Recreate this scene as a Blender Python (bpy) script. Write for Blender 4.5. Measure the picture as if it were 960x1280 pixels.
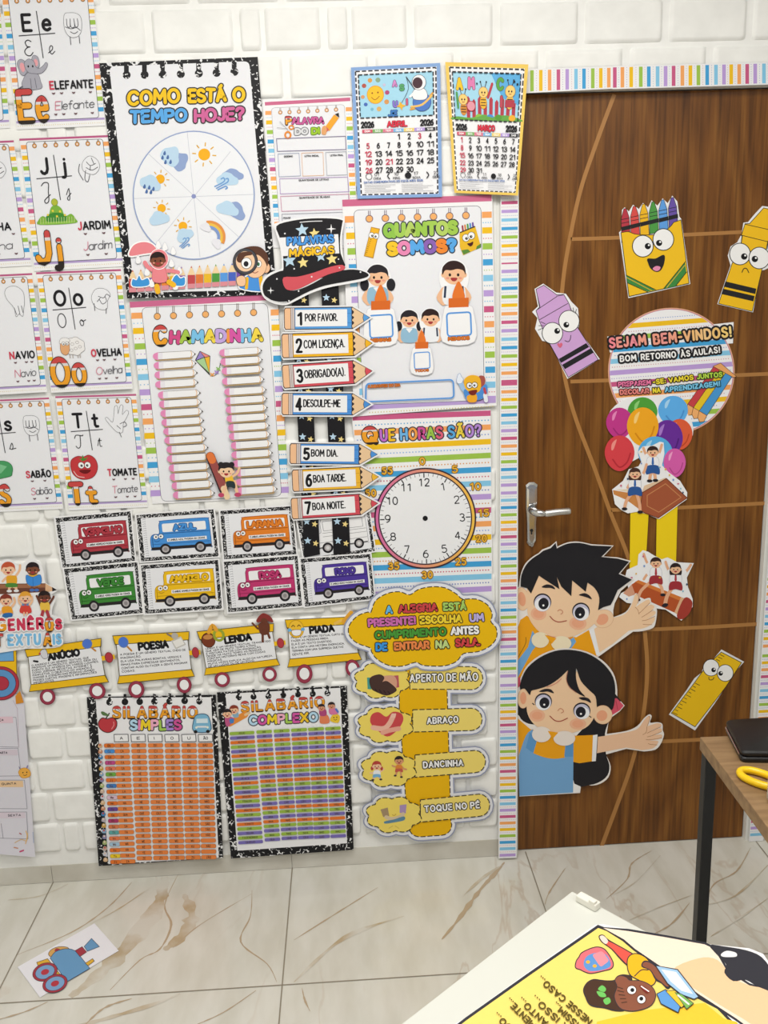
import bpy, bmesh, math, random
from mathutils import Vector, Matrix, noise

random.seed(7)
for o in list(bpy.data.objects):
    bpy.data.objects.remove(o)
scene = bpy.context.scene
COL = scene.collection

# ------------------------------------------------------------------ camera
FOC, PITCH, YAW, ROLL = 1095.6, 0.2264, 0.0411, -0.0343
CAM = Vector((-0.4578, -2.3051, 1.592))
DOOR_W = 0.69
TILE, TILE_D, TILE_X = 0.6947, 0.4731, -1.3644
fwd = Vector((math.sin(YAW) * math.cos(PITCH), math.cos(YAW) * math.cos(PITCH), -math.sin(PITCH)))
rgt = fwd.cross(Vector((0, 0, 1))).normalized()
upv = rgt.cross(fwd)
rgt, upv = rgt * math.cos(ROLL) + upv * math.sin(ROLL), upv * math.cos(ROLL) - rgt * math.sin(ROLL)
cam_d = bpy.data.cameras.new('camera')
cam_d.sensor_fit = 'VERTICAL'
cam_d.sensor_height = 36.0
cam_d.lens = FOC * 36.0 / 1280.0
cam_d.clip_start = 0.02
cam_o = bpy.data.objects.new('camera', cam_d)
COL.objects.link(cam_o)
cm = Matrix((rgt, upv, -fwd)).transposed().to_4x4()
cm.translation = CAM
cam_o.matrix_world = cm
scene.camera = cam_o

# ------------------------------------------------------------------ light
world = bpy.data.worlds.new('world')
scene.world = world
world.use_nodes = True
bgn = world.node_tree.nodes['Background']
bgn.inputs[0].default_value = (0.93, 0.95, 1.0, 1)
bgn.inputs[1].default_value = 0.44

def area(name, loc, target, sx, sy, power, col):
    l = bpy.data.lights.new(name, 'AREA')
    l.shape = 'RECTANGLE'
    l.size, l.size_y, l.energy, l.color = sx, sy, power, col
    o = bpy.data.objects.new(name, l)
    COL.objects.link(o)
    o.location = loc
    d = Vector(target) - Vector(loc)
    o.rotation_euler = d.to_track_quat('-Z', 'Y').to_euler()
    return o
area('ceiling_lamp', (-0.4, -1.3, 2.76), (-0.4, -1.2, 0), 1.5, 0.7, 52, (1.0, 0.975, 0.93))
area('ceiling_lamp', (1.0, -2.6, 2.76), (1.0, -2.5, 0), 1.2, 0.7, 26, (1.0, 0.975, 0.93))
area('ceiling_lamp', (-1.6, -2.9, 2.76), (-1.6, -2.8, 0), 1.2, 0.7, 26, (1.0, 0.975, 0.93))

vs = scene.view_settings
scene.display_settings.display_device = 'sRGB'
vs.view_transform = 'Standard'
vs.look = 'None'
vs.gamma = 1.0
vs.use_curve_mapping = False
vs.exposure = -0.56

# ------------------------------------------------------------------ colours and materials
def lin(h):
    h = h.lstrip('#')
    r = []
    for i in (0, 2, 4):
        c = int(h[i:i + 2], 16) / 255.0
        r.append(c / 12.92 if c <= 0.04045 else ((c + 0.055) / 1.055) ** 2.4)
    return (r[0], r[1], r[2], 1.0)

PAPER = '#eaebf0'
WHITE = '#f1f1f3'
INK = '#1d1c20'
PINK, ORANGE, YELLOW, GREEN, BLUE, LBLUE, PURPLE = '#c95c88', '#f3a765', '#f0c024', '#9fc450', '#45a2da', '#88c8ea', '#bb9edb'
SEQ = [PINK, ORANGE, YELLOW, GREEN, BLUE, LBLUE, PURPLE]
CH = {'k': PINK, 'o': ORANGE, 'y': YELLOW, 'g': GREEN, 'b': BLUE, 'l': LBLUE, 'p': PURPLE}
SKIN, BROWN = '#f3cda8', '#7c4a30'

def mat(name, rough=0.5, col='#808080', metal=0.0, spec=0.5):
    m = bpy.data.materials.new(name)
    m.use_nodes = True
    b = m.node_tree.nodes['Principled BSDF']
    b.inputs['Base Color'].default_value = lin(col)
    b.inputs['Roughness'].default_value = rough
    b.inputs['Metallic'].default_value = metal
    b.inputs['Specular IOR Level'].default_value = spec
    return m, m.node_tree.nodes, m.node_tree.links, b

def ramp(N, stops, interp='LINEAR'):
    r = N.new('ShaderNodeValToRGB')
    r.color_ramp.interpolation = interp
    e = r.color_ramp.elements
    while len(e) < len(stops):
        e.new(0.5)
    for k, (p, c) in enumerate(stops):
        e[k].position = p
        e[k].color = lin(c) if isinstance(c, str) else c
    return r

M = {}
# printed card: the ink colour of each shape is stored with the shape
m, N, L, b = mat('printed_card', 0.45, spec=0.2)
a = N.new('ShaderNodeAttribute'); a.attribute_name = 'ink'
n = N.new('ShaderNodeTexNoise'); n.inputs['Scale'].default_value = 60
mx = N.new('ShaderNodeMix'); mx.data_type = 'RGBA'; mx.blend_type = 'MULTIPLY'
mx.inputs['Factor'].default_value = 0.05
L.new(a.outputs['Color'], mx.inputs[6]); L.new(n.outputs['Color'], mx.inputs[7])
L.new(mx.outputs[2], b.inputs['Base Color'])
M['print'] = m
# black and white marbled notebook cover
m, N, L, b = mat('marbled_notebook_print', 0.45, spec=0.2)
t = N.new('ShaderNodeTexCoord')
n = N.new('ShaderNodeTexNoise'); n.inputs['Scale'].default_value = 75; n.inputs['Detail'].default_value = 1.5
n.inputs['Distortion'].default_value = 1.6
L.new(t.outputs['Object'], n.inputs['Vector'])
r = ramp(N, [(0.60, '#1b1b1e'), (0.62, '#e8e8ea')])
L.new(n.outputs['Fac'], r.inputs[0]); L.new(r.outputs[0], b.inputs['Base Color'])
M['marble'] = m
m, N, L, b = mat('marbled_notebook_print_fine', 0.45, spec=0.2)
t = N.new('ShaderNodeTexCoord')
n = N.new('ShaderNodeTexNoise'); n.inputs['Scale'].default_value = 190; n.inputs['Detail'].default_value = 1.5
n.inputs['Distortion'].default_value = 1.6
L.new(t.outputs['Object'], n.inputs['Vector'])
r = ramp(N, [(0.575, '#1b1b1e'), (0.60, '#e8e8ea')])
L.new(n.outputs['Fac'], r.inputs[0]); L.new(r.outputs[0], b.inputs['Base Color'])
M['marble_fine'] = m
# white foam brick panel
m, N, L, b = mat('white_foam_brick', 0.55, '#f0f0ea', spec=0.3)
t = N.new('ShaderNodeTexCoord')
n = N.new('ShaderNodeTexNoise'); n.inputs['Scale'].default_value = 22; n.inputs['Detail'].default_value = 5
L.new(t.outputs['Object'], n.inputs['Vector'])
bp = N.new('ShaderNodeBump'); bp.inputs['Strength'].default_value = 0.25; bp.inputs['Distance'].default_value = 0.004
L.new(n.outputs['Fac'], bp.inputs['Height']); L.new(bp.outputs[0], b.inputs['Normal'])
r = ramp(N, [(0.3, '#ededea'), (0.7, '#f5f5f2')])
L.new(n.outputs['Fac'], r.inputs[0]); L.new(r.outputs[0], b.inputs['Base Color'])
M['brick'] = m
m, N, L, b = mat('white_paint', 0.7, '#e9e9e4'); M['paint'] = m
# door veneer: vertical grain
m, N, L, b = mat('door_veneer', 0.36, spec=0.3)
t = N.new('ShaderNodeTexCoord')
mp = N.new('ShaderNodeMapping'); mp.inputs['Scale'].default_value = (44, 44, 1.5)
L.new(t.outputs['Object'], mp.inputs['Vector'])
n = N.new('ShaderNodeTexNoise'); n.inputs['Scale'].default_value = 1.6; n.inputs['Detail'].default_value = 7; n.inputs['Distortion'].default_value = 0.5
L.new(mp.outputs[0], n.inputs['Vector'])
mp2 = N.new('ShaderNodeMapping'); mp2.inputs['Scale'].default_value = (4.2, 4.2, 0.75); mp2.inputs['Location'].default_value = (0.35, 0, 0.2)
L.new(t.outputs['Object'], mp2.inputs['Vector'])
n2 = N.new('ShaderNodeTexNoise'); n2.inputs['Scale'].default_value = 1.0; n2.inputs['Detail'].default_value = 2
L.new(mp2.outputs[0], n2.inputs['Vector'])
ma = N.new('ShaderNodeMath'); ma.operation = 'MULTIPLY'; ma.inputs[1].default_value = 9.0
L.new(n2.outputs['Fac'], ma.inputs[0])
fr = N.new('ShaderNodeMath'); fr.operation = 'PINGPONG'; fr.inputs[1].default_value = 0.5
L.new(ma.outputs[0], fr.inputs[0])
m2 = N.new('ShaderNodeMath'); m2.operation = 'MULTIPLY_ADD'; m2.inputs[1].default_value = 0.42
L.new(fr.outputs[0], m2.inputs[0]); 
m3 = N.new('ShaderNodeMath'); m3.operation = 'MULTIPLY'; m3.inputs[1].default_value = 0.8
L.new(n.outputs['Fac'], m3.inputs[0]); L.new(m3.outputs[0], m2.inputs[2])
r = ramp(N, [(0.28, '#56320f'), (0.5, '#724619'), (0.75, '#895a25')])
mp3 = N.new('ShaderNodeMapping'); mp3.inputs['Scale'].default_value = (150, 150, 5)
L.new(t.outputs['Object'], mp3.inputs['Vector'])
n3 = N.new('ShaderNodeTexNoise'); n3.inputs['Scale'].default_value = 1.0; n3.inputs['Detail'].default_value = 3
L.new(mp3.outputs[0], n3.inputs['Vector'])
r3 = ramp(N, [(0.36, (0.72, 0.72, 0.72, 1)), (0.5, (1, 1, 1, 1))])
L.new(n3.outputs['Fac'], r3.inputs[0])
mx = N.new('ShaderNodeMix'); mx.data_type = 'RGBA'; mx.blend_type = 'MULTIPLY'; mx.inputs['Factor'].default_value = 1.0
L.new(m2.outputs[0], r.inputs[0]); L.new(r.outputs[0], mx.inputs[6]); L.new(r3.outputs[0], mx.inputs[7]); L.new(mx.outputs[2], b.inputs['Base Color'])
M['door'] = m
m, N, L, b = mat('door_inlay', 0.4, '#a9763c'); M['inlay'] = m
# polished marble floor tiles
m, N, L, b = mat('marble_floor_tile', 0.16, spec=0.5)
t = N.new('ShaderNodeTexCoord')
mp = N.new('ShaderNodeMapping'); mp.inputs['Rotation'].default_value = (0, 0, math.radians(-32)); mp.inputs['Scale'].default_value = (3.0, 0.9, 1)
L.new(t.outputs['Object'], mp.inputs['Vector'])
n = N.new('ShaderNodeTexNoise'); n.inputs['Scale'].default_value = 1.5; n.inputs['Detail'].default_value = 5; n.inputs['Distortion'].default_value = 0.7
L.new(mp.outputs[0], n.inputs['Vector'])
r = ramp(N, [(0.484, (0, 0, 0, 1)), (0.497, (0.3, 0.3, 0.3, 1)), (0.502, (0.3, 0.3, 0.3, 1)), (0.512, (0, 0, 0, 1))])
L.new(n.outputs['Fac'], r.inputs[0])
n2 = N.new('ShaderNodeTexNoise'); n2.inputs['Scale'].default_value = 1.3; n2.inputs['Detail'].default_value = 2
L.new(t.outputs['Object'], n2.inputs['Vector'])
r2 = ramp(N, [(0.42, (0, 0, 0, 1)), (0.6, (1, 1, 1, 1))])
L.new(n2.outputs['Fac'], r2.inputs[0])
mm = N.new('ShaderNodeMath'); mm.operation = 'MULTIPLY'
L.new(r.outputs[0], mm.inputs[0]); L.new(r2.outputs[0], mm.inputs[1])
n3 = N.new('ShaderNodeTexNoise'); n3.inputs['Scale'].default_value = 5; n3.inputs['Detail'].default_value = 6
L.new(mp.outputs[0], n3.inputs['Vector'])
r3 = ramp(N, [(0.35, '#cfccc1'), (0.65, '#dcdad2')])
L.new(n3.outputs['Fac'], r3.inputs[0])
mx = N.new('ShaderNodeMix'); mx.data_type = 'RGBA'; mx.inputs[7].default_value = lin('#a98560')
L.new(mm.outputs[0], mx.inputs['Factor']); L.new(r3.outputs[0], mx.inputs[6])
L.new(mx.outputs[2], b.inputs['Base Color'])
M['floor'] = m
m, N, L, b = mat('marble_vein', 0.2, '#b8a48a'); M['vein'] = m
m, N, L, b = mat('marble_vein_pale', 0.18, '#cbbfab')
t = N.new('ShaderNodeTexCoord')
n = N.new('ShaderNodeTexNoise'); n.inputs['Scale'].default_value = 11; n.inputs['Detail'].default_value = 5
L.new(t.outputs['Object'], n.inputs['Vector'])
r = ramp(N, [(0.35, '#b9a688'), (0.62, '#d3cfc5')])
L.new(n.outputs['Fac'], r.inputs[0]); L.new(r.outputs[0], b.inputs['Base Color'])
M['vein2'] = m
m, N, L, b = mat('marble_skirting', 0.3, spec=0.4)
t = N.new('ShaderNodeTexCoord')
n = N.new('ShaderNodeTexNoise'); n.inputs['Scale'].default_value = 6; n.inputs['Detail'].default_value = 5
L.new(t.outputs['Object'], n.inputs['Vector'])
r = ramp(N, [(0.35, '#c3beb2'), (0.6, '#d6d3ca')])
L.new(n.outputs['Fac'], r.inputs[0]); L.new(r.outputs[0], b.inputs['Base Color'])
M['skirt'] = m
m, N, L, b = mat('grout', 0.7, '#8d8474'); M['grout'] = m
m, N, L, b = mat('chrome', 0.12, '#d8d8d8', 1.0); M['chrome'] = m
m, N, L, b = mat('satin_nickel', 0.38, '#dcdcda', 1.0); M['satin'] = m
m, N, L, b = mat('dark_hole', 0.6, '#101010'); M['hole'] = m
m, N, L, b = mat('black_metal', 0.45, '#17181a'); M['black_metal'] = m
m, N, L, b = mat('black_leather', 0.3, '#121214'); 
n = N.new('ShaderNodeTexNoise'); n.inputs['Scale'].default_value = 160; n.inputs['Detail'].default_value = 2
bp = N.new('ShaderNodeBump'); bp.inputs['Strength'].default_value = 0.25; bp.inputs['Distance'].default_value = 0.002
L.new(n.outputs['Fac'], bp.inputs['Height']); L.new(bp.outputs[0], b.inputs['Normal'])
M['leather'] = m
m, N, L, b = mat('yellow_plastic', 0.3, '#f6cb10'); M['yplastic'] = m
m, N, L, b = mat('steel', 0.25, '#c8c8c8', 1.0); M['steel'] = m
m, N, L, b = mat('white_laminate', 0.35, '#d6d7cf'); M['laminate'] = m
m, N, L, b = mat('white_plastic', 0.4, '#e9e7dc'); M['wplastic'] = m
m, N, L, b = mat('milky_plastic', 0.25, '#e6e4da')
b.inputs['Transmission Weight'].default_value = 0.35
M['milky'] = m
m, N, L, b = mat('desk_wood', 0.45, spec=0.35)
t = N.new('ShaderNodeTexCoord')
mp = N.new('ShaderNodeMapping'); mp.inputs['Scale'].default_value = (14, 1.6, 14)
L.new(t.outputs['Object'], mp.inputs['Vector'])
n = N.new('ShaderNodeTexNoise'); n.inputs['Scale'].default_value = 4; n.inputs['Detail'].default_value = 6
L.new(mp.outputs[0], n.inputs['Vector'])
r = ramp(N, [(0.3, '#7d6144'), (0.7, '#a3845f')])
L.new(n.outputs['Fac'], r.inputs[0]); L.new(r.outputs[0], b.inputs['Base Color'])
M['desk'] = m

# ------------------------------------------------------------------ where a sight line meets a surface of the room
def ray(px, py):
    return fwd + rgt * ((px - 480.0) / FOC) + upv * ((640.0 - py) / FOC)
def on_wall(px, py, lift=0.0):
    d = ray(px, py)
    return CAM + d * ((-lift - CAM.y) / d.y)
def on_level(z0):
    def f(px, py, lift=0.0):
        d = ray(px, py)
        return CAM + d * ((z0 + lift - CAM.z) / d.z)
    return f
on_floor = on_level(0.0)

# ------------------------------------------------------------------ generic mesh helpers
def link(name, me, parent=None):
    o = bpy.data.objects.new(name, me)
    COL.objects.link(o)
    if parent:
        o.parent = parent
    return o
def tag(o, label=None, cat=None, group=None, kind=None):
    if label: o['label'] = label
    if cat: o['category'] = cat
    if group: o['group'] = group
    if kind: o['kind'] = kind
    return o
def empty(name, loc, label, cat, group=None):
    o = bpy.data.objects.new(name, None)
    o.empty_display_size = 0.05
    COL.objects.link(o)
    o.location = loc
    return tag(o, label, cat, group)
def bm_obj(name, bm, material, parent=None, smooth=False):
    me = bpy.data.meshes.new(name)
    bmesh.ops.recalc_face_normals(bm, faces=bm.faces)
    bm.to_mesh(me)
    bm.free()
    me.materials.append(material)
    if smooth:
        for p in me.polygons: p.use_smooth = True
    return link(name, me, parent)
def add_box(bm, c, s, bev=0.0, rot=None):
    r = bmesh.ops.create_cube(bm, size=1.0)
    mtx = Matrix.Translation(Vector(c)) @ ((rot or Matrix.Identity(3)).to_4x4()) @ Matrix.Diagonal((s[0], s[1], s[2], 1))
    bmesh.ops.transform(bm, matrix=mtx, verts=r['verts'])
    if bev:
        es = list({e for v in r['verts'] for e in v.link_edges})
        bmesh.ops.bevel(bm, geom=es, offset=bev, segments=3, profile=0.5, affect='EDGES')
def add_tube(bm, pts, rad, n=12, closed=False, flat=1.0):
    pts = [Vector(p) for p in pts]
    rings = []
    k = len(pts)
    for i, p in enumerate(pts):
        a = pts[(i - 1) % k] if (closed or i > 0) else p
        c = pts[(i + 1) % k] if (closed or i < k - 1) else p
        t = (c - a).normalized()
        u = t.cross(Vector((0, 0, 1)))
        if u.length < 1e-4: u = t.cross(Vector((1, 0, 0)))
        u.normalize()
        w = u.cross(t)
        rr = rad[i] if isinstance(rad, (list, tuple)) else rad
        rings.append([bm.verts.new(p + u * rr * math.cos(2 * math.pi * j / n) + w * rr * flat * math.sin(2 * math.pi * j / n)) for j in range(n)])
    for i in range(k if closed else k - 1):
        A, B = rings[i], rings[(i + 1) % k]
        for j in range(n):
            bm.faces.new((A[j], A[(j + 1) % n], B[(j + 1) % n], B[j]))
    if not closed:
        bm.faces.new(rings[0]); bm.faces.new(list(reversed(rings[-1])))
def add_lathe(bm, c, prof, n=28):
    rings = []
    for (r, z) in prof:
        rings.append([bm.verts.new((c[0] + r * math.cos(2 * math.pi * j / n), c[1] + r * math.sin(2 * math.pi * j / n), c[2] + z)) for j in range(n)])
    for A, B in zip(rings, rings[1:]):
        for j in range(n):
            bm.faces.new((A[j], A[(j + 1) % n], B[(j + 1) % n], B[j]))
    bm.faces.new(rings[0]); bm.faces.new(rings[-1])

# ------------------------------------------------------------------ lettering: every glyph is a set of pen strokes, cap height 10
def _ring(cx, cy, rx, ry): 
    return '~@' + ' '.join('%.2f,%.2f' % (cx + rx * math.sin(2 * math.pi * k / 12), cy + ry * math.cos(2 * math.pi * k / 12)) for k in range(12))
_P = '0,0 0,10 3.8,10 5.5,9.2 6,7.4 5.5,5.5 3.8,4.6 0,4.6'
_O = _ring(3.8, 5, 3.8, 5)
_c = _ring(2.6, 3.2, 2.6, 3.2)
GL = {
 'A': '0,0 3.7,10 7.4,0|1.3,3.3 6.1,3.3', 'B': '0,0 0,10 3.6,10 5.3,9.4 5.9,7.8 5.3,6 3.8,5.3 0,5.3|3.8,5.3 5.7,4.6 6.4,2.8 5.7,.8 3.8,0 0,0',
 'C': '~6.8,8.3 5.3,9.7 3.6,10 1.6,9.1 .3,7 0,5 .3,3 1.6,.9 3.6,0 5.3,.3 6.8,1.7', 'D': '0,0 0,10 3.2,10 5.4,9 6.6,6.8 6.8,5 6.6,3.2 5.4,1 3.2,0 0,0',
 'E': '5.4,10 0,10 0,0 5.4,0|0,5.2 4.6,5.2', 'F': '5.2,10 0,10 0,0|0,5.2 4.4,5.2',
 'G': '~6.8,8.3 5.3,9.7 3.6,10 1.6,9.1 .3,7 0,5 .3,3 1.6,.9 3.6,0 5.6,.5 7,2|7,1.4 7,4.6 4.2,4.6', 'H': '0,0 0,10|6.4,0 6.4,10|0,5.1 6.4,5.1',
 'I': '.3,0 .3,10', 'J': '4.4,10 4.4,3 3.6,.8 2,0 .8,.4 0,1.6', 'K': '0,0 0,10|6,10 0,4.2|2,6 6.2,0', 'L': '0,10 0,0 5,0',
 'M': '0,0 .6,10 4.1,3.2 7.6,10 8.2,0', 'N': '0,0 0,10 6.6,0 6.6,10', 'O': _O, 'P': _P, 'Q': _O + '|4.6,2.6 7.4,-.6', 'R': _P + '|3,4.6 6.2,0',
 'S': '~5.7,8.4 4.4,9.7 2.9,10 1,9.3 .3,7.6 1.1,6 3,5.1 5,4.2 5.9,2.5 5.2,.8 3,0 1.3,.3 0,1.7', 'T': '0,10 6.6,10|3.3,10 3.3,0',
 'U': '0,10 0,3.8 .5,1.6 1.6,.4 3.2,0 4.8,.4 5.9,1.6 6.4,3.8 6.4,10', 'V': '0,10 3.6,0 7.2,10', 'W': '0,10 2.4,0 4.8,8 7.2,0 9.6,10',
 'X': '0,10 6.6,0|6.6,10 0,0', 'Y': '0,10 3.3,4.8 6.6,10|3.3,4.8 3.3,0', 'Z': '0,10 6.2,10 0,0 6.2,0',
 '0': _ring(3, 5, 3, 5), '1': '0,8 2.6,10 2.6,0', '2': '~0,7.6 .8,9.4 2.8,10 4.8,9.3 5.4,7.4 4.6,5.2 2.4,2.6 0,0|0,0 5.8,0',
 '3': '~.2,8.6 2.4,10 4.6,9.3 5.2,7.6 4.4,5.9 2.4,5.3|~2.4,5.3 4.8,4.6 5.7,2.8 4.8,.8 2.6,0 0,1.4', '4': '4.4,0 4.4,10 0,3 6,3',
 '5': '5.2,10 .8,10 .4,5.6|~.4,5.6 2.6,6.3 4.8,5.5 5.6,3.3 4.6,.9 2.4,0 0,1.2', '6': '~4.9,9.6 2.6,9 .7,6.4 .1,3.4|' + _ring(2.9, 3.1, 2.8, 3.1),
 '7': '0,10 5.8,10 2,0', '8': _ring(2.9, 7.6, 2.5, 2.4) + '|' + _ring(2.9, 2.7, 2.8, 2.7), '9': _ring(2.8, 6.9, 2.8, 3.1) + '|~5.6,7 5.2,4 3.6,1.4 1,.2',
 '.': '.3,.2 .3,.1', '!': '.4,10 .4,3.4|.4,.2 .4,.1', '?': '~0,7.8 .9,9.5 2.7,10 4.6,9.2 5,7.4 4,5.6 2.6,4.4 2.6,3|2.6,.2 2.6,.1',
 '(': '~2,11 .5,8 0,5 .5,2 2,-1', ')': '~0,11 1.5,8 2,5 1.5,2 0,-1', '-': '0,4.6 3,4.6', ':': '.3,.4 .3,.3|.3,5.4 .3,5.3', ',': '.5,.4 0,-1.4', '"': '0,10 0,8|1.4,10 1.4,8',
 'a': _c + '|5,6.4 5,0', 'b': '0,10 0,0|' + _c, 'c': '~4.8,5.2 3.4,6.3 2,6.2 .4,4.8 0,3.2 .4,1.6 2,.2 3.4,.1 4.8,1.2', 'd': _c + '|5.1,10 5.1,0', 'e': '0,3.4 5,3.4|~5,3.4 4.7,5 3.6,6.2 2.4,6.4 .7,5.4 0,3.2 .7,1 2.6,0 4.6,.9',
 'f': '~4,9.6 2.8,10 1.8,9 1.6,6 1.6,0|0,6.2 3.6,6.2', 'g': _c + '|5,6.4 5,-1.4 4,-3 2,-3.2 .4,-2.4', 'h': '0,10 0,0|~0,4 1.6,6 3.4,6.3 4.6,5 4.7,3 4.7,0', 'i': '.3,6.4 .3,0|.3,9 .3,8.8',
 'j': '~2,6.4 2,-1.2 1.2,-2.8 0,-2.8|2,9 2,8.8', 'l': '.3,10 .3,0', 'm': '0,6.4 0,0|~0,4.2 1.2,6 2.8,6.2 3.6,4.6 3.6,0|~3.6,4.2 4.8,6 6.4,6.2 7.2,4.6 7.2,0', 'n': '0,6.4 0,0|~0,4 1.6,6 3.4,6.3 4.6,5 4.7,3 4.7,0',
 'o': _c, 'p': '0,6.4 0,-3|' + _c, 'r': '0,6.4 0,0|~0,4 1,5.8 2.8,6.4', 's': '~4,5.4 2.8,6.4 1,6 .3,4.8 1.4,3.6 3,3 4.2,1.8 3.4,.3 1.6,0 0,1', 't': '1.6,9 1.6,1.4 2.4,.2 3.8,.3|0,6.3 3.6,6.3', 'u': '0,6.4 0,2 1,.2 2.6,0 4.4,1.2|4.7,6.4 4.7,0', 'v': '0,6.4 2.5,0 5,6.4', 'z': '0,6.4 4.6,6.4 0,0 4.6,0', 'x': '0,6.4 4.4,0|4.4,6.4 0,0', 'y': '0,6.4 2.4,0|4.8,6.4 1.4,-3', 'q': _c + '|5,6.4 5,-3',
}
ACC = {'Á': 'Aa', 'Ã': 'At', 'À': 'Ag', 'Â': 'Ac', 'É': 'Ea', 'Ê': 'Ec', 'Í': 'Ia', 'Ó': 'Oa', 'Õ': 'Ot', 'Ú': 'Ua', 'Ç': 'Cd', 'ã': 'at', 'á': 'aa', 'ç': 'cd'}
def _parse(s):
    out = []
    for st in s.split('|'):
        sm = st.startswith('~'); st = st.lstrip('~')
        cl = st.startswith('@'); st = st.lstrip('@')
        out.append(([tuple(float(v) for v in p.split(',')) for p in st.split()], sm, cl))
    return out
_GC = {}
def glyph(ch):
    if ch in _GC: return _GC[ch]
    base = ACC[ch][0] if ch in ACC else ch
    st = _parse(GL.get(base, GL['o']))
    w = max(p[0] for s in st for p in s[0])
    if ch in ACC:
        k = ACC[ch][1]; c = w / 2; y = 0 if base.isupper() else -3.2
        st = st + {'a': [([(c - .5, 11.3 + y), (c + 1, 12.9 + y)], False, False)], 'g': [([(c + .5, 11.3 + y), (c - 1, 12.9 + y)], False, False)],
              'c': [([(c - 1.5, 11.3 + y), (c, 12.8 + y), (c + 1.5, 11.3 + y)], False, False)], 't': [([(c - 2, 11.6 + y), (c - .8, 12.4 + y), (c + .7, 11.7 + y), (c + 2, 12.5 + y)], False, False)],
              'd': [([(c, 0), (c + .5, -1.4), (c - .8, -2)], False, False)]}[k]
    _GC[ch] = (w, st)
    return _GC[ch]

def smooth(pts, closed=False, sub=4):
    n = len(pts)
    if n < 3: return list(pts)
    out = []
    for i in range(n if closed else n - 1):
        if closed:
            p0, p1, p2, p3 = pts[i - 1], pts[i], pts[(i + 1) % n], pts[(i + 2) % n]
        else:
            p0, p1, p2, p3 = pts[max(i - 1, 0)], pts[i], pts[i + 1], pts[min(i + 2, n - 1)]
        for k in range(sub):
            t = k / sub
            out.append(tuple(0.5 * (2 * p1[j] + (p2[j] - p0[j]) * t + (2 * p0[j] - 5 * p1[j] + 4 * p2[j] - p3[j]) * t * t + (3 * p1[j] - p0[j] - 3 * p2[j] + p3[j]) * t ** 3) for j in (0, 1)))
    if not closed: out.append(tuple(pts[-1]))
    return out

def ribbons(pts, w, closed=False, caps=5):
    """polygons of a pen stroke of width w along pts"""
    P = []
    for p in pts:
        if not P or math.hypot(p[0] - P[-1][0], p[1] - P[-1][1]) > 1e-6: P.append(p)
    if closed and len(P) > 2 and math.hypot(P[0][0] - P[-1][0], P[0][1] - P[-1][1]) < 1e-6: P.pop()
    h = w / 2.0
    if len(P) < 2 or (len(P) == 2 and math.hypot(P[0][0] - P[1][0], P[0][1] - P[1][1]) < 0.3 * h):
        c = P[0]
        return [[[(c[0] + h * math.cos(2 * math.pi * k / 12), c[1] + h * math.sin(2 * math.pi * k / 12)) for k in range(12)]]]
    # split at sharp corners
    chains, cur = [], [P[0]]
    n = len(P)
    if not closed:
        for i in range(1, n):
            cur.append(P[i])
            if i < n - 1:
                ax, ay = P[i][0] - P[i - 1][0], P[i][1] - P[i - 1][1]
                bx, by = P[i + 1][0] - P[i][0], P[i + 1][1] - P[i][1]
                if (ax * bx + ay * by) < 0.35 * math.hypot(ax, ay) * math.hypot(bx, by):
                    chains.append(cur); cur = [P[i]]
        chains.append(cur)
    else:
        chains = [P]
    res = []
    for C in chains:
        m = len(C)
        secs = []
        for i in range(m):
            if closed:
                a, c = C[i - 1], C[(i + 1) % m]
            else:
                a, c = C[max(i - 1, 0)], C[min(i + 1, m - 1)]
            p = C[i]
            d1 = (p[0] - a[0], p[1] - a[1]); d2 = (c[0] - p[0], c[1] - p[1])
            l1, l2 = math.hypot(*d1), math.hypot(*d2)
            if l1 < 1e-9: d1, l1 = d2, l2
            if l2 < 1e-9: d2, l2 = d1, l1
            tx, ty = d1[0] / l1 + d2[0] / l2, d1[1] / l1 + d2[1] / l2
            tl = math.hypot(tx, ty) or 1
            tx, ty = tx / tl, ty / tl
            cosv = max(0.6, (tx * d1[0] + ty * d1[1]) / l1)
            hh = h / cosv
            secs.append(((p[0] - ty * hh, p[1] + tx * hh), (p[0] + ty * hh, p[1] - tx * hh), (tx, ty)))
        polys = []
        for i in range(m if closed else m - 1):
            A, B = secs[i], secs[(i + 1) % m]
            polys.append([A[0], B[0], B[1], A[1]])
        if not closed and caps:
            for idx, sgn in ((0, -1), (m - 1, 1)):
                p = C[idx]; t = secs[idx][2]; a0 = math.atan2(t[1] * sgn, t[0] * sgn)
                polys.append([(p[0] + h * math.cos(a0 + math.pi * (k / caps - 0.5)), p[1] + h * math.sin(a0 + math.pi * (k / caps - 0.5))) for k in range(caps + 1)])
        res.append(polys)
    return res

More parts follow.
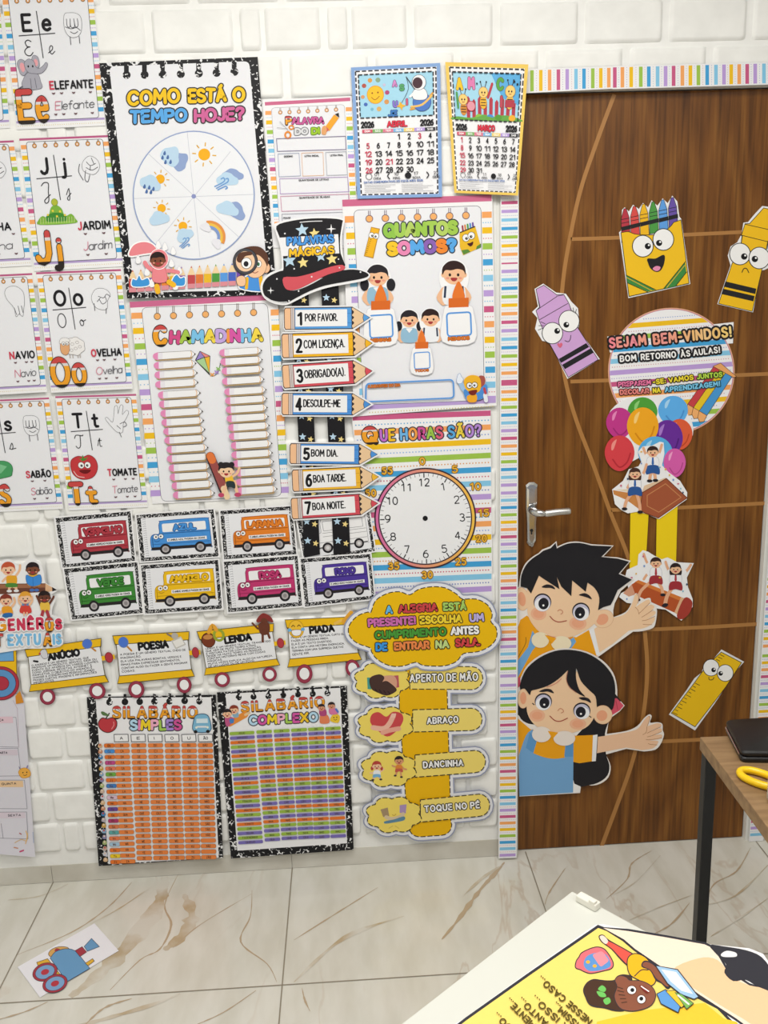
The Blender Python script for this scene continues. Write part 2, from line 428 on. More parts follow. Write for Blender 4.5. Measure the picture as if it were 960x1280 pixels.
# ------------------------------------------------------------------ a flat printed thing: sheets and printed shapes in painter's order
DZ = 0.00004
def clip_poly(P, f):
    out = []
    for i in range(len(P)):
        a, b = P[i - 1], P[i]; fa, fb = f(a), f(b)
        if (fa >= 0) != (fb >= 0):
            t = fa / (fa - fb); out.append((a[0] + (b[0] - a[0]) * t, a[1] + (b[1] - a[1]) * t))
        if fb >= 0: out.append(b)
    return out
class Art:
    def __init__(s, name, label, cat, d, plane=on_wall, group=None, bend=None):
        s.name, s.label, s.cat, s.group = name, label, cat, group
        s.plane, s.d, s.bend = plane, d, bend
        s.H = None; s.c = (0, 0, 1.0); s.off = (0, 0, 1)
        s.order = []; s.parts = {}; s.lay = 0; s.cur = None; s.sub = 0
    def crop(s, x0, y0, k): s.H = None; s.c = (x0, y0, k); return s
    def quad(s, w, h, tl, tr, br, bl):
        # homography from the w x h card to its four corners
        src = [(0, 0), (w, 0), (w, h), (0, h)]; dst = [tl, tr, br, bl]
        A, B = [], []
        for (x, y), (u, v) in zip(src, dst):
            A.append([x, y, 1, 0, 0, 0, -u * x, -u * y]); B.append(u)
            A.append([0, 0, 0, x, y, 1, -v * x, -v * y]); B.append(v)
        n = 8
        for i in range(n):
            p = max(range(i, n), key=lambda r: abs(A[r][i]))
            A[i], A[p] = A[p], A[i]; B[i], B[p] = B[p], B[i]
            for r in range(n):
                if r != i:
                    f = A[r][i] / A[i][i]
                    if f:
                        for c in range(i, n): A[r][c] -= f * A[i][c]
                        B[r] -= f * B[i]
        s.H = [B[i] / A[i][i] for i in range(n)]
        return s
    def px(s, x, y):
        x, y = x * s.off[2] + s.off[0], y * s.off[2] + s.off[1]
        if s.H:
            h = s.H; w = h[6] * x + h[7] * y + 1
            return ((h[0] * x + h[1] * y + h[2]) / w, (h[3] * x + h[4] * y + h[5]) / w)
        return (s.c[0] + x / s.c[2], s.c[1] + y / s.c[2])
    def pt(s, x, y, lift):
        q = s.px(x, y)
        l = s.d + lift
        if s.bend: l += s.bend(q[0], q[1])
        return s.plane(q[0], q[1], l)
    def part(s, name, label=None, mat='print', parent=None):
        key = len(s.order)
        s.order.append((name, label, mat, parent)); s.parts[key] = ([], [], [])
        s.cur = key
        return key
    def use(s, key): s.cur = key
    def _poly(s, pts, col, lift):
        V, F, Cc = s.parts[s.cur]
        k = len(V)
        for p in pts: V.append(s.pt(p[0], p[1], lift))
        F.append(tuple(range(k, k + len(pts)))); Cc.append(col)
    def lift(s, hold=False, sub=0):
        if not hold: s.lay += 1
        return 0.0004 + s.lay * DZ + sub * 0.000005
    def sheet(s, pts, col=WHITE, sm=False, grid=None):
        """a cut card: front face plus a real edge"""
        if sm: pts = smooth(pts, True)
        if s.cur is None: s.part('sheet')
        V, F, Cc = s.parts[s.cur]
        lf = s.lift()
        if grid and len(pts) == 4:
            nx, ny = grid
            def at(u, v):
                a = [pts[0][j] * (1 - u) + pts[1][j] * u for j in (0, 1)]; b = [pts[3][j] * (1 - u) + pts[2][j] * u for j in (0, 1)]
                return (a[0] * (1 - v) + b[0] * v, a[1] * (1 - v) + b[1] * v)
            for i in range(nx):
                for j in range(ny):
                    s._poly([at(i / nx, j / ny), at((i + 1) / nx, j / ny), at((i + 1) / nx, (j + 1) / ny), at(i / nx, (j + 1) / ny)], col, lf)
            ring = [at(i / nx, 0) for i in range(nx)] + [at(1, j / ny) for j in range(ny)] + [at(1 - i / nx, 1) for i in range(nx)] + [at(0, 1 - j / ny) for j in range(ny)]
        else:
            s._poly(pts, col, lf); ring = pts
        n = len(ring)
        for i in range(n):
            a, b = ring[i], ring[(i + 1) % n]
            k = len(V)
            V.extend([s.pt(a[0], a[1], lf), s.pt(b[0], b[1], lf), s.pt(b[0], b[1], 0), s.pt(a[0], a[1], 0)])
            F.append((k, k + 1, k + 2, k + 3)); Cc.append(WHITE)
        return s
    def poly(s, pts, col, hold=False, sm=False, sub=4, lvl=0):
        if sm: pts = smooth(pts, True, sub)
        s._poly(pts, col, s.lift(hold, lvl)); return s
    def blob(s, pts, col, ol=None, ow=0, hold=False, sub=4):
        q = smooth(pts, True, sub)
        if ol: s.line(q, ow * 2, ol, closed=True, hold=hold)
        s._poly(q, col, s.lift()); return s
    def opoly(s, pts, col, ol, ow):
        s.line(pts, ow * 2, ol, closed=True); s._poly(pts, col, s.lift()); return s
    def grid(s, quadp, nx, ny, col):
        lf = s.lift()
        P = quadp
        def at(u, v):
            a = [P[0][j] * (1 - u) + P[1][j] * u for j in (0, 1)]; b = [P[3][j] * (1 - u) + P[2][j] * u for j in (0, 1)]
            return (a[0] * (1 - v) + b[0] * v, a[1] * (1 - v) + b[1] * v)
        for i in range(nx):
            for j in range(ny):
                s._poly([at(i / nx, j / ny), at((i + 1) / nx, j / ny), at((i + 1) / nx, (j + 1) / ny), at(i / nx, (j + 1) / ny)], col, lf)
    def line(s, pts, w, col, closed=False, sm=False, hold=False, caps=5, lvl=0, sub=4):
        if sm: pts = smooth(pts, closed, sub)
        if not hold: s.lift()
        for k, polys in enumerate(ribbons(pts, w, closed, caps)):
            lf = s.lift(True, (lvl + k) % 7)
            for p in polys: s._poly(p, col, lf)
        return s
    def dash(s, pts, w, col, on, off, closed=False):
        if closed: pts = list(pts) + [pts[0]]
        s.lift()
        seg, acc, draw, left = [pts[0]], 0, True, on
        for a, b in zip(pts, pts[1:]):
            L_ = math.hypot(b[0] - a[0], b[1] - a[1]); done = 0
            while L_ - done > left:
                done += left
                p = (a[0] + (b[0] - a[0]) * done / L_, a[1] + (b[1] - a[1]) * done / L_)
                if draw:
                    seg.append(p); s.line(seg, w, col, hold=True, caps=0)
                seg = [p]; draw = not draw; left = on if draw else off
            left -= L_ - done
            seg.append(b)
        if draw and len(seg) > 1: s.line(seg, w, col, hold=True, caps=0)
    def ell(s, cx, cy, rx, ry=None, col=INK, ol=None, ow=0, hold=False, n=28, rot=0, lvl=0):
        ry = rx if ry is None else ry
        def mk(a, b):
            o = []
            for k in range(n):
                x, y = a * math.cos(2 * math.pi * k / n), b * math.sin(2 * math.pi * k / n)
                o.append((cx + x * math.cos(rot) - y * math.sin(rot), cy + x * math.sin(rot) + y * math.cos(rot)))
            return o
        if ol: s.poly(mk(rx + ow, ry + ow), ol, hold)
        if col: s.poly(mk(rx, ry), col, hold and not ol, lvl=lvl)
        return s
    def circ(s, cx, cy, rx, ry, w, col, n=48):
        s.line([(cx + rx * math.cos(2 * math.pi * k / n), cy + ry * math.sin(2 * math.pi * k / n)) for k in range(n)], w, col, closed=True)
    def rect(s, x0, y0, x1, y1, col, hold=False): return s.poly([(x0, y0), (x1, y0), (x1, y1), (x0, y1)], col, hold)
    def rr(s, q, r=0.15, n=4):
        """rounded outline of a quad q (tl,tr,br,bl); r in local units"""
        out = []
        for i in range(4):
            p, a, b = q[i], q[i - 1], q[(i + 1) % 4]
            la, lb = math.hypot(a[0] - p[0], a[1] - p[1]), math.hypot(b[0] - p[0], b[1] - p[1])
            A = (p[0] + (a[0] - p[0]) * r / la, p[1] + (a[1] - p[1]) * r / la); B = (p[0] + (b[0] - p[0]) * r / lb, p[1] + (b[1] - p[1]) * r / lb)
            for k in range(n + 1):
                t = k / n
                out.append(tuple((1 - t) ** 2 * A[j] + 2 * t * (1 - t) * p[j] + t * t * B[j] for j in (0, 1)))
        return out
    def text(s, t, a, b, h, w, col, ol=None, ow=0, gap=2.6, bands=None, slant=0, hold=False, caps=4, sub=3, wob=0, space=4.5):
        """lettering whose baseline runs from a to b, cap height h, pen width w"""
        rnd = random.Random(len(t) * 13 + int(h * 10))
        x = 0; place = []
        for ch in t:
            if ch == ' ':
                x += space; continue
            gw, st = glyph(ch)
            place.append((x, gw, st)); x += gw + gap
        tot = max(x - gap, 1)
        dx, dy = b[0] - a[0], b[1] - a[1]; Ln = math.hypot(dx, dy)
        ux, uy = dx / Ln, dy / Ln
        kx = Ln / tot; ky = h / 10.0
        def build(width, colr, is_ol):
            if not hold: s.lift()
            for i, (x0, gw, st) in enumerate(place):
                c = colr[i % len(colr)] if isinstance(colr, (list, tuple)) else colr
                an = rnd2[i] if wob else 0
                bob = rnd3[i] if wob else 0
                for j, (pts, sm, cl) in enumerate(st):
                    q = smooth(pts, cl, sub) if sm else (list(pts))
                    if bands and not is_ol:
                        qq = []
                        Q = q + [q[0]] if cl else q
                        for p0, p1 in zip(Q, Q[1:]):
                            m_ = max(1, int(math.hypot(p1[0] - p0[0], p1[1] - p0[1]) / 0.7))
                            qq += [(p0[0] + (p1[0] - p0[0]) * k / m_, p0[1] + (p1[1] - p0[1]) * k / m_) for k in range(m_)]
                        if not cl: qq.append(Q[-1])
                        q = qq
                    T = []
                    for (gx, gy) in q:
                        if an:
                            cx, cy = gx - gw / 2, gy - 5
                            gx, gy = gw / 2 + cx * math.cos(an) - cy * math.sin(an), 5 + cx * math.sin(an) + cy * math.cos(an)
                        gy += bob
                        lx = (x0 + gx + slant * gy) * kx; ly = gy * ky
                        T.append((a[0] + ux * lx + uy * ly, a[1] + uy * lx - ux * ly))
                    for kk, polys in enumerate(ribbons(T, width, cl, caps)):
                        lf = s.lift(True, (i * 3 + j + kk) % 7)
                        for p in polys:
                            if bands and not is_ol:
                                m_ = width / 2 / ky
                                def gv(v): return (((v[0] - a[0]) * uy - (v[1] - a[1]) * ux) / ky + m_) / (10 + 2 * m_)
                                for lo, hi, bc in bands:
                                    cp = clip_poly(clip_poly(p, lambda v: gv(v) - lo), lambda v: hi - gv(v))
                                    if len(cp) > 2: s._poly(cp, bc, lf)
                            else:
                                s._poly(p, c, lf)
        rnd2 = [rnd.uniform(-wob, wob) for _ in place]; rnd3 = [rnd.uniform(-wob * 4, wob * 4) for _ in place]
        if ol:
            build(w + 2 * ow, ol, True)
        build(w, col, False)
        if ol: s.lift()
        return s
    def done(s):
        """link the thing: an Empty at its base and one mesh per part"""
        allv = [v for k in s.parts for v in s.parts[k][0]]
        mn = Vector([min(v[i] for v in allv) for i in range(3)]); mxv = Vector([max(v[i] for v in allv) for i in range(3)])
        base = Vector(((mn.x + mxv.x) / 2, mxv.y, mn.z)) if s.plane is on_wall else Vector(((mn.x + mxv.x) / 2, (mn.y + mxv.y) / 2, mn.z))
        live = [k for k in range(len(s.order)) if s.parts[k][1]]
        single = len(live) == 1
        root = None if single else empty(s.name, base, s.label, s.cat, s.group)
        objs = {}
        for k in live:
            nm, lb, mt, par = s.order[k]
            V, F, Cc = s.parts[k]
            me = bpy.data.meshes.new(nm)
            me.from_pydata([v - base for v in V], [], F)
            me.materials.append(M[mt])
            at = me.color_attributes.new('ink', 'FLOAT_COLOR', 'CORNER')
            buf = []
            for f, c in zip(F, Cc):
                buf.extend(lin(c) * len(f))
            at.data.foreach_set('color', buf)
            me.update()
            o = link(s.name if single else nm, me, root if par is None else objs[par])
            objs[k] = o
            if single:
                o.location = base; tag(o, s.label, s.cat, s.group)
            elif lb: o['label'] = lb
        return root

# ================================================================== THE ROOM
DP = -0.008          # door face, measured out from the calibration plane
PW = 0.020           # first free layer in front of the brick relief
XL, XR, ZT, YB = -2.4, 2.4, 2.85, -3.6

def box_faces(bm, x0, x1, y0, y1, z0, z1, mi=0):
    vs_ = [bm.verts.new((x, y, z)) for x in (x0, x1) for y in (y0, y1) for z in (z0, z1)]
    for f in ((0, 1, 3, 2), (4, 6, 7, 5), (0, 4, 5, 1), (2, 3, 7, 6), (0, 2, 6, 4), (1, 5, 7, 3)):
        bm.faces.new([vs_[i] for i in f]).material_index = mi

bm = bmesh.new()
box_faces(bm, XL, 0.0, -0.010, 0.12, 0, ZT)
box_faces(bm, DOOR_W, XR, -0.010, 0.12, 0, ZT)
box_faces(bm, 0.0, DOOR_W, -0.010, 0.12, 2.10, ZT)
# foam brick panels: sheet plus raised bricks
FX = on_wall(621, 700).x
ztop_strip = on_wall(800, 100).z
box_faces(bm, XL, FX, -0.0115, -0.010, 0.052, ZT, 1)
box_faces(bm, FX, XR, -0.0115, -0.010, 2.13, ZT, 1)

def brick(x0, x1, z0, z1, h, rough, seed, nx, nz, bev):
    cx, cz, hx, hz = (x0 + x1) / 2, (z0 + z1) / 2, (x1 - x0) / 2, (z1 - z0) / 2
    rad = min(0.012, hz * 0.5)
    V = []
    for i in range(nx + 1):
        col = []
        for j in range(nz + 1):
            # denser towards the rim
            u = -math.cos(math.pi * i / nx); v = -math.cos(math.pi * j / nz)
            u = 0.55 * u + 0.45 * (2 * i / nx - 1); v = 0.55 * v + 0.45 * (2 * j / nz - 1)
            x, z = u * hx, v * hz
            qx, qz = abs(x) - (hx - rad), abs(z) - (hz - rad)
            d = -(math.hypot(max(qx, 0), max(qz, 0)) + min(max(qx, qz), 0) - rad)
            t = max(0.0, min(1.0, d / bev)); t = t * t * (3 - 2 * t)
            p = Vector((x + cx, seed * 3.1, z + cz))
            nz1 = 0.5 * noise.noise(p * 30) + 0.9 * (0.4 - abs(noise.noise(Vector((p.x * 22, seed * 1.7, p.z * 40)))))
            warp = noise.noise(p * 16 + Vector((3, seed, 1))) * 0.0032 * rough
            y = -0.0112 - h * t + rough * t * 0.0011 * nz1
            col.append(bm.verts.new((x + cx + warp * (1 - t), y, z + cz + warp * (1 - t))))
        V.append(col)
    for i in range(nx):
        for j in range(nz):
            f = bm.faces.new((V[i][j], V[i + 1][j], V[i + 1][j + 1], V[i][j + 1]))
            f.material_index = 1; f.smooth = True
rb = random.Random(3)
zr2b, zr2t = on_wall(460, 63).z, on_wall(460, 9).z
bh, pitch = zr2t - zr2b, (zr2t - zr2b) * 1.115
xb0, xb1 = on_wall(409.5, 40).x, on_wall(508, 40).x
bw = xb1 - xb0; pw = on_wall(517, 40).x - xb0
zsplit = on_wall(40, 400).z
for r in range(-3, 6):
    z0 = zr2b - r * pitch
    if z0 < zsplit - 0.02: continue
    off = 0 if r % 2 == 0 else pw * 0.54
    for k in range(-10, 11):
        x0 = xb0 + off + k * pw; x1 = x0 + bw
        if x1 < XL or x0 > XR or z0 + bh > ZT: continue
        if x1 > FX and z0 < 2.13:
            if z0 + bh < 2.15: 
                if x0 > FX - 0.03: continue
                x1 = min(x1, FX - 0.006)
            else:
                brick(x0, x1, 2.14, z0 + bh, 0.0074, 0.25, r * 31 + k, 16, 6, 0.0034); continue
        if rb.random() < 0.16 and x1 - x0 > 0.15:
            c = x0 + (x1 - x0) * rb.choice((0.28, 0.72))
            brick(x0, c - 0.005, z0, z0 + bh, 0.0074, 0.35, r * 31 + k, 10, 10, 0.0034)
            brick(c + 0.005, x1, z0, z0 + bh, 0.0074, 0.35, r * 31 + k + 7, 14, 10, 0.0034)
        else:
            brick(x0, x1, z0, z0 + bh, 0.0074, 0.25, r * 31 + k, 22, 12, 0.0034)
# lower panels: smaller, rougher bricks of uneven length
lp = on_wall(60, 910).z - on_wall(60, 950).z
zt = on_wall(60, 909).z + lp * 8
r = 0
while zt > 0.10:
    if zt <= zsplit + 0.12:
        x = XL + rb.uniform(-0.1, 0)
        while x < FX:
            wd = rb.choice((0.085, 0.1, 0.045, 0.13, 0.095, 0.05))
            x1 = min(x + wd, FX - 0.004)
            if x1 - x > 0.03 and x1 > -1.75:
                zb = max(zt - lp + 0.009, 0.062)
                brick(x, x1, zb, zt, 0.0070, 0.8, r * 17 + int(x * 100), 16, 12, 0.0034)
            x = x + wd + 0.010
    zt -= lp; r += 1
me = bpy.data.meshes.new('wall_back')
bm.normal_update(); bm.to_mesh(me); bm.free()
me.materials.append(M['paint']); me.materials.append(M['brick'])
tag(link('wall_back', me), kind='structure')

# floor with its grout lines and the large veins of the tiles
bm = bmesh.new()
def quad_(pts, mi):
    f = bm.faces.new([bm.verts.new(p) for p in pts]); f.material_index = mi
    return f
quad_([(XL, YB, 0), (XR, YB, 0), (XR, 0.1, 0), (XL, 0.1, 0)], 0)
g = 0.0016
for k in range(-2, 7):
    x = TILE_X + k * TILE
    if XL < x < XR: quad_([(x - g, YB, .0009), (x + g, YB, .0009), (x + g, 0.0, .0009), (x - g, 0.0, .0009)], 1)
for k in range(0, 5):
    y = -TILE_D - k * TILE
    quad_([(XL, y - g, .00105), (XR, y - g, .00105), (XR, y + g, .00105), (XL, y + g, .00105)], 1)
def vein(pts, w, mi, lv, taper=True):
    pts = smooth(pts, False, 6)
    W = [on_floor(p[0], p[1], 0.0002 + lv * 0.00004) for p in pts]
    n = len(W); rr = random.Random(int(pts[0][0] * 7))
    L_, R_ = [], []
    for i, p in enumerate(W):
        t = (W[min(i + 1, n - 1)] - W[max(i - 1, 0)]).normalized()
        s_ = Vector((-t.y, t.x, 0)); h = w * (0.35 + rr.random() * 0.75) * (math.sin(math.pi * (0.08 + 0.84 * i / (n - 1))) if taper else 1)
        L_.append(bm.verts.new(p + s_ * h)); R_.append(bm.verts.new(p - s_ * h))
    for i in range(n - 1):
        bm.faces.new((L_[i], L_[i + 1], R_[i + 1], R_[i])).material_index = mi
lv = 0
def HV(x0, y0, k, pts): return [(x0 + a / k, y0 + b / k) for a, b in pts]
A1 = lambda pts: HV(0, 1000, 2.0, pts)
A2 = lambda pts: HV(580, 1000, 2.526, pts)
for pts, w, mi in [
    (A1([(412, 190), (405, 240), (360, 320), (300, 385), (230, 450), (175, 492)]), 0.034, 3),
    (A1([(460, 235), (480, 290), (455, 340), (410, 375)]), 0.026, 3),
    (A1([(390, 190), (395, 250), (330, 330), (280, 400)]), 0.012, 3),
    (A1([(445, 186), (412, 262), (428, 312), (400, 372), (350, 400), (275, 475)]), 0.0032, 2),
    (A1([(630, 225), (626, 290), (602, 355), (668, 410), (692, 455)]), 0.0026, 2),
    (A1([(628, 235), (500, 312), (432, 370)]), 0.0022, 2),
    (A1([(330, 205), (270, 268), (180, 330), (40, 388)]), 0.0030, 2),
    (A1([(395, 205), (300, 270), (225, 310)]), 0.0035, 3),
    (A1([(170, 210), (100, 240), (20, 250)]), 0.004, 3),
    (A1([(945, 218), (830, 290), (735, 350)]), 0.0028, 2),
    (A1([(1010, 290), (860, 345), (735, 455)]), 0.010, 3),
    (A1([(755, 470), (762, 500), (775, 528)]), 0.0028, 2),
    (A1([(450, 484), (380, 512), (230, 556), (160, 570)]), 0.008, 3),
    (A1([(640, 476), (560, 530), (490, 562)]), 0.0028, 2),
    (A1([(330, 496), (260, 520), (210, 565)]), 0.004, 2),
    (A1([(120, 504), (60, 530), (-30, 556)]), 0.003, 2),
    (A2([(128, 196), (95, 235), (50, 285), (-20, 380), (-70, 440)]), 0.0085, 2),
    (A2([(120, 205), (60, 245), (0, 300)]), 0.006, 3),
    (A2([(592, 160), (530, 200), (515, 250), (450, 312)]), 0.0030, 2),
    (A2([(470, 300), (540, 260), (620, 175)]), 0.0022, 3),
    (A2([(712, 325), (650, 395), (560, 440)]), 0.003, 2),
    (A2([(720, 300), (600, 345), (520, 380)]), 0.0025, 3),
    (A2([(320, 215), (270, 290), (255, 330)]), 0.0025, 2),
    (A2([(905, 150), (860, 225), (790, 265), (760, 330)]), 0.003, 2),
    (A2([(960, 205), (860, 300), (770, 330)]), 0.0035, 3),
    (A2([(960, 310), (860, 380), (780, 430)]), 0.003, 3)]:
    vein(pts, w, mi, lv); lv += 1
me = bpy.data.meshes.new('floor'); bm.normal_update(); bm.to_mesh(me); bm.free()
for k in ('floor', 'grout', 'vein', 'vein2'): me.materials.append(M[k])
tag(link('floor', me), kind='structure')

bm = bmesh.new(); box_faces(bm, XL, XR, YB, 0.12, ZT, ZT + 0.05)
me = bpy.data.meshes.new('ceiling'); bm.to_mesh(me); bm.free(); me.materials.append(M['paint']); tag(link('ceiling', me), kind='structure')
for nm, xa, xb in (('wall_left', XL - 0.1, XL), ('wall_right', XR, XR + 0.1)):
    bm = bmesh.new(); box_faces(bm, xa, xb, YB, 0.12, 0, ZT)
    me = bpy.data.meshes.new(nm); bm.to_mesh(me); bm.free(); me.materials.append(M['paint']); tag(link(nm, me), kind='structure')

# skirting cut from the floor tile
bm = bmesh.new()
jx = [XL] + [TILE_X + k * TILE for k in range(0, 2)] + [FX + 0.012]
for a, b_ in zip(jx, jx[1:]):
    box_faces(bm, a + 0.0008, b_ - 0.0008, -0.0135, -0.0100, 0.0012, 0.056)
box_faces(bm, DOOR_W + 0.05, XR, -0.0135, -0.0100, 0.0012, 0.056)
me = bpy.data.meshes.new('baseboard_back'); bm.normal_update(); bm.to_mesh(me); bm.free(); me.materials.append(M['skirt'])
tag(link('baseboard_back', me), kind='structure')

# door leaf, inlaid strips and lever handle
bm = bmesh.new()
add_box(bm, (DOOR_W / 2, -DP + 0.018, 1.05), (DOOR_W - 0.004, 0.036, 2.094), 0.0012)
door = bm_obj('door_1', bm, M['door']); tag(door, kind='structure')
DXY = on_wall(640, 640, DP)
def inlay(pts, w=4.6, name='inlay_strip'):
    bm = bmesh.new()
    for k, polys in enumerate(ribbons(smooth(pts, False, 6), w, False, 0)):
        for p in polys:
            try: bm.faces.new([bm.verts.new(on_wall(x, y, DP + 0.0006)) for x, y in p])
            except ValueError: pass
    bmesh.ops.remove_doubles(bm, verts=bm.verts, dist=0.0002)
    return bm_obj(name, bm, M['inlay'], door)
inlay([(768, 118), (745, 180), (725, 240), (711, 305), (704, 350), (700.5, 400), (703, 450), (710, 490), (722, 530), (742, 582), (764, 643), (783, 690), (800, 745), (807, 800), (809, 840), (806, 880), (800, 915), (788, 960), (770, 1010), (752, 1058)], 5)
inlay([(713.5, 299), (800, 296), (960, 288.5), (992, 287)])
inlay([(713, 477), (800, 474), (968, 467)])
inlay([(764, 637.5), (860, 634), (957.5, 629)])
inlay([(808, 787), (880, 784), (947, 780)])
inlay([(800, 928), (875, 924.5), (938, 921)])
hp = on_wall(664, 645, DP)
sc = 0.00218
plate = bmesh.new()
def plate_pts(k): return [(-7.4 * k, 40), (-3, 43.5), (3, 43.5), (7.4 * k, 40), (7.4 * k, 10), (6.2 * k, -10), (6 * k, -33), (3, -38), (-3, -38), (-6 * k, -33), (-6.4 * k, -10), (-7.4 * k, 10)]
rings = []
for k, yy in ((1.0, 0.0), (1.0, -0.004), (0.86, -0.0075), (0.5, -0.0085)):
    rings.append([plate.verts.new((hp.x + x * sc * k, -DP + yy, hp.z + (z + 0) * sc * (1 if k > .95 else (0.93 if k > .6 else 0.86)))) for x, z in plate_pts(1)])
for A, B in zip(rings, rings[1:]):
    n = len(A)
    for j in range(n): plate.faces.new((A[j], A[(j + 1) % n], B[(j + 1) % n], B[j]))
plate.faces.new(rings[-1])
handle = bm_obj('door_handle', plate, M['chrome'], door)
l0 = on_wall(664, 636, DP)
lx1 = on_wall(676, 639, DP).x; lx2 = on_wall(707, 637, DP).x
bm = bmesh.new()
add_tube(bm, [(l0.x, -DP - 0.006, l0.z), (l0.x, -DP - 0.03, l0.z), (l0.x + 0.004, -DP - 0.042, l0.z - 0.001), (l0.x + 0.014, -DP - 0.048, l0.z - 0.002), (lx1, -DP - 0.05, l0.z - 0.003)], [0.0125, 0.011, 0.0105, 0.010, 0.0095], 16)
bm_obj('lever_neck', bm, M['chrome'], handle, True)
bm = bmesh.new()
add_tube(bm, [(lx1 - 0.001, -DP - 0.05, l0.z - 0.003), (lx1 + 0.004, -DP - 0.05, l0.z - 0.003), ((lx1 + lx2) / 2, -DP - 0.05, l0.z), (lx2 - 0.004, -DP - 0.05, l0.z + 0.001), (lx2, -DP - 0.05, l0.z + 0.001)], [0.008, 0.0093, 0.0093, 0.0093, 0.008], 16)
bm_obj('lever_grip', bm, M['satin'], handle, True)
bm = bmesh.new()
kp = on_wall(663.6, 662, DP)
add_tube(bm, [(kp.x, -DP - 0.0080, kp.z), (kp.x, -DP - 0.0095, kp.z)], 0.0045, 14)
add_box(bm, (kp.x, -DP - 0.0088, kp.z - 0.006), (0.004, 0.0015, 0.011))
bm_obj('keyhole', bm, M['hole'], handle)
bm = bmesh.new()
for yy in (612, 681):
    p = on_wall(664, yy, DP); add_tube(bm, [(p.x, -DP - 0.007, p.z), (p.x, -DP - 0.0100, p.z)], 0.0035, 12)
bm_obj('screw', bm, M['steel'], handle)

# ================================================================== FURNITURE AND LOOSE THINGS
def horiz(z, px, py): return on_level(z)(px, py)
# wooden desk on the right, corner towards the door
ZD = 0.76
c0 = horiz(ZD, 875, 921); ce = horiz(ZD, 962, 1037.5); cf = horiz(ZD, 960, 908.5)
eu = (ce - c0).normalized()                     # along the near edge
ev = Vector((-eu.y, eu.x, 0))
if ev.dot(cf - c0) < 0: ev = -ev
desk = empty('wooden_desk', (c0 + eu * 0.35 + ev * 0.6) * 1.0, 'wood-topped desk with black square steel legs in front of the door', 'desk')
desk.location.z = 0
dl = desk.location.copy()
rot = Matrix((eu, ev, Vector((0, 0, 1)))).transposed()
LEN, DEP, TH = 0.72, 1.25, 0.027
bm = bmesh.new()
add_box(bm, (0, 0, 0), (LEN, DEP, TH), 0.0015)
top = bm_obj('desk_top', bm, M['desk'], desk)
mc = rot.to_4x4(); mc.translation = c0 + eu * LEN / 2 + ev * DEP / 2 - dl; mc.translation.z = ZD - TH / 2
top.matrix_local = mc
def desk_part(name, bm):
    o = bm_obj(name, bm, M['black_metal'], desk); m4 = rot.to_4x4(); m4.translation = Vector((c0.x - dl.x, c0.y - dl.y, 0)); o.matrix_local = m4
for (u, v) in ((0.016, 0.014), (LEN - 0.016, 0.014), (0.016, DEP - 0.014), (LEN - 0.016, DEP - 0.014)):
    bm = bmesh.new(); add_box(bm, (u, v, (ZD - TH) / 2), (0.024, 0.022, ZD - TH), 0.0015); desk_part('leg', bm)
for v in (0.40, DEP - 0.40):
    bm = bmesh.new(); add_box(bm, (LEN / 2, v, ZD - TH - 0.0105), (LEN - 0.058, 0.02, 0.02), 0.0015); desk_part('frame_rail', bm)

# black zip case on the desk
q = [horiz(ZD, 905, 912), horiz(ZD, 926, 954), horiz(ZD, 1010, 955), horiz(ZD, 1010, 905)]
ctr = sum(q, Vector()) / 4
case = empty('zip_case', ctr, 'black leather case lying flat on the wooden desk', 'case')
bm = bmesh.new()
def slab(bm, q, z0, z1, inset, n=6):
    c = sum(q, Vector()) / 4
    rings = []
    for k in range(n + 1):
        t = k / n; z = z0 + (z1 - z0) * t; s_ = 1 - inset * (abs(2 * t - 1) ** 3)
        ring = []
        for i in range(4):
            p, a, b = q[i], q[i - 1], q[(i + 1) % 4]
            A, B = p + (a - p).normalized() * 0.012, p + (b - p).normalized() * 0.012
            for j in range(5):
                tt = j / 4; w = A * (1 - tt) ** 2 + p * 2 * tt * (1 - tt) + B * tt * tt
                w = c + (w - c) * s_
                ring.append(bm.verts.new((w.x - ctr.x, w.y - ctr.y, z - ctr.z)))
        rings.append(ring)
    for A, B in zip(rings, rings[1:]):
        m = len(A)
        for j in range(m): bm.faces.new((A[j], A[(j + 1) % m], B[(j + 1) % m], B[j]))
    bm.faces.new(rings[0]); bm.faces.new(rings[-1])
slab(bm, q, ZD + 0.0005, ZD + 0.011, 0.03)
bm_obj('back_cover', bm, M['leather'], case, True)
bm = bmesh.new(); slab(bm, [c + (ctr - c) * 0.012 for c in q], ZD + 0.0112, ZD + 0.0225, 0.05)
bm_obj('front_flap', bm, M['leather'], case, True)
bm = bmesh.new()
zz = [Vector((p.x - ctr.x, p.y - ctr.y, ZD + 0.0112 - ctr.z)) for p in (q[0] + (q[1] - q[0]) * 0.1, q[1] + (q[0] - q[1]) * 0.1)]
add_tube(bm, zz, 0.0016, 8); bm_obj('zip', bm, M['steel'], case)

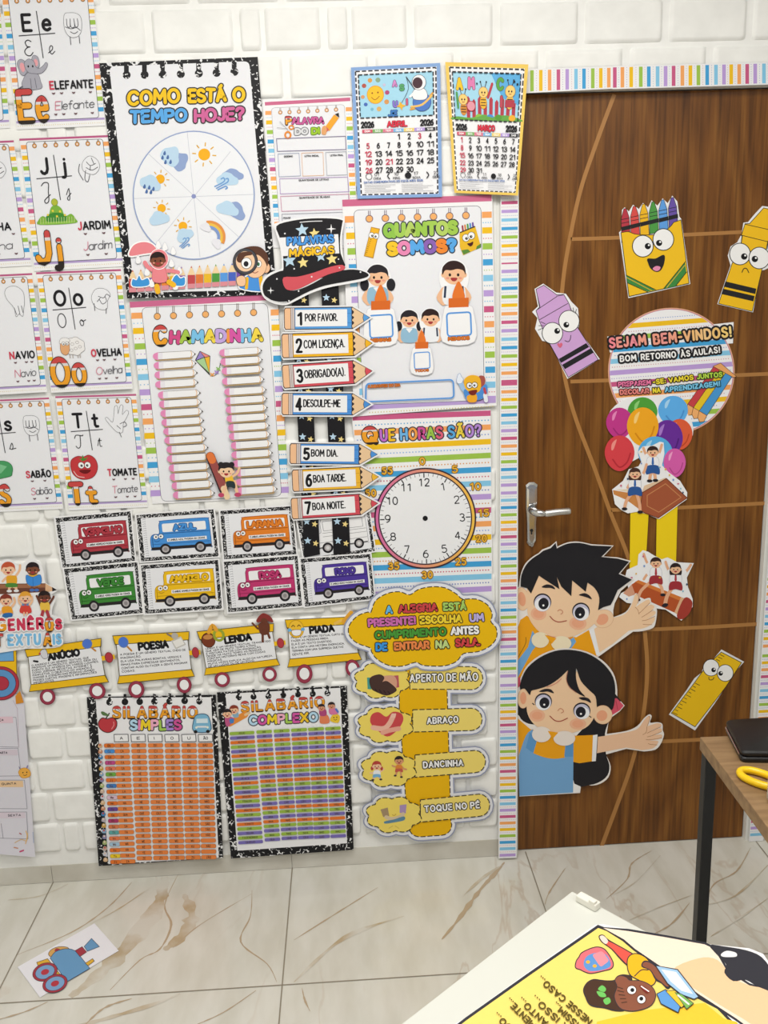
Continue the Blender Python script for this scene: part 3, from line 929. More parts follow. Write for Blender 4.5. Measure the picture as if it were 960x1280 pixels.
# scissors with yellow handles
cs = horiz(ZD + 0.006, 953, 972)
sci = empty('scissors', Vector((cs.x, cs.y, ZD)), 'scissors with bright yellow plastic handles lying on the wooden desk', 'scissors')
p_a, p_b = horiz(ZD + .006, 922, 965), horiz(ZD + .006, 958, 985)
ax = horiz(ZD + .006, 985, 985) - horiz(ZD + .006, 921, 961); ln = ax.length; ax.normalize(); ay = Vector((-ax.y, ax.x, 0))
def loop(cu, cv, ru, rv, ang):
    o = []
    for k in range(36):
        a = 2 * math.pi * k / 36
        u, v = ru * math.cos(a) * (1 + 0.12 * math.cos(a)), rv * math.sin(a)
        u, v = u * math.cos(ang) - v * math.sin(ang), u * math.sin(ang) + v * math.cos(ang)
        o.append(ax * (cu + u) + ay * (cv + v) + Vector((0, 0, 0.0075)))
    return o
o0 = horiz(ZD + .006, 921, 963) - Vector((cs.x, cs.y, ZD)); o0.z = 0
for cu, cv, an in ((0.042, 0.0, 0.0), (0.150, -0.052, 0.12)):
    bm = bmesh.new(); pts = [p + o0 for p in loop(cu, cv, 0.040, 0.0195, an)]
    add_tube(bm, pts, 0.0062, 12, True, 1.1)
    bm_obj('handle', bm, M['yplastic'], sci, True)
for cu, cv, s_ in ((0.082, -0.004, -1), (0.19, -0.048, 1)):
    bm = bmesh.new()
    a = o0 + ax * cu + ay * cv; b_ = o0 + ax * (0.24 if s_ < 0 else 0.30) + ay * (-0.024 + s_ * 0.004)
    w = ay * 0.007
    z0, z1 = (0.003, 0.0045) if s_ > 0 else (0.0046, 0.0061)
    vs_ = [bm.verts.new(Vector((p.x, p.y, z))) for z in (z0, z1) for p in (a - w, a + w, b_ + w * .1, b_ - w * .1)]
    for f in ((0, 1, 2, 3), (4, 7, 6, 5), (0, 4, 5, 1), (1, 5, 6, 2), (2, 6, 7, 3), (3, 7, 4, 0)): bm.faces.new([vs_[i] for i in f])
    bm_obj('blade', bm, M['steel'], sci)

# milky bottle at the right edge of the desk
bc = horiz(ZD, 976.5, 1003)
bot = empty('glue_bottle', Vector((bc.x, bc.y, ZD)), 'pale bottle beside the yellow scissors on the wooden desk, cut by the photo edge', 'bottle')
bm = bmesh.new(); add_lathe(bm, (0, 0, 0), [(0.012, 0.0006), (0.021, 0.002), (0.023, 0.006), (0.023, 0.05), (0.021, 0.062), (0.012, 0.072), (0.010, 0.078)])
bm_obj('body', bm, M['milky'], bot, True)
bm = bmesh.new(); add_lathe(bm, (0, 0, 0), [(0.011, 0.0782), (0.0115, 0.08), (0.010, 0.092), (0.004, 0.108), (0.003, 0.112)])
bm_obj('cap', bm, M['wplastic'], bot, True)

# white table in the foreground
ZW = 0.74
w0 = horiz(ZW, 715, 1113); wl = horiz(ZW, 500, 1280); wr = horiz(ZW, 836, 1186)
tu = (wl - w0).normalized(); tv = Vector((-tu.y, tu.x, 0))
if tv.dot(wr - w0) < 0: tv = -tv
tab = empty('white_table', Vector((0, 0, 0)), 'white table in the foreground carrying the big yellow poster', 'table')
tc = w0 + tu * 0.6 + tv * 0.35
tab.location = (tc.x, tc.y, 0)
r3 = Matrix((tu, tv, Vector((0, 0, 1)))).transposed()
def tab_part(name, bm, m_):
    o = bm_obj(name, bm, m_, tab); m4 = r3.to_4x4(); m4.translation = Vector((w0.x - tc.x, w0.y - tc.y, 0)); o.matrix_local = m4; return o
bm = bmesh.new(); add_box(bm, (0.6, 0.35, ZW - 0.0125), (1.2, 0.7, 0.025), 0.003); tab_part('table_top', bm, M['laminate'])
for u in (0.07, 1.13):
    for v in (0.07, 0.63):
        bm = bmesh.new(); add_tube(bm, [(u, v, 0.0), (u, v, ZW - 0.025)], 0.016, 14); tab_part('leg', bm, M['wplastic'])
pc = horiz(ZW, 735, 1131)
bm = bmesh.new(); add_box(bm, (0, 0, 0.0055), (0.014, 0.034, 0.011), 0.002, r3)
add_box(bm, tuple(r3 @ Vector((0.003, 0.010, 0.0125))), (0.008, 0.010, 0.005), 0.001, r3)
clip_o = bm_obj('plastic_clip', bm, M['wplastic']); clip_o.location = (pc.x, pc.y, ZW)
tag(clip_o, 'small cream plastic clip on the corner of the white foreground table', 'clip')

# ================================================================== PRINTED POSTERS AND CUT-OUTS
PENCIL = [(-9, .09, '#2a2320'), (.09, .70, '#eda12c'), (.70, .79, '#d9d6d6'), (.79, 30, '#c94a48')]
GREY = '#6a6b75'
def lerp(a, b, t): return (a[0] + (b[0] - a[0]) * t, a[1] + (b[1] - a[1]) * t)
def qat(q, u, v): return lerp(lerp(q[0], q[1], u), lerp(q[3], q[2], u), v)
def sub(q, u0, v0, u1, v1): return [qat(q, u0, v0), qat(q, u1, v0), qat(q, u1, v1), qat(q, u0, v1)]
def sidebands(A, rows, xl, w, th, tilt=0.0, dots=True):
    """printed stripes of a border: rows [(y, colour)], left edge xl(y)"""
    A.lift()
    ys = [r[0] for r in rows]
    for y, c in rows:
        x = xl(y)
        A.poly([(x, y - th / 2), (x + w, y - th / 2 + tilt * w), (x + w, y + th / 2 + tilt * w), (x, y + th / 2)], c, hold=True)
    if dots:
        rr = 0
        for (y, c), (y2, c2) in zip(rows, rows[1:]):
            ym = (y + y2) / 2; x = xl(ym); dc = (LBLUE, '#d98a9a', PURPLE, '#b9d48c', '#7fb6dc')[rr % 5]; rr += 1
            for k in range(4):
                A.ell(x + w * (k + .5) / 4, ym + tilt * w * (k + .5) / 4, th * 0.11, th * 0.11, dc, hold=True, n=6)
def rings(A, pts, r, stem, col, ol, ow, hole=False):
    for (x, y) in pts:
        A.line([(x - r * .28, y - stem), (x - r * .28, y)], ow, ol, caps=0); A.line([(x + r * .28, y - stem), (x + r * .28, y)], ow, ol, hold=True, caps=0)
    A.lift()
    for (x, y) in pts: A.ell(x, y, r + ow, r + ow, ol, hold=True, n=16)
    A.lift()
    for (x, y) in pts: A.ell(x, y, r, r, col, hold=True, n=16)
    if hole:
        A.lift()
        for (x, y) in pts: A.ell(x, y, r * .45, r * .45, PAPER, hold=True, n=12)
def sun(A, x, y, r):
    for k in range(8):
        a = k * math.pi / 4 + .1
        A.line([(x + 1.45 * r * math.cos(a), y + 1.45 * r * math.sin(a)), (x + 1.95 * r * math.cos(a), y + 1.95 * r * math.sin(a))], r * .2, '#e2b03a', hold=k > 0)
    A.ell(x, y, r, r, '#f2b01d')
def cloud(A, x, y, w, h, col, rot=0):
    P = [(-.5, .25), (-.52, -.05), (-.33, -.28), (-.12, -.5), (.15, -.42), (.32, -.2), (.5, -.02), (.5, .28), (.3, .42), (-.3, .42)]
    c, s = math.cos(rot), math.sin(rot)
    A.blob([(x + px * w * c - py * h * s, y + px * w * s + py * h * c) for px, py in P], col)
def wind(A, x, y, s, rot=-.45):
    c, sn = math.cos(rot), math.sin(rot)
    for P in ([(-1, .1), (0, .1), (.7, -.05), (.75, -.5), (.35, -.5)], [(-.9, .45), (.3, .4), (1.1, .3), (1.3, -.1), (1, -.2)], [(-.8, .75), (0, .75), (.5, .8), (.6, 1.1), (.3, 1.15)]):
        A.line([(x + s * (u * c - v * sn), y + s * (u * sn + v * c)) for u, v in P], s * .2, '#6f9fd6', sm=True)
def drops(A, pts, r, col):
    A.lift()
    for x, y in pts:
        A.poly([(x + r * .2, y - r * 1.7), (x + r * .8, y - r * .2), (x + r * .5, y + r * .8), (x - r * .3, y + r * .9), (x - r * .8, y + r * .2)], col, hold=True, sm=True, sub=2)
def face(A, x, y, r, skin, hair, style='short', ol='#4b2c20', ow=0, smile='open'):
    """small printed head"""
    if style == 'pig':
        for sgn in (-1, 1): A.ell(x + sgn * r * 1.12, y + r * .55, r * .33, r * .5, hair)
    if style == 'long': A.blob([(x - r * 1.1, y - r * .2), (x, y - r * 1.15), (x + r * 1.1, y - r * .2), (x + r * 1.15, y + r * 1.1), (x + r * .5, y + r * 1.2), (x - r * .5, y + r * 1.2), (x - r * 1.15, y + r * 1.1)], hair)
    if style == 'buns':
        for sgn in (-1, 1): A.ell(x + sgn * r * .75, y - r * .85, r * .4, r * .38, hair)
    for sgn in (-1, 1): A.ell(x + sgn * r * .98, y + r * .12, r * .2, r * .24, skin, ol if ow else None, ow, hold=sgn > 0)
    A.ell(x, y, r, r * 1.0, skin, ol if ow else None, ow)
    A.blob([(x - r * 1.06, y + r * .12), (x - r * 1.05, y - r * .55), (x - r * .5, y - r * 1.1), (x + r * .3, y - r * 1.15), (x + r * .95, y - r * .7), (x + r * 1.07, y + r * .12), (x + r * .85, y - r * .28), (x + r * .3, y - r * .42), (x - r * .25, y - r * .3), (x - r * .8, y - r * .3)], hair)
    A.lift()
    for sgn in (-1, 1): A.ell(x + sgn * r * .38, y + r * .12, r * .12, r * .15, '#20181a', hold=True, n=10)
    for sgn in (-1, 1): A.ell(x + sgn * r * .58, y + r * .42, r * .17, r * .1, '#e79a86', hold=True, n=10)
    if smile == 'open': A.poly([(x - r * .3, y + r * .4), (x + r * .3, y + r * .4), (x + r * .15, y + r * .68), (x - r * .15, y + r * .68)], '#a83a3c', sm=True)
    else: A.line([(x - r * .25, y + r * .48), (x, y + r * .58), (x + r * .25, y + r * .48)], r * .08, '#8a4a3a')
def limb(A, pts, w, col): A.line(pts, w, col, sm=True)
def kid(A, x, y, s, skin, hair, shirt, legs, style='short', arms=((-14, -2), (14, -2)), legp=((-4, 26), (4, 26)), shoe='#3a3436'):
    """little printed child: head centre (x,y), unit s"""
    for a in arms: limb(A, [(x + (5 if a[0] > 0 else -5) * s, y + 12 * s), (x + a[0] * .7 * s, y + (a[1] + 10) * .6 * s), (x + a[0] * s, y + a[1] * s)], 3.4 * s, skin)
    for k, l in enumerate(legp):
        limb(A, [(x + (-3 + 6 * k) * s, y + 20 * s), (x + (l[0] * .6 + (-1 + 2 * k)) * s, y + (20 + l[1]) * .5 * s + 2 * s), (x + l[0] * s, y + l[1] * s)], 3.4 * s, skin if legs is None else skin)
        A.ell(x + l[0] * s, y + (l[1] + 1) * s, 3 * s, 1.9 * s, shoe)
    A.blob([(x - 6 * s, y + 10 * s), (x, y + 8 * s), (x + 6 * s, y + 10 * s), (x + 6.5 * s, y + 19 * s), (x - 6.5 * s, y + 19 * s)], shirt)
    if legs: A.blob([(x - 6.5 * s, y + 17 * s), (x + 6.5 * s, y + 17 * s), (x + 7.5 * s, y + 24 * s), (x + 1 * s, y + 22 * s), (x - 7.5 * s, y + 24 * s)], legs)
    face(A, x, y, 8.5 * s, skin, hair, style)
def eyes(A, pts, r, look, ol=INK, ow=1.5, pr=.42):
    for (x, y) in pts: A.ell(x, y, r, r * 1.04, '#f4f4f4', ol, ow)
    A.lift()
    for (x, y), (dx, dy) in zip(pts, look): A.ell(x + dx * r, y + dy * r, r * pr, r * pr, '#17171a', hold=True, n=18)
    A.lift()
    for (x, y), (dx, dy) in zip(pts, look): A.ell(x + dx * r + r * .1, y + dy * r - r * .1, r * .1, r * .1, '#ffffff', hold=True, n=8)

# ------------------------------------------------------------------ alphabet cards
def make_card(letter, word, quadp, label, pic, hand, dots):
    A = Art('alphabet_card', label, 'poster', PW, group='alphabet cards on the white brick wall').quad(100, 140, *quadp)
    A.part('striped_border')
    A.sheet([(0, 0), (100, 0), (100, 140), (0, 140)], WHITE)
    A.poly([(0, .3), (100, .3), (100, 2.6), (0, 2.6)], '#bb5c86')
    rows = []
    y = 9.5
    for k in range(11):
        rows.append((y, SEQ[(k + 1) % 7])); y += 11.3
    sidebands(A, rows, lambda y: .8, 6.6, 4.6); sidebands(A, rows, lambda y: 93.2, 6.4, 4.6)
    A.rect(.5, 131.3, 99.5, 133.6, '#b39fd0')
    A.lift()
    for k in range(40): A.ell(2 + k * 2.46, 136.6, .5, .5, '#e2cf8c', hold=True, n=6)
    A.part('page')
    fr = A.rr([(7.5, 4.5), (93, 4.5), (93, 131), (7.5, 131)], 3)
    A.line(fr, 1.2, '#4c4c58', closed=True); A.poly(fr, PAPER)
    rings(A, [(16 + 12 * k, 8.6) for k in range(7)], 1.9, 4, '#e3a15e', '#8b6a46', .7, True)
    A.part('letter_forms')
    A.line([(36, 19), (38, 67)], 1.0, '#39393d', caps=0); A.line([(14, 43.5), (54, 42)], 1.0, '#39393d', caps=0)
    lo = letter.lower()
    gw = glyph(letter)[0]
    def put(ch, cx, base, h, w, sl=0, col=INK, **k):
        g_ = max(glyph(ch)[0], .6); wd = g_ * h / 10
        A.text(ch, (cx - wd / 2, base), (cx + wd / 2, base), h, w, col, slant=sl, gap=0, **k)
    put(letter, 24, 38.5, 16, 3.2); put(lo, 45.5, 38.5, 16 if lo != 'o' else 18, 3.2)
    CURS = {'E': ('~5,9 3,10 1,8.6 2,6 4,5.6 2,5.2 0,3 1,.6 3.6,0 5.6,2', '~0,1 3,3 4,5.4 2.6,6.6 1.2,4.6 1.4,1.4 3,0 5.4,2'),
            'J': ('~0,8 2,10 5,9.4 4.4,4 4,-2 2,-3.6 1.2,-1.6 5.6,2', '~0,1 2.6,6 2.4,-2.4 1,-3.4 .6,-1.4 4,2'),
            'O': (_ring(3.4, 5, 3, 5), '~@2,5.4 .4,3.4 1.4,.4 3.2,.6 3.8,3.4|~2,5.4 3,4 6,5.2'),
            'T': ('~0,7.6 1.4,10 6,9.4 6.6,10|~4.4,9.6 4,2 2,0 .4,1.6', '~0,1 2.4,8 2.2,1 4,.4|.8,5.6 4,5.8'),
            'S': ('~5.7,8.4 3,10 1,8 3,5 5,3 3,0 0,1.7', '~0,.4 2.6,6 3.4,2.4 2,0 .4,1|~2,0 4,.6 6,1'),
            'N': ('~0,1 1.6,9 2.4,9 2.4,0|~2.4,6 4,9.6 5.4,8 5.4,1 7,1', '~0,5 1.2,6 1.4,0|~1.4,4 3,6 4,5 4,1 5.4,1')}
    GL['\x01'], GL['\x02'] = CURS.get(letter, CURS['O'])
    _GC.pop('\x01', None); _GC.pop('\x02', None)
    put('\x01', 23, 64, 16, 1.0, 0, '#2d2d31'); put('\x02', 48, 63, 13, .9, 0, '#2d2d31')
    A.part('hand_sign'); hand(A)
    A.part('picture'); A.off = {'E': (5, 15, .82), 'J': (8, -5, 1), 'O': (6, 8, .88)}.get(letter, (0, 0, 1)); pic(A); A.off = (0, 0, 1)
    A.part('word')
    n = len(word)
    xe = 82 if word == 'ILHA' else 90
    x0 = xe + 1 - 6.1 * n
    A.text(word, (x0, 99), (xe, 99), 7.6, 1.75, ['#d0475a'] + [INK] * (n - 1), gap=3)
    A.text(word[0] + word[1:].lower(), (x0 + 3, 121), (xe - 1, 120), 8.6, .75, ['#d67a90'] + ['#56565c'] * (n - 1), slant=.12, gap=1.0)
    A.lift()
    for (x, yy) in [(x0 + 3 + (87 - x0) * d, yb) for yb in (103.5, 125.5) for d in dots]:
        A.poly([(x - 2, yy - .8), (x, yy - .2), (x + 2, yy - .8), (x + 1.4, yy + .7), (x, yy + 1.4), (x - 1.4, yy + .7)], '#6b4b50', hold=True)
    A.part('pencil_letters')
    GW = {'O': (3, 34)}.get(letter, (4, 34))
    xa, xb = GW
    cap = 23 if letter == 'T' else 30
    A.text(letter, (xa + 2, 131), (xa + 2 + (18 if letter == 'O' else 12.5), 131), cap, 6.0, '#eda12c', '#2c2422', .8, bands=PENCIL)
    A.text(lo, ((30 if letter == 'O' else 26), 131), ((30 if letter == 'O' else 26) + (13 if letter == 'O' else (9.5 if lo not in 'ij' else 4.5)), 131), 35 if lo in 'oesn' else (19 if lo == 't' else 24), 5.2, '#eda12c', '#2c2422', .8, bands=[(-9, .09, '#2a2320'), (.09, .47, '#eda12c'), (.47, .54, '#d9d6d6'), (.54, 30, '#c94a48')] if lo in 'oesn' else PENCIL)
    return A.done()
HC = '#46464c'
def hl(A, *st):
    for s_ in st: A.line([(62 + x, 20 + y) for x, y in s_], .75, HC, sm=True, hold=False)
def fist(A):
    A.blob([(66, 24), (72, 22), (80, 23), (84, 28), (83, 40), (78, 46), (70, 46), (65, 38)], PAPER, HC, .4)
    hl(A, [(6, 8), (6, 15), (9, 16), (10, 8)], [(10, 8), (10, 16), (14, 16), (14, 8)], [(14, 8), (15, 16), (18, 15), (18, 8)], [(4, 16), (10, 18), (16, 17), (20, 20)], [(8, 26), (8, 34)], [(18, 26), (18, 33)], [(9, 21), (13, 23), (17, 21)])
def pinky(A):
    A.blob([(68, 28), (76, 22), (84, 26), (86, 34), (80, 41), (72, 40), (67, 36)], PAPER, HC, .4)
    hl(A, [(8, 17), (6, 26), (9, 29), (12, 22)], [(10, 8), (14, 12), (20, 10)], [(9, 14), (15, 17), (22, 14)], [(2, 10), (0, 18), (4, 27)], [(14, 12), (13, 17)], [(16, 4), (18, 10)])
def ofist(A):
    A.blob([(62, 30), (68, 22), (78, 22), (84, 28), (80, 36), (78, 45), (68, 44), (63, 38)], PAPER, HC, .4)
    hl(A, [(8, 10), (14, 12), (18, 8), (22, 11)], [(9, 14), (12, 19), (17, 16), (16, 11)], [(6, 16), (10, 12)], [(2, 18), (2, 26)], [(16, 24), (15, 30)])
def okhand(A):
    A.blob([(67, 34), (70, 24), (72, 15), (75, 15), (75, 24), (79, 14), (82, 15), (80, 25), (86, 20), (88, 23), (84, 30), (80, 36), (78, 46), (72, 46), (66, 40), (59, 30), (61, 28)], PAPER, HC, .4)
    hl(A, [(14, 16), (20, 14), (22, 18), (18, 20)], [(10, 18), (14, 22)], [(12, 26), (14, 32)])
def downhand(A):
    A.blob([(68, 16), (78, 15), (86, 22), (86, 34), (84, 42), (82, 50), (78, 47), (74, 50), (73, 40), (66, 30), (64, 22)], PAPER, HC, .4)
    hl(A, [(11, 20), (13, 28)], [(16, 18), (17, 28)], [(20, 18), (21, 26)])
def elephant(A):
    G, D = '#a9a8b4', '#5e5d69'
    A.blob([(8, 96), (10, 90), (16, 82), (24, 80), (31, 84), (33, 92), (33, 101), (12, 102)], G, D, .5)
    A.blob([(6, 76), (5, 68), (10, 64), (16, 68), (17, 78), (12, 84), (8, 82)], G, D, .5); A.blob([(8, 75), (8, 70), (11, 68), (14, 71), (14, 77), (11, 80)], '#e8a3aa')
    A.blob([(24, 68), (27, 60), (33, 62), (34, 72), (30, 76), (25, 74)], G, D, .5); A.blob([(27, 68), (29, 64), (32, 66), (32, 71), (29, 73)], '#e8a3aa')
    A.blob([(14, 70), (20, 64), (27, 67), (29, 74), (34, 76), (40, 72), (43, 69), (45, 71), (42, 77), (35, 82), (26, 82), (18, 80)], G, D, .5)
    for x in (19, 25): A.ell(x, 73, 1.1, 1.5, INK)
    A.line([(20, 88), (20, 101)], .6, D, caps=0); A.line([(26, 88), (27, 101)], .6, D, caps=0)
    A.line([(8, 98), (4, 100), (3, 102)], 1.6, D, sm=True)
def garden(A):
    A.blob([(3, 92), (8, 88), (14, 90), (18, 80), (24, 77), (30, 81), (33, 89), (40, 87), (44, 92), (43, 97), (4, 97)], '#7db13f'); A.ell(23, 91, 12, 6, '#3f8a34')
    A.ell(23, 74, 3.2, 3.4, '#b3bb3c', '#6d8f2b', .5)
    A.rect(4, 94.5, 43, 97, '#8cbf4a'); A.lift()
    for k in range(14): A.line([(5 + k * 2.9, 96), (5.6 + k * 2.9, 90)], .5, '#d3dba0', hold=True, caps=0)
    for x, y in ((14, 87), (20, 83), (28, 84), (33, 88), (24, 89)): A.ell(x, y, 1.2, 1.2, '#e8d146')
def sheep(A):
    for x in (25, 29, 36, 39): A.line([(x, 96), (x, 104)], 1.6, '#b9b2ae')
    pts = []
    for k in range(14):
        a = 2 * math.pi * k / 14; pts.append((33 + 13 * math.cos(a) * (1 + .1 * (k % 2)), 89 + 11 * math.sin(a) * (1 + .12 * (k % 2))))
    A.blob(pts, '#eceaea', '#8b8788', .5)
    for x, y in ((30, 86), (37, 84), (34, 92), (40, 90), (28, 94)): A.circ(x, y, 2.2, 1.8, .5, '#a29e9f', 14)
    A.blob([(14, 86), (18, 80), (25, 82), (25, 94), (20, 100), (14, 96)], '#e0a878', '#8a5d3c', .5)
    A.blob([(13, 84), (16, 78), (24, 78), (27, 82), (20, 84)], '#eceaea', '#8b8788', .4)
    eyes(A, [(18, 85), (23, 85)], 2.2, [(.1, .2), (-.1, .2)], ow=.4)
def tomato(A):
    A.blob([(9, 86), (11, 78), (19, 74), (26, 75), (33, 73), (40, 78), (42, 88), (37, 98), (28, 102), (18, 101), (11, 95)], '#c43a3f', '#7c2126', .6)
    A.line([(12, 92), (16, 98), (24, 100)], 1.0, '#e9bdbd', sm=True)
    A.poly([(20, 76), (24, 77), (25, 72), (27, 77), (32, 75), (28, 79), (24, 80)], '#4b8a37')
    eyes(A, [(22, 85), (30, 85)], 3.6, [(.15, .1), (-.15, .1)], ow=.4)
    A.poly([(19, 91), (33, 91), (29, 95), (23, 95)], '#6e1519', sm=True)
def soap(A):
    A.blob([(-10, 82), (30, 77), (43, 82), (43, 92), (36, 97), (-10, 101)], '#4a9d63', '#2d7545', .7); A.poly([(-10, 85), (28, 80), (38, 84), (30, 92), (-10, 95)], '#7cc08f')
def ship(A): A.poly([(-20, 90), (20, 90), (10, 100), (-12, 100)], '#5a7fb5')
def island(A): A.ell(8, 92, 20, 6, '#e2c583')
ship_l = ship
def flatp(a): return tuple(a)
make_card('E', 'ELEFANTE', ((1, -9), (116, -12), (132, 157), (21, 162)), 'alphabet card with a grey elephant, at the top of the wall', elephant, fist, (.0, .2, .5, .92))
make_card('J', 'JARDIM', ((24, 173), (135, 168.5), (155, 333), (43, 339)), 'alphabet card with a green garden, below the elephant card', garden, pinky, (.12, .75))
make_card('O', 'OVELHA', ((45, 340), (151, 336), (166, 486), (64, 491)), 'alphabet card with a white sheep, left of the striped roll-call poster', sheep, ofist, (.1, .35, .75))
make_card('T', 'TOMATE', ((69, 495), (170, 492), (185, 634), (86, 638)), 'alphabet card with a smiling red tomato', tomato, okhand, (.1, .55, .85))
make_card('D', 'DADO', ((-112, -2), (-1, -6), (12.5, 160), (-98, 166)), 'alphabet card left of the elephant card, only its striped border in view', island, fist, (.1, .6))
make_card('I', 'ILHA', ((-94, 180), (17, 175), (40, 332), (-71, 338)), 'alphabet card cut by the left photo edge, its word ending in HA', island, pinky, (.1, .8))
make_card('N', 'NAVIO', ((-63, 346), (40, 341), (59, 490), (-44, 496)), 'alphabet card at the left photo edge reading NAVIO under a downward hand', ship, downhand, (.1, .6, .85))
make_card('S', 'SABÃO', ((-41, 501), (61, 496.5), (79, 636), (-23, 641)), 'alphabet card cut by the left photo edge, with a green bar of soap', soap, fist, (.12, .7))

# ------------------------------------------------------------------ weather poster
A = Art('weather_poster', 'black marbled weather poster asking COMO ESTÁ O TEMPO HOJE with a round weather dial', 'poster', PW + .003).crop(0, 0, 1)
A.part('marbled_border', mat='marble')
A.sheet([(124, 79), (322, 71), (346, 368), (159, 373)])
A.part('page')
A.poly(A.rr([(136.5, 83), (311.5, 76.5), (336, 362), (168, 366)], 7), PAPER)
A.crop(110, 60, 4)
for k, (x, y) in enumerate([(193, 135), (283, 134), (373, 131), (464, 130), (554, 127), (643, 124), (732, 119)]):
    A.part('binding_ring', mat='marble'); A.rect(x - 13, y - 66, x + 11, y - 4, INK); A.ell(x, y, 20, 20, INK)
A.part('title')
A.text('COMO', (205, 283), (455, 270), 62, 17, '#f2c51c', '#33312f', 6, wob=.07)
A.text('ESTÁ', (508, 268), (685, 262), 58, 17, '#f2c51c', '#33312f', 6, wob=.07)
A.text('O', (730, 263), (779, 262), 60, 17, '#f2c51c', '#33312f', 6)
A.text('TEMPO', (216, 372), (490, 360), 54, 17, '#5aa9ea', '#33312f', 6, wob=.07)
A.text('HOJE?', (538, 366), (776, 352), 54, 17, '#d0659b', '#33312f', 6, wob=.07)
A.crop(140, 150, 4.571)
A.part('weather_dial')
A.ell(467, 430, 342, 362, '#eceef3', '#93a4cc', 7, n=64)
for a, b in (((430, 70), (503, 785)), ((205, 190), (728, 672)), ((126, 449), (810, 425)), ((677, 180), (262, 692))): A.line([a, b], 2.6, '#c2c5d2', caps=0)
A.ell(467, 436, 13, 13, '#8a93c4')
A.part('weather_symbol')
sun(A, 527, 197, 34)
cloud(A, 388, 235, 100, 110, '#90a5d0', 1.0); cloud(A, 338, 205, 110, 115, '#bcd8ee', .7); drops(A, [(300, 192), (288, 217), (318, 215), (305, 243), (334, 242)], 10, '#4d6ea8')
cloud(A, 690, 312, 120, 70, '#90a5d0'); cloud(A, 660, 338, 120, 80, '#bcd8ee'); wind(A, 620, 360, 38)
cloud(A, 705, 515, 130, 92, '#90a5d0', .55); cloud(A, 662, 505, 125, 84, '#bcd8ee', .2)
sun(A, 275, 337, 26); cloud(A, 222, 358, 118, 88, '#bcd8ee', .3); drops(A, [(185, 382), (212, 388), (236, 396), (197, 410), (222, 414)], 10, '#4d6ea8')
sun(A, 283, 504, 24); cloud(A, 270, 560, 110, 84, '#bcd8ee', -.25)
sun(A, 405, 606, 25); cloud(A, 415, 655, 95, 80, '#bcd8ee', -.6); wind(A, 408, 700, 30, -.7)
for r_, c in ((85, '#e2934a'), (70, '#ecc04e'), (55, '#7f9ad0')):
    A.line([(555 + r_ * math.cos(a) , 668 + r_ * math.sin(a)) for a in [(-1.75 + .2 * k) for k in range(12)]], 17, c, sm=True, caps=0)
cloud(A, 537, 612, 62, 50, '#e6e6ee', .4); cloud(A, 600, 705, 62, 50, '#e6e6ee', .9)
A.part('pencil_row')
pc = ['#c6514f', '#de8a3c', '#8a5bb0', '#c6514f', '#e8853a', '#e8b92c', '#8a5bb0', '#c14a50', '#de7a3c', '#e8b92c', '#4f9a44', '#5a9ae0', '#4a66c2', '#7a55b0']
for k, c in enumerate(pc):
    x = 118 + k * 46.5 + (10 if k > 6 else 0); y = 905 - k * 3.2
    A.poly([(x - 21, y), (x, y - 50), (x + 21, y), (x + 21, y + 52), (x - 21, y + 52)], '#f0d3a6')
    A.poly([(x - 21, y + 3), (x + 21, y + 2), (x + 21, y + 52), (x - 21, y + 54)], c, hold=True, lvl=2)
    A.poly([(x - 21, y + 54), (x + 21, y + 52), (x + 21, y + 78), (x - 21, y + 80)], '#dc8f98', hold=True, lvl=2)
    A.poly([(x - 5, y - 38), (x, y - 50), (x + 5, y - 38)], c, hold=True, lvl=3)
A.part('child_picture', 'child in a pink raincoat under a pink umbrella')
A.blob([(100, 775), (120, 720), (170, 698), (220, 705), (252, 735), (240, 755), (180, 765)], '#ea8890', '#fbfbfb', 8)
for x, y in ((150, 800), (265, 715), (303, 725), (350, 750), (340, 820), (200, 870), (385, 862), (228, 935), (362, 950)): A.blob([(x - 2, y - 26), (x + 15, y + 4), (x + 8, y + 18), (x - 8, y + 18), (x - 14, y + 4)], '#f6f6f8', '#c9ccd4', 2)
A.blob([(120, 950), (118, 910), (140, 915), (155, 890), (170, 915), (205, 905), (208, 945)], '#3f97dc', '#fbfbfb', 6)
A.blob([(345, 940), (350, 905), (370, 885), (390, 905), (415, 900), (410, 945)], '#3f97dc', '#fbfbfb', 6)
for a in ([(250, 905), (256, 950), (262, 985)], [(290, 905), (325, 925), (350, 940)]): A.line(a, 26, '#6b4030', sm=True)
A.line([(256, 950), (262, 980)], 30, '#f2b92c'); A.line([(325, 925), (352, 942)], 30, '#f2b92c')
A.line([(240, 860), (205, 840), (188, 815)], 24, '#ea8890', sm=True); A.line([(300, 862), (340, 862), (378, 870)], 22, '#ea8890', sm=True)
A.blob([(235, 850), (262, 835), (300, 845), (312, 920), (236, 922)], '#ea8890', '#b9606c', 2)
A.ell(268, 795, 52, 56, '#ea8890', '#fbfbfb', 4)
face(A, 262, 800, 40, '#7d4a34', '#2a1d1a')
A.part('child_picture', 'boy looking through a magnifying glass')
A.blob([(730, 960), (760, 900), (800, 885), (850, 900), (868, 975)], '#4b93de', '#fbfbfb', 6)
A.line([(848, 895), (856, 965)], 22, '#f0b92c'); A.line([(772, 905), (768, 960)], 18, '#f0b92c')
A.ell(880, 845, 22, 28, '#eebd96', '#5c3a2a', 2)
A.blob([(745, 830), (760, 760), (820, 745), (875, 780), (880, 850), (845, 895), (790, 895)], '#f2c6a0', '#5c3a2a', 2)
A.blob([(715, 800), (730, 745), (790, 722), (850, 728), (890, 775), (888, 835), (868, 800), (830, 770), (780, 790)], '#5b3a2c')
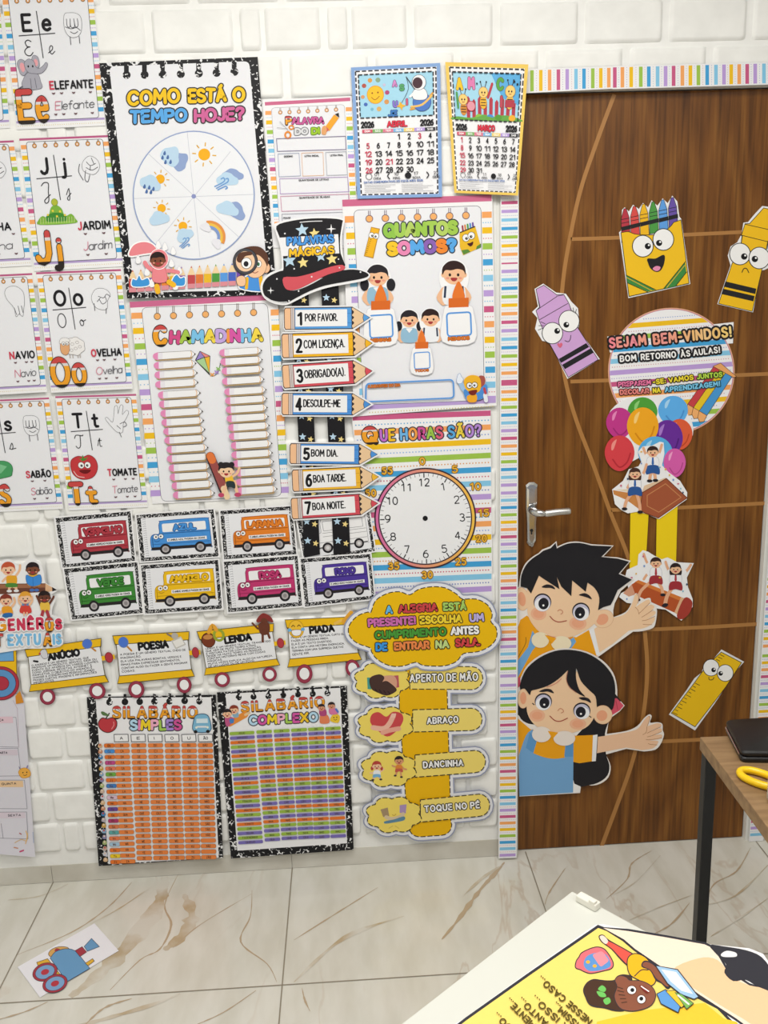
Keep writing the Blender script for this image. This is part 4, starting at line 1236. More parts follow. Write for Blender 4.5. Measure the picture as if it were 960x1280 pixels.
A.ell(838, 822, 15, 20, '#f6f6f6', INK, 2); A.ell(836, 824, 8, 11, '#3b6e4c'); A.line([(800, 868), (818, 874), (834, 866)], 4, '#9a4a3c', sm=True)
A.ell(762, 808, 68, 72, '#4a4a50', '#2a2a2e', 4); A.ell(762, 808, 54, 58, '#efc9a6')
A.blob([(712, 800), (730, 760), (790, 752), (800, 770), (760, 780), (735, 815)], '#5b3a2c')
A.ell(768, 818, 28, 30, '#fafafa', INK, 3); A.ell(766, 822, 14, 16, '#23232a')
A.line([(740, 880), (738, 945)], 15, '#3a3a40'); A.blob([(712, 905), (740, 890), (762, 905), (758, 945), (722, 945)], '#f2c6a0', '#5c3a2a', 2)
A.done()

# ------------------------------------------------------------------ word of the day poster
A = Art('word_poster', 'striped word-of-the-day poster with empty boxes, tucked between weather poster and blue calendar', 'poster', PW).crop(320, 110, 7.108)
A.part('striped_border')
A.sheet([(58, 108), (850, 70), (915, 1420), (150, 1420)], WHITE)
A.poly([(78, 125), (838, 84), (838, 116), (80, 156)], '#cc6a8e')
xl = lambda y: 82 + (y - 222) * .083
rows = [(222, ORANGE), (306, YELLOW), (392, GREEN), (476, BLUE), (558, LBLUE), (640, PURPLE), (722, PINK), (805, ORANGE), (885, YELLOW), (967, GREEN), (1047, BLUE), (1127, LBLUE), (1207, ORANGE)]
sidebands(A, rows, xl, 54, 36, -.02); 
sidebands(A, [(y - 33, c) for y, c in rows[:11]], lambda y: 797 + (y - 188) * .048, 54, 36, -.02)
A.part('page')
fr = A.rr([(138, 178), (784, 148), (840, 1400), (222, 1400)], 30)
A.line(fr, 5, '#6d7182', closed=True); A.poly(fr, PAPER)
rings(A, [(216, 217), (298, 214), (381, 210), (463, 207), (545, 202), (628, 197), (711, 192)], 15, 40, '#e9a866', '#8b7c72', 4, True)
A.part('title')
A.text('P', (272, 322), (312, 320), 60, 18, '#e9a866', '#5a3b3e', 6, bands=PENCIL)
A.text('ALAVRA', (325, 318), (598, 312), 50, 15, '#cf5f9e', '#6b3557', 5, wob=.06)
A.text('DO', (352, 410), (456, 406), 46, 18, '#d9dadd', '#6a6a70', 6, wob=.05); A.text('DI', (500, 406), (560, 402), 46, 18, '#9cc62f', '#5f7a2a', 6, wob=.05)
A.part('scissors_picture')
A.line([(195, 350), (285, 360)], 20, '#e8e8ec'); A.line([(215, 302), (290, 372)], 20, '#e0e0e6'); A.line([(188, 352), (280, 362)], 3, '#70707a'); A.line([(212, 300), (285, 375)], 3, '#70707a')
A.circ(283, 418, 24, 28, 16, '#e58c34', 24); A.circ(314, 350, 20, 16, 12, '#e58c34', 24)
A.part('pencil_picture')
A.line([(630, 368), (715, 250)], 52, '#f0a730', caps=0); A.poly([(700, 233), (735, 220), (740, 262)], '#2c2724'); A.line([(600, 385), (632, 352)], 48, '#cf5b58', caps=0)
A.blob([(582, 400), (588, 350), (612, 335), (628, 360), (622, 410), (596, 415)], '#e3a56e')
A.part('writing_box')
def box(q, c, w=4): A.line(q, w, c, closed=True)
box([(182, 450), (795, 428), (800, 545), (190, 562)], '#7a6f96', 5)
box([(195, 585), (382, 578), (395, 780), (205, 788)], '#9fa9c4'); box([(405, 578), (595, 570), (603, 775), (415, 782)], '#e8b791'); box([(618, 572), (800, 564), (812, 770), (630, 776)], '#a9adb8')
box([(210, 805), (815, 790), (826, 920), (216, 940)], '#b08ccb'); box([(218, 962), (826, 942), (832, 1075), (228, 1095)], '#cf7ba0'); box([(230, 1120), (838, 1100), (850, 1300), (240, 1300)], '#9fa3ae')
for t, a, b in (('DESENHO', (250, 615), (326, 612)), ('LETRA INICIAL', (432, 610), (558, 607)), ('LETRA FINAL', (660, 605), (775, 601)), ('QUANTIDADE DE LETRAS', (380, 826), (645, 818)), ('QUANTIDADE DE SÍLABAS', (385, 982), (655, 972)), ('FRASE', (243, 1162), (308, 1159))):
    A.text(t, a, b, 13, 3.2, '#2b2b30', gap=2.2)
A.done()

# ------------------------------------------------------------------ calendars
def calendar(name, month, first, reds, ndays, frame, q, label, pic, d, bend=None, moons=('01', '10', '17', '23'), names=('CHEIA', 'MING.', 'NOVA', 'CRESC.')):
    A = Art(name, label, 'calendar', d, group='wall calendars', bend=bend).quad(100, 160, *q)
    A.part('calendar_sheet')
    A.sheet([(0, 0), (100, 0), (100, 160), (0, 160)], frame, grid=(10, 10) if bend else None)
    if bend: A.grid([(4, 4), (96, 4), (96, 156), (4, 156)], 10, 10, '#f1f1f4')
    else: A.rect(4, 4, 96, 156, '#f1f1f4')
    A.dash([(5, 5), (95, 5), (95, 155), (5, 155)], 1.7, '#34343c', 5, 2.2, True)
    A.part('picture'); 
    if bend: A.grid([(8, 9), (92, 9), (92, 60), (8, 60)], 8, 2, '#a6d8ee')
    else: A.rect(8, 9, 92, 60, '#a6d8ee')
    pic(A)
    A.dash([(8, 9), (92, 9), (92, 60), (8, 60)], 1.4, '#2c2c34', 4.5, 2, True)
    for x in (8, 76):
        if x > 8: A.part('year')
        else: A.use(A.part('year'))
        A.text('2026', (x + 1, 71.5), (x + 15, 71.5), 6.4, 1.7, INK, gap=2.4)
    A.part('month_heading')
    A.text(month, (50 - len(month) * 2.2, 71.5), (50 + len(month) * 2.2, 71.5), 6, 1.3, '#e0364c', '#8c1c2c', .4, gap=2.6, wob=.05)
    A.part('day_grid')
    cs_ = ['#d1586e', '#7fb36a', '#dd7f96', '#7fb6e2', '#ecd27e', '#b69ddd', '#3c3c44']
    xs = [15.5 + 12 * k for k in range(7)]
    A.lift()
    for x, c, t in zip(xs, cs_, ('DOM', 'SEG', 'TER', 'QUA', 'QUI', 'SEX', 'SAB')):
        A.rect(x - 6, 74.2, x + 6, 78.2, c, hold=True)
    A.lift()
    for x, t in zip(xs, ('DOM', 'SEG', 'TER', 'QUA', 'QUI', 'SEX', 'SAB')): A.text(t, (x - 3, 77.2), (x + 3, 77.2), 2, .5, '#ffffff', hold=True, caps=0)
    A.lift()
    for dd in range(1, ndays + 1):
        k = first + dd - 1; x = xs[k % 7]; y = 87 + 10.1 * (k // 7); t = str(dd)
        w = 2.6 if len(t) == 1 else 7.2
        if t == '1': w = 1.6
        A.text(t, (x - w / 2, y), (x + w / 2, y), 6.0, 1.15, '#c9405a' if dd in reds else INK, hold=True, gap=2.0)
    A.part('moon_phases')
    y = 132
    for k, (n_, nm) in enumerate(zip(moons, names)):
        x = 15 + k * 23
        if k == 0: A.circ(x, y, 3.6, 3.8, .6, '#3a3a40', 24)
        elif k == 2: A.ell(x, y, 3.8, 4, INK)
        else: A.line([(x + (1.2 if k == 1 else -1.2), y - 3.6), (x - (.9 if k == 1 else -.9), y), (x + (1.2 if k == 1 else -1.2), y + 3.6)], 1.2, INK, sm=True)
        A.text(n_, (x + 7, y - .6), (x + 11.5, y - .6), 3.6, .55, '#3a3a40'); A.text(nm, (x + 5.5, y + 4), (x + 14, y + 4), 2.6, .45, '#3a3a40')
    A.part('notes')
    A.text('DATAS COMEMORATIVAS DO ESCOLARES 2026', (9, 140.5), (78, 139.5), 2.3, .6, '#5a78b4', caps=0, gap=2)
    A.lift()
    for k in range(5):
        for x0, x1 in ((9, 46), (53, 90)):
            A.line([(x0, 143.0 + k * 2.2), (x1 - 6 * ((k * 7 + int(x0)) % 3), 143.0 + k * 2.2)], .42, '#8f9096', hold=True, caps=0)
    return A.done()
def space_pic(A):
    for x, y, r, c in ((14, 22, 2.6, '#b5564a'), (21, 16, 2.6, '#dd9a4c'), (30, 16, 2.8, '#8aa88a'), (40, 31, 2.6, '#b34a78'), (39, 42, 2.8, '#d99a5c'), (15, 44, 2.2, '#4a6cb8'), (30, 50, 2.8, '#d9b06a'), (12, 35, 2.2, '#d99a6a'), (22, 50, 1.8, '#79b8d0'), (37, 22, 1.6, '#c9c0d8')): A.ell(x, y, r, r, c)
    A.ell(26.5, 33, 9, 10, '#f4c12c', '#e59a24', .8); A.line([(22, 36), (26, 39), (31, 35)], .8, '#a5641a', sm=True); A.ell(23, 31, .9, 1, '#8a4a1a'); A.ell(29.5, 30.5, .9, 1, '#8a4a1a')
    for t, x, y, c in (('A', 47, 24, '#d48ac8'), ('S', 55, 29, '#58a868'), ('U', 47, 48, '#8a78d0'), ('I', 61, 46, '#d4607c'), ('JE', 41, 59, '#3a7ac0')): A.text(t, (x, y), (x + (3.6 if len(t) == 1 else 9), y), 6, 2.2, c, '#4a4a70', .4)
    A.line([(62, 14), (72, 30)], 1.0, '#3a3a44'); A.line([(62, 14), (64, 28), (56, 44)], .5, '#3a3a44', sm=True); A.poly([(54, 42), (57, 46), (61, 47), (57, 49), (56, 53), (54, 49), (50, 48), (53, 46)], '#f0b83a')
    A.line([(66, 52), (78, 48), (91, 34)], 2.2, '#e3a54a', sm=True)
    A.ell(79, 44, 10, 10.5, '#4f7cc8', '#3a4a88', .5); A.line([(67, 49), (79, 47), (90, 37)], 2.4, '#eec06a', sm=True)
    A.blob([(70, 40), (69, 32), (74, 28), (82, 29), (85, 36), (82, 41)], '#f2f2f4', '#6a6a78', .5); A.ell(76, 21, 7.5, 8.5, '#f2f2f4', '#5a5a68', .5); A.ell(74.5, 21.5, 5.6, 6.4, '#4a2f38'); A.line([(70, 33), (66, 37)], 2.6, '#f2f2f4')
def friend_pic(A):
    A.poly([(55, 9), (92, 9), (92, 42), (70, 34)], '#5fb0e4')
    A.lift()
    for k in range(9): 
        x = 24 + k * 7.4; A.poly([(x, 58), (x, 36 + (k % 2) * 3), (x + 2.3, 33 + (k % 2) * 3), (x + 4.6, 36 + (k % 2) * 3), (x + 4.6, 58)], '#b63f4e', hold=True)
    A.blob([(8, 60), (10, 56), (30, 57), (45, 53), (60, 55), (75, 53), (92, 56), (92, 60)], '#69a84a')
    for x, c in ((40, '#8fc04a'), (55, '#4f8fd0'), (66, '#5a9a3a'), (84, '#f0b23a')): A.ell(x, 56, 4.5, 3.6, c)
    for t, x, y, c in (('A', 13, 26, '#f4c62c'), ('M', 28, 25, '#df7fb4'), ('C', 64, 25, '#5aa84a'), ('I', 69, 43, '#c04a5c')): A.text(t, (x, y), (x + (6 if t != 'I' else .6), y), 10, 3.2, c, '#6a5a4a', .5)
    A.line([(52, 34), (57, 20)], 3.0, '#c0404c')
    for x, y, r, b_ in ((20, 37, 5.5, '#d98f3a'), (46, 29, 5.5, '#f0b83a'), (80, 27, 6, '#f0c05a')):
        for sg in (-1, 1): A.line([(x + sg * 2, y - r), (x + sg * 3.6, y - r - 5)], .7, '#3a2c24'); A.ell(x + sg * 3.7, y - r - 5.4, .9, .9, INK)
        A.ell(x, y + r * 1.9, r * .8, r * 1.3, b_); 
        for k in range(3): A.line([(x - r * .6, y + r * (1.4 + .55 * k)), (x + r * .6, y + r * (1.4 + .55 * k))], 1.0, '#3a2c24', caps=0)
        A.ell(x, y, r, r, '#f5cf7a', '#b5813a', .5); A.ell(x - 1.8, y, .9, 1.1, INK); A.ell(x + 1.8, y, .9, 1.1, INK); A.line([(x - 1.5, y + 2.4), (x, y + 3.2), (x + 1.5, y + 2.4)], .6, '#9a3a2c')
    A.rect(74, 36, 86, 44, '#b63f4e'); A.line([(12, 30), (13, 46)], 2.4, '#4f9a4a'); A.ell(30, 44, 5, 5, '#e59aa8', '#b63f4e', .7)
    A.ell(84.5, 17, 1.2, 1.2, INK); A.ell(88.5, 19.5, 1.2, 1.2, INK); A.ell(38, 20, 1, 1, INK)
c6 = lambda x, y: (430 + x / 4.174, 70 + y / 4.174)
calendar('wall_calendar', 'ABRIL', 3, {3, 5, 12, 19, 21, 26}, 30, '#88aadb', (c6(36, 60), c6(502, 36), c6(512, 735), c6(70, 745)), 'blue-framed calendar page headed ABRIL with an astronaut picture', space_pic, PW + .006)
def curl(px, py):
    t = (px - 600) / 60.0
    return 0.0 if t < -.8 else 0.010 * (t + .8) ** 1.5 * 0.5 + 0.002
calendar('wall_calendar', 'MARÇO', 0, {1, 8, 15, 22, 29}, 31, '#efcb62', ((556.5, 77.5), (660.5, 80.5), (647.5, 244.5), (568, 241)), 'yellow-framed calendar page headed MARÇO, curling over the door edge', friend_pic, PW + .006, curl, ('03', '11', '18', '25'))

# ------------------------------------------------------------------ roll-call poster
A = Art('roll_call_poster', 'striped roll-call poster titled CHAMADINHA with two columns of blank pencil name tags', 'poster', PW).crop(170, 370, 4.742)
A.part('striped_border')
A.sheet([(-38, 35), (838, -12), (902, 1195), (98, 1232)], WHITE)
A.poly([(-38, 35), (838, -12), (840, 22), (-36, 70)], '#cb6a92')
rows = [(118, ORANGE), (208, YELLOW), (300, GREEN), (392, BLUE), (482, LBLUE), (572, PURPLE), (660, PINK), (745, ORANGE), (830, YELLOW), (918, GREEN), (1003, BLUE), (1088, LBLUE), (1170, PURPLE)]
sidebands(A, rows, lambda y: -34 + (y - 60) * .108, 88, 36, -.04)
sidebands(A, [(y - 20, c) for y, c in rows], lambda y: 796 + (y - 60) * .056, 48, 36, -.04)
A.part('page')
fr = A.rr([(34, 70), (778, 44), (862, 1185), (152, 1217)], 34)
A.line(fr, 5, '#4d4d59', closed=True); A.poly(fr, PAPER)
rings(A, [(126, 121), (222, 117), (317, 112), (412, 109), (507, 106), (602, 102), (697, 98)], 17, 58, '#f0b06c', '#6d5a4c', 4)
A.part('title')
A.text('C', (118, 285), (172, 282), 95, 30, '#eda12c', '#33302e', 5, bands=PENCIL)
A.text('HAMADINHA', (208, 275), (742, 262), 62, 22, ['#d2508a', '#a5c84e', '#7cc2ea', '#f2d84e', '#c4a6e2', '#f09a4c', '#d659a6', '#7cc2ea', '#f2d84e'], '#33302e', 4, wob=.07)
A.part('kite_picture')
A.poly([(378, 325), (440, 355), (436, 470), (350, 380)], '#33302e')
A.poly([(380, 330), (404, 362), (356, 380)], '#9a86cc'); A.poly([(382, 330), (436, 357), (408, 362)], '#e88a8a', hold=True); A.poly([(404, 366), (434, 455), (358, 384)], '#a8cf98', hold=True); A.poly([(408, 366), (436, 360), (435, 455)], '#f0b93a', hold=True)
A.line([(436, 465), (455, 475), (485, 455), (500, 400)], 4, '#4b5a4a', sm=True)
for x, y, c in ((452, 466, '#e8a15a'), (478, 452, '#a98ad0'), (488, 432, '#8fbf62')): A.line([(x - 10, y - 8), (x + 10, y + 8)], 7, c); A.line([(x - 9, y + 8), (x + 9, y - 8)], 7, c)
LC = [(100, 357, 352), (105, 412, 356), (110, 468, 364), (114, 525, 368), (130, 587, 382), (136, 641, 388), (145, 696, 396), (151, 750, 402), (162, 803, 410), (168, 856, 416), (181, 910, 428), (183, 965, 436), (194, 1020, 442), (200, 1073, 446), (211, 1125, 458), (219, 1180, 467)]
RC = [(494, 336, 746), (500, 390, 750), (508, 445, 755), (510, 506, 760), (523, 568, 773), (528, 621, 777), (532, 674, 780), (537, 727, 786), (547, 780, 792), (551, 832, 798), (562, 886, 807), (565, 942, 810), (573, 994, 818), (590, 1048, 823), (592, 1103, 830), (596, 1156, 838)]
for cl in (LC, RC):
    for x, y, x1 in cl:
        A.part('name_tag')
        s_ = -.05
        Y = lambda xx: y + (xx - x) * s_
        h = 20
        O_ = [(x + 24, y - h), (x1 - 26, Y(x1) - h + 1), (x1, Y(x1)), (x1 - 26, Y(x1) + h - 2), (x + 24, y + h)]
        A.poly([(x + 8, y + h), (x1 - 12, Y(x1) + h - 2), (x1 - 24, Y(x1) + h + 9), (x + 20, y + h + 9)], '#b59a70')
        A.line(O_, 4, '#6f6253', closed=True); A.poly(O_, '#f2f2f4')
        A.poly([(x + 36, y - h), (x + 20, y - h), (x + 5, y - 13), (x, y), (x + 5, y + 13), (x + 20, y + h), (x + 36, y + h)], '#e58fbd', sm=True); A.rect(x + 30, y - h, x + 58, y + h - 3, '#e9e6ee')
        A.line([(x1 - 27, Y(x1) - h + 3), (x1 - 21, Y(x1)), (x1 - 27, Y(x1) + h - 3)], 3.5, '#e2a650'); A.poly([(x1 - 7, Y(x1) - 7), (x1, Y(x1)), (x1 - 7, Y(x1) + 7)], '#2b2b2e')
A.part('child_picture', 'girl with two hair buns hugging a brown pencil')
A.line([(440, 950), (520, 1150)], 54, '#33242a'); A.line([(450, 970), (520, 1142)], 44, '#9b4f4c', caps=0); A.line([(440, 948), (452, 972)], 46, '#e2793f')
A.line([(520, 1142), (540, 1190)], 36, '#ecd0a8')
A.line([(585, 1100), (600, 1170)], 18, '#efc39c'); A.line([(540, 1110), (515, 1170)], 18, '#efc39c'); A.ell(505, 1180, 18, 13, '#c04a6c'); A.ell(603, 1178, 20, 13, '#c04a6c')
A.line([(570, 1070), (600, 1050), (612, 1020)], 15, '#efc39c', sm=True)
A.blob([(530, 1065), (565, 1060), (578, 1105), (535, 1110)], '#f0bf3a'); A.blob([(535, 1100), (580, 1100), (588, 1140), (560, 1132), (540, 1135)], '#2d3a3c')
face(A, 535, 1035, 42, '#f3cda8', '#2b2528', 'buns')
A.done()

# ------------------------------------------------------------------ magic words: hat, two starred ribbons, seven pencils
def star(A, x, y, r, col, rot=0, hold=False):
    A.poly([(x + (r if k % 2 == 0 else r * .45) * math.sin(math.pi * k / 5 + rot), y - (r if k % 2 == 0 else r * .45) * math.cos(math.pi * k / 5 + rot)) for k in range(10)], col, hold=hold)
def spark(A, x, y, r):
    A.poly([(x, y - r), (x + r * .16, y - r * .16), (x + r, y), (x + r * .16, y + r * .16), (x, y + r), (x - r * .16, y + r * .16), (x - r, y), (x - r * .16, y - r * .16)], '#efeff2')
for nm, pts, lab, ss in (('left', [(362, 330), (384, 330), (400, 693), (380.5, 697)], 'left one of two black starred paper ribbons hanging below the top hat', .0),
                         ('right', [(400, 330), (422, 330), (438, 690), (417, 694)], 'right one of two black starred paper ribbons hanging below the top hat', .0)):
    A = Art('starred_ribbon', lab, 'ribbon', PW + .0065, group='starred ribbons below the top hat').crop(0, 0, 1)
    A.part('ribbon_strip'); A.sheet(pts, '#1c1b1f')
    dxl = pts[0][0]; dxr = pts[1][0]
    L_ = lambda y: dxl + (y - 330) * .0485; 
    for k, y in enumerate((372, 414, 449, 486, 520, 546, 582, 614, 652, 676)):
        A.part('blue_star'); star(A, L_(y) + 5.8, y, 4.8, '#b8d4ea', 0, hold=k > 0); A.part('yellow_star'); star(A, L_(y) + 15.8, y + 3.2, 4.1, '#ecd58c', .2, hold=True)
    A.done()
pens = [('POR FAVOR.', '1', '#5a9fe0', (355, 398.5), (464, 397), 28, 'first magic-word pencil, blue, lettered POR FAVOR'),
        ('COM LICENÇA.', '2', '#f0b527', (352, 432.5), (467, 429), 31, 'second magic-word pencil, yellow, lettered COM LICENÇA'),
        ('OBRIGADO(A).', '3', '#d4505c', (353, 471), (467, 463.5), 30, 'third magic-word pencil, red, lettered OBRIGADO(A)'),
        ('DESCULPE-ME', '4', '#4f92dc', (352, 505), (465, 505.5), 28, 'fourth magic-word pencil, blue, lettered DESCULPE-ME'),
        ('BOM DIA.', '5', '#4f92dc', (362, 567), (473.5, 568), 26, 'fifth magic-word pencil, blue, lettered BOM DIA'),
        ('BOA TARDE.', '6', '#f0b93a', (365, 601), (475, 596), 28, 'sixth magic-word pencil, yellow, lettered BOA TARDE'),
        ('BOA NOITE.', '7', '#d4505c', (364, 636), (474, 629), 27, 'last magic-word pencil, red, lettered BOA NOITE')]
for t, n_, c, a, b, h, lab in pens:
    L_ = math.hypot(b[0] - a[0], b[1] - a[1]); ux, uy = (b[0] - a[0]) / L_, (b[1] - a[1]) / L_
    P = lambda u, v: (a[0] + ux * u * L_ - uy * (v - 50) * h / 100, a[1] + uy * u * L_ + ux * (v - 50) * h / 100)
    A = Art('magic_word_pencil', lab, 'pencil sign', PW + .0095, group='magic-word pencil signs').crop(0, 0, 1)
    q = lambda pts: [P(u, v) for u, v in pts]
    A.part('pencil_body')
    A.sheet(q([(0, 8), (.012, -6), (.80, -6), (1.02, 50), (.80, 106), (.012, 106), (-.01, 90)]), '#ececee')
    A.poly(q([(.0, 10), (.015, 0), (.785, 0), (.99, 50), (.785, 100), (.015, 100), (0, 90)]), '#3a3034')
    A.poly(q([(.125, 4), (.775, 4), (.775, 96), (.125, 96)]), c)
    dk = '#3d6fb0' if c in ('#5a9fe0', '#4f92dc') else ('#c88f1e' if c[1] == 'f' else '#a83a46')
    for v in (30, 72): A.line(q([(.13, v), (.775, v)]), .5, dk, caps=0)
    A.part('eraser'); A.poly(q([(.008, 12), (.02, 4), (.075, 4), (.075, 96), (.02, 96), (.008, 88)]), '#f0bf95'); A.poly(q([(.08, 3), (.12, 3), (.12, 97), (.08, 97)]), '#cfc4c2')
    A.line(q([(.1, 2), (.1, 98)]), .5, '#8d8284', caps=0)
    A.part('wooden_tip')
    A.poly(q([(.785, 3), (.978, 50), (.785, 97), (.775, 84), (.80, 72), (.775, 60), (.80, 48), (.775, 38), (.80, 24), (.775, 12)]), '#e9c79e')
    A.line(smooth(q([(.785, 3), (.775, 12), (.80, 24), (.775, 38), (.80, 48), (.775, 60), (.80, 72), (.775, 84), (.785, 97)]), False), .8, '#3a3034')
    A.poly(q([(.915, 33), (.98, 50), (.915, 67), (.905, 50)]), c); A.line(q([(.915, 33), (.905, 50), (.915, 67)]), .6, '#3a3034')
    A.part('word_panel')
    A.poly(q([(.13, 11), (.725, 11), (.725, 86), (.13, 86)]), '#f1f1f3')
    A.text(n_, P(.165, 76), P(.165 + (.05 if n_ != '1' else .03), 76), h * .5, 3.1, INK)
    w_ = .0365 * len(t)
    A.text(t, P(.245, 61), P(.245 + w_, 61), h * .3, 1.5, INK, gap=2.6)
    A.done()
A = Art('top_hat_sign', 'black top hat cut-out with a red band, stars and the words PALAVRAS MÁGICAS', 'sign', PW + .0125).crop(320, 260, 5.819)
A.part('hat_shape')
A.sheet(smooth([(132, 128), (150, 108), (250, 80), (400, 62), (560, 62), (638, 78), (640, 110), (625, 220), (630, 330), (648, 420), (655, 438), (700, 438), (770, 445), (828, 480), (815, 515), (760, 535), (650, 555), (520, 580), (400, 620), (300, 670), (220, 705), (130, 695), (60, 655), (32, 590), (45, 530), (90, 480), (140, 455), (185, 440), (186, 380), (175, 280), (150, 200)], True, 3), '#f0f0f2')
A.part('hat_crown')
A.poly(smooth([(148, 132), (250, 95), (400, 76), (550, 76), (626, 88), (628, 110), (612, 215), (616, 330), (640, 450), (420, 520), (200, 520), (200, 440), (195, 330), (172, 215)], True, 3), '#201f22')
A.poly([(172, 216), (196, 350), (606, 330), (598, 190)], '#eeeef1')
for x, y, r, c in ((336, 160, 50, '#b9d6ea'), (425, 185, 40, '#efdb8e'), (243, 382, 52, '#b9d6ea'), (342, 398, 42, '#efdb8e'), (470, 352, 42, '#b9d6ea'), (552, 372, 44, '#efdb8e')): star(A, x, y, r, c, -.1)
spark(A, 547, 152, 36)
A.line([(320, 104), (400, 97), (480, 95)], 6, '#e9e9ec', sm=True); A.ell(210, 186, 6, 6, '#e9e9ec'); A.ell(278, 442, 6, 6, '#e9e9ec'); A.ell(600, 372, 5, 5, '#e9e9ec')
A.part('title')
A.text('PALAVRAS', (232, 268), (562, 246), 50, 15, '#4f9ae6', '#1f2a44', 5, wob=.05)
A.text('MÁGICAS', (248, 352), (565, 328), 48, 15, '#f2c028', '#1f2a44', 5, wob=.05)
A.part('hat_brim')
A.poly(smooth([(200, 455), (196, 520), (205, 570), (250, 600), (320, 590), (420, 545), (520, 490), (640, 452), (740, 450), (815, 478), (806, 502), (740, 520), (640, 538), (500, 565), (390, 605), (290, 655), (220, 690), (135, 682), (70, 645), (48, 590), (60, 535), (105, 490)], True, 3), '#201f22')
A.line(smooth([(62, 640), (110, 672), (170, 686), (225, 684)]), 6, '#e9e9ec'); spark(A, 107, 600, 26)
for x, y in ((152, 516), (310, 604), (240, 676), (760, 466)): A.ell(x, y, 6, 6, '#e9e9ec')
A.part('hat_band', 'red hat band')
A.poly(smooth([(200, 505), (205, 570), (240, 598), (310, 588), (400, 545), (520, 485), (642, 448), (628, 414), (540, 428), (420, 470), (300, 500)], True, 3), '#d35660')
A.ell(405, 500, 6, 6, '#e9e9ec'); A.ell(607, 434, 5, 5, '#e9e9ec')
A.done()

# ------------------------------------------------------------------ how-many-are-we poster
A = Art('counting_poster', 'striped poster asking QUANTOS SOMOS with pictures of children and glue bottles', 'poster', PW + .002).crop(430, 240, 4.364)
A.part('striped_border')
A.sheet([(-10, 42), (808, 15), (832, 1165), (60, 1225), (10, 600)], WHITE)
A.poly([(-10, 42), (805, 15), (806, 50), (-8, 80)], '#cc6a8e')
rows = [(150, ORANGE), (240, YELLOW), (325, GREEN), (412, BLUE), (500, LBLUE), (588, PURPLE), (670, PINK), (755, ORANGE), (835, YELLOW), (922, GREEN), (1005, BLUE), (1090, LBLUE)]
sidebands(A, rows, lambda y: 4 + (y - 150) * .085, 58, 36, -.03)
sidebands(A, [(125, ORANGE), (210, YELLOW), (297, GREEN), (384, BLUE), (470, LBLUE), (553, PURPLE), (640, PINK), (722, ORANGE), (807, YELLOW), (888, GREEN), (970, BLUE), (1052, LBLUE), (1130, PURPLE)], lambda y: 752 + (y - 125) * .022, 54, 34, -.03)
A.poly([(108, 1158), (826, 1122), (828, 1150), (110, 1188)], '#b9a0d8')
A.lift()
for k in range(44): A.ell(140 + k * 15.6, 1203 - k * .8, 4, 4, '#d9cf9a', hold=True, n=6)
A.part('page')
fr = A.rr([(54, 100), (746, 76), (764, 1135), (106, 1160)], 30)
A.line(fr, 5, '#4d4d5c', closed=True); A.poly(fr, PAPER)
rings(A, [(138, 146), (226, 143), (314, 140), (401, 137), (488, 134), (576, 131), (665, 128)], 17, 44, '#f0b06c', '#6d5a6c', 4)
A.part('title')
A.text('QUANTOS', (226, 240), (612, 222), 58, 24, ['#92c44e', '#a3cc58', '#b4d066', '#9cc850', '#a5cc58', '#b4d066', '#a0c850'], '#33353f', 6, wob=.05)
A.text('SOMOS?', (246, 338), (605, 318), 56, 24, ['#f2c62e', '#e88ab8', '#5aa9ea', '#8a62b4', '#ee8a34', '#5aa9ea'], '#33353f', 6, wob=.06)
A.part('ruler_picture')
A.poly([(148, 190), (196, 200), (160, 362), (108, 350)], '#b98a28'); A.poly([(151, 195), (191, 204), (156, 356), (113, 346)], '#f0b527')
eyes(A, [(150, 236), (175, 240)], 14, [(.3, .2), (-.2, .2)], ow=2)
A.lift()
for k in range(9): A.line([(140 - k * 3.2, 258 + k * 10), (150 - k * 3.2, 260 + k * 10)], 2, '#6a4a1a', hold=True, caps=0)
A.part('crayon_box_picture')
A.lift()
for k, c in enumerate(('#a23b4c', '#d88a3c', '#4b9a4a', '#4f8fd0', '#6a4aa0')): A.line([(650 + k * 14, 220 - k * 4), (646 + k * 14, 185 - k * 4)], 9, c, hold=True)
A.poly([(630, 225), (715, 185), (748, 300), (650, 345), (632, 300)], '#e8b92c'); A.poly([(640, 318), (652, 342), (690, 326), (676, 312)], '#5a8a3c', hold=True, lvl=2); A.poly([(748, 280), (748, 302), (720, 314), (724, 296)], '#5a8a3c', hold=True, lvl=2)
A.line([(632, 222), (715, 188)], 6, '#2a2a2e', caps=0)
eyes(A, [(665, 250), (695, 238)], 18, [(.2, .2), (-.1, .3)], ow=2.5); A.blob([(672, 282), (688, 278), (704, 270), (702, 288), (688, 297)], '#4a1a20')
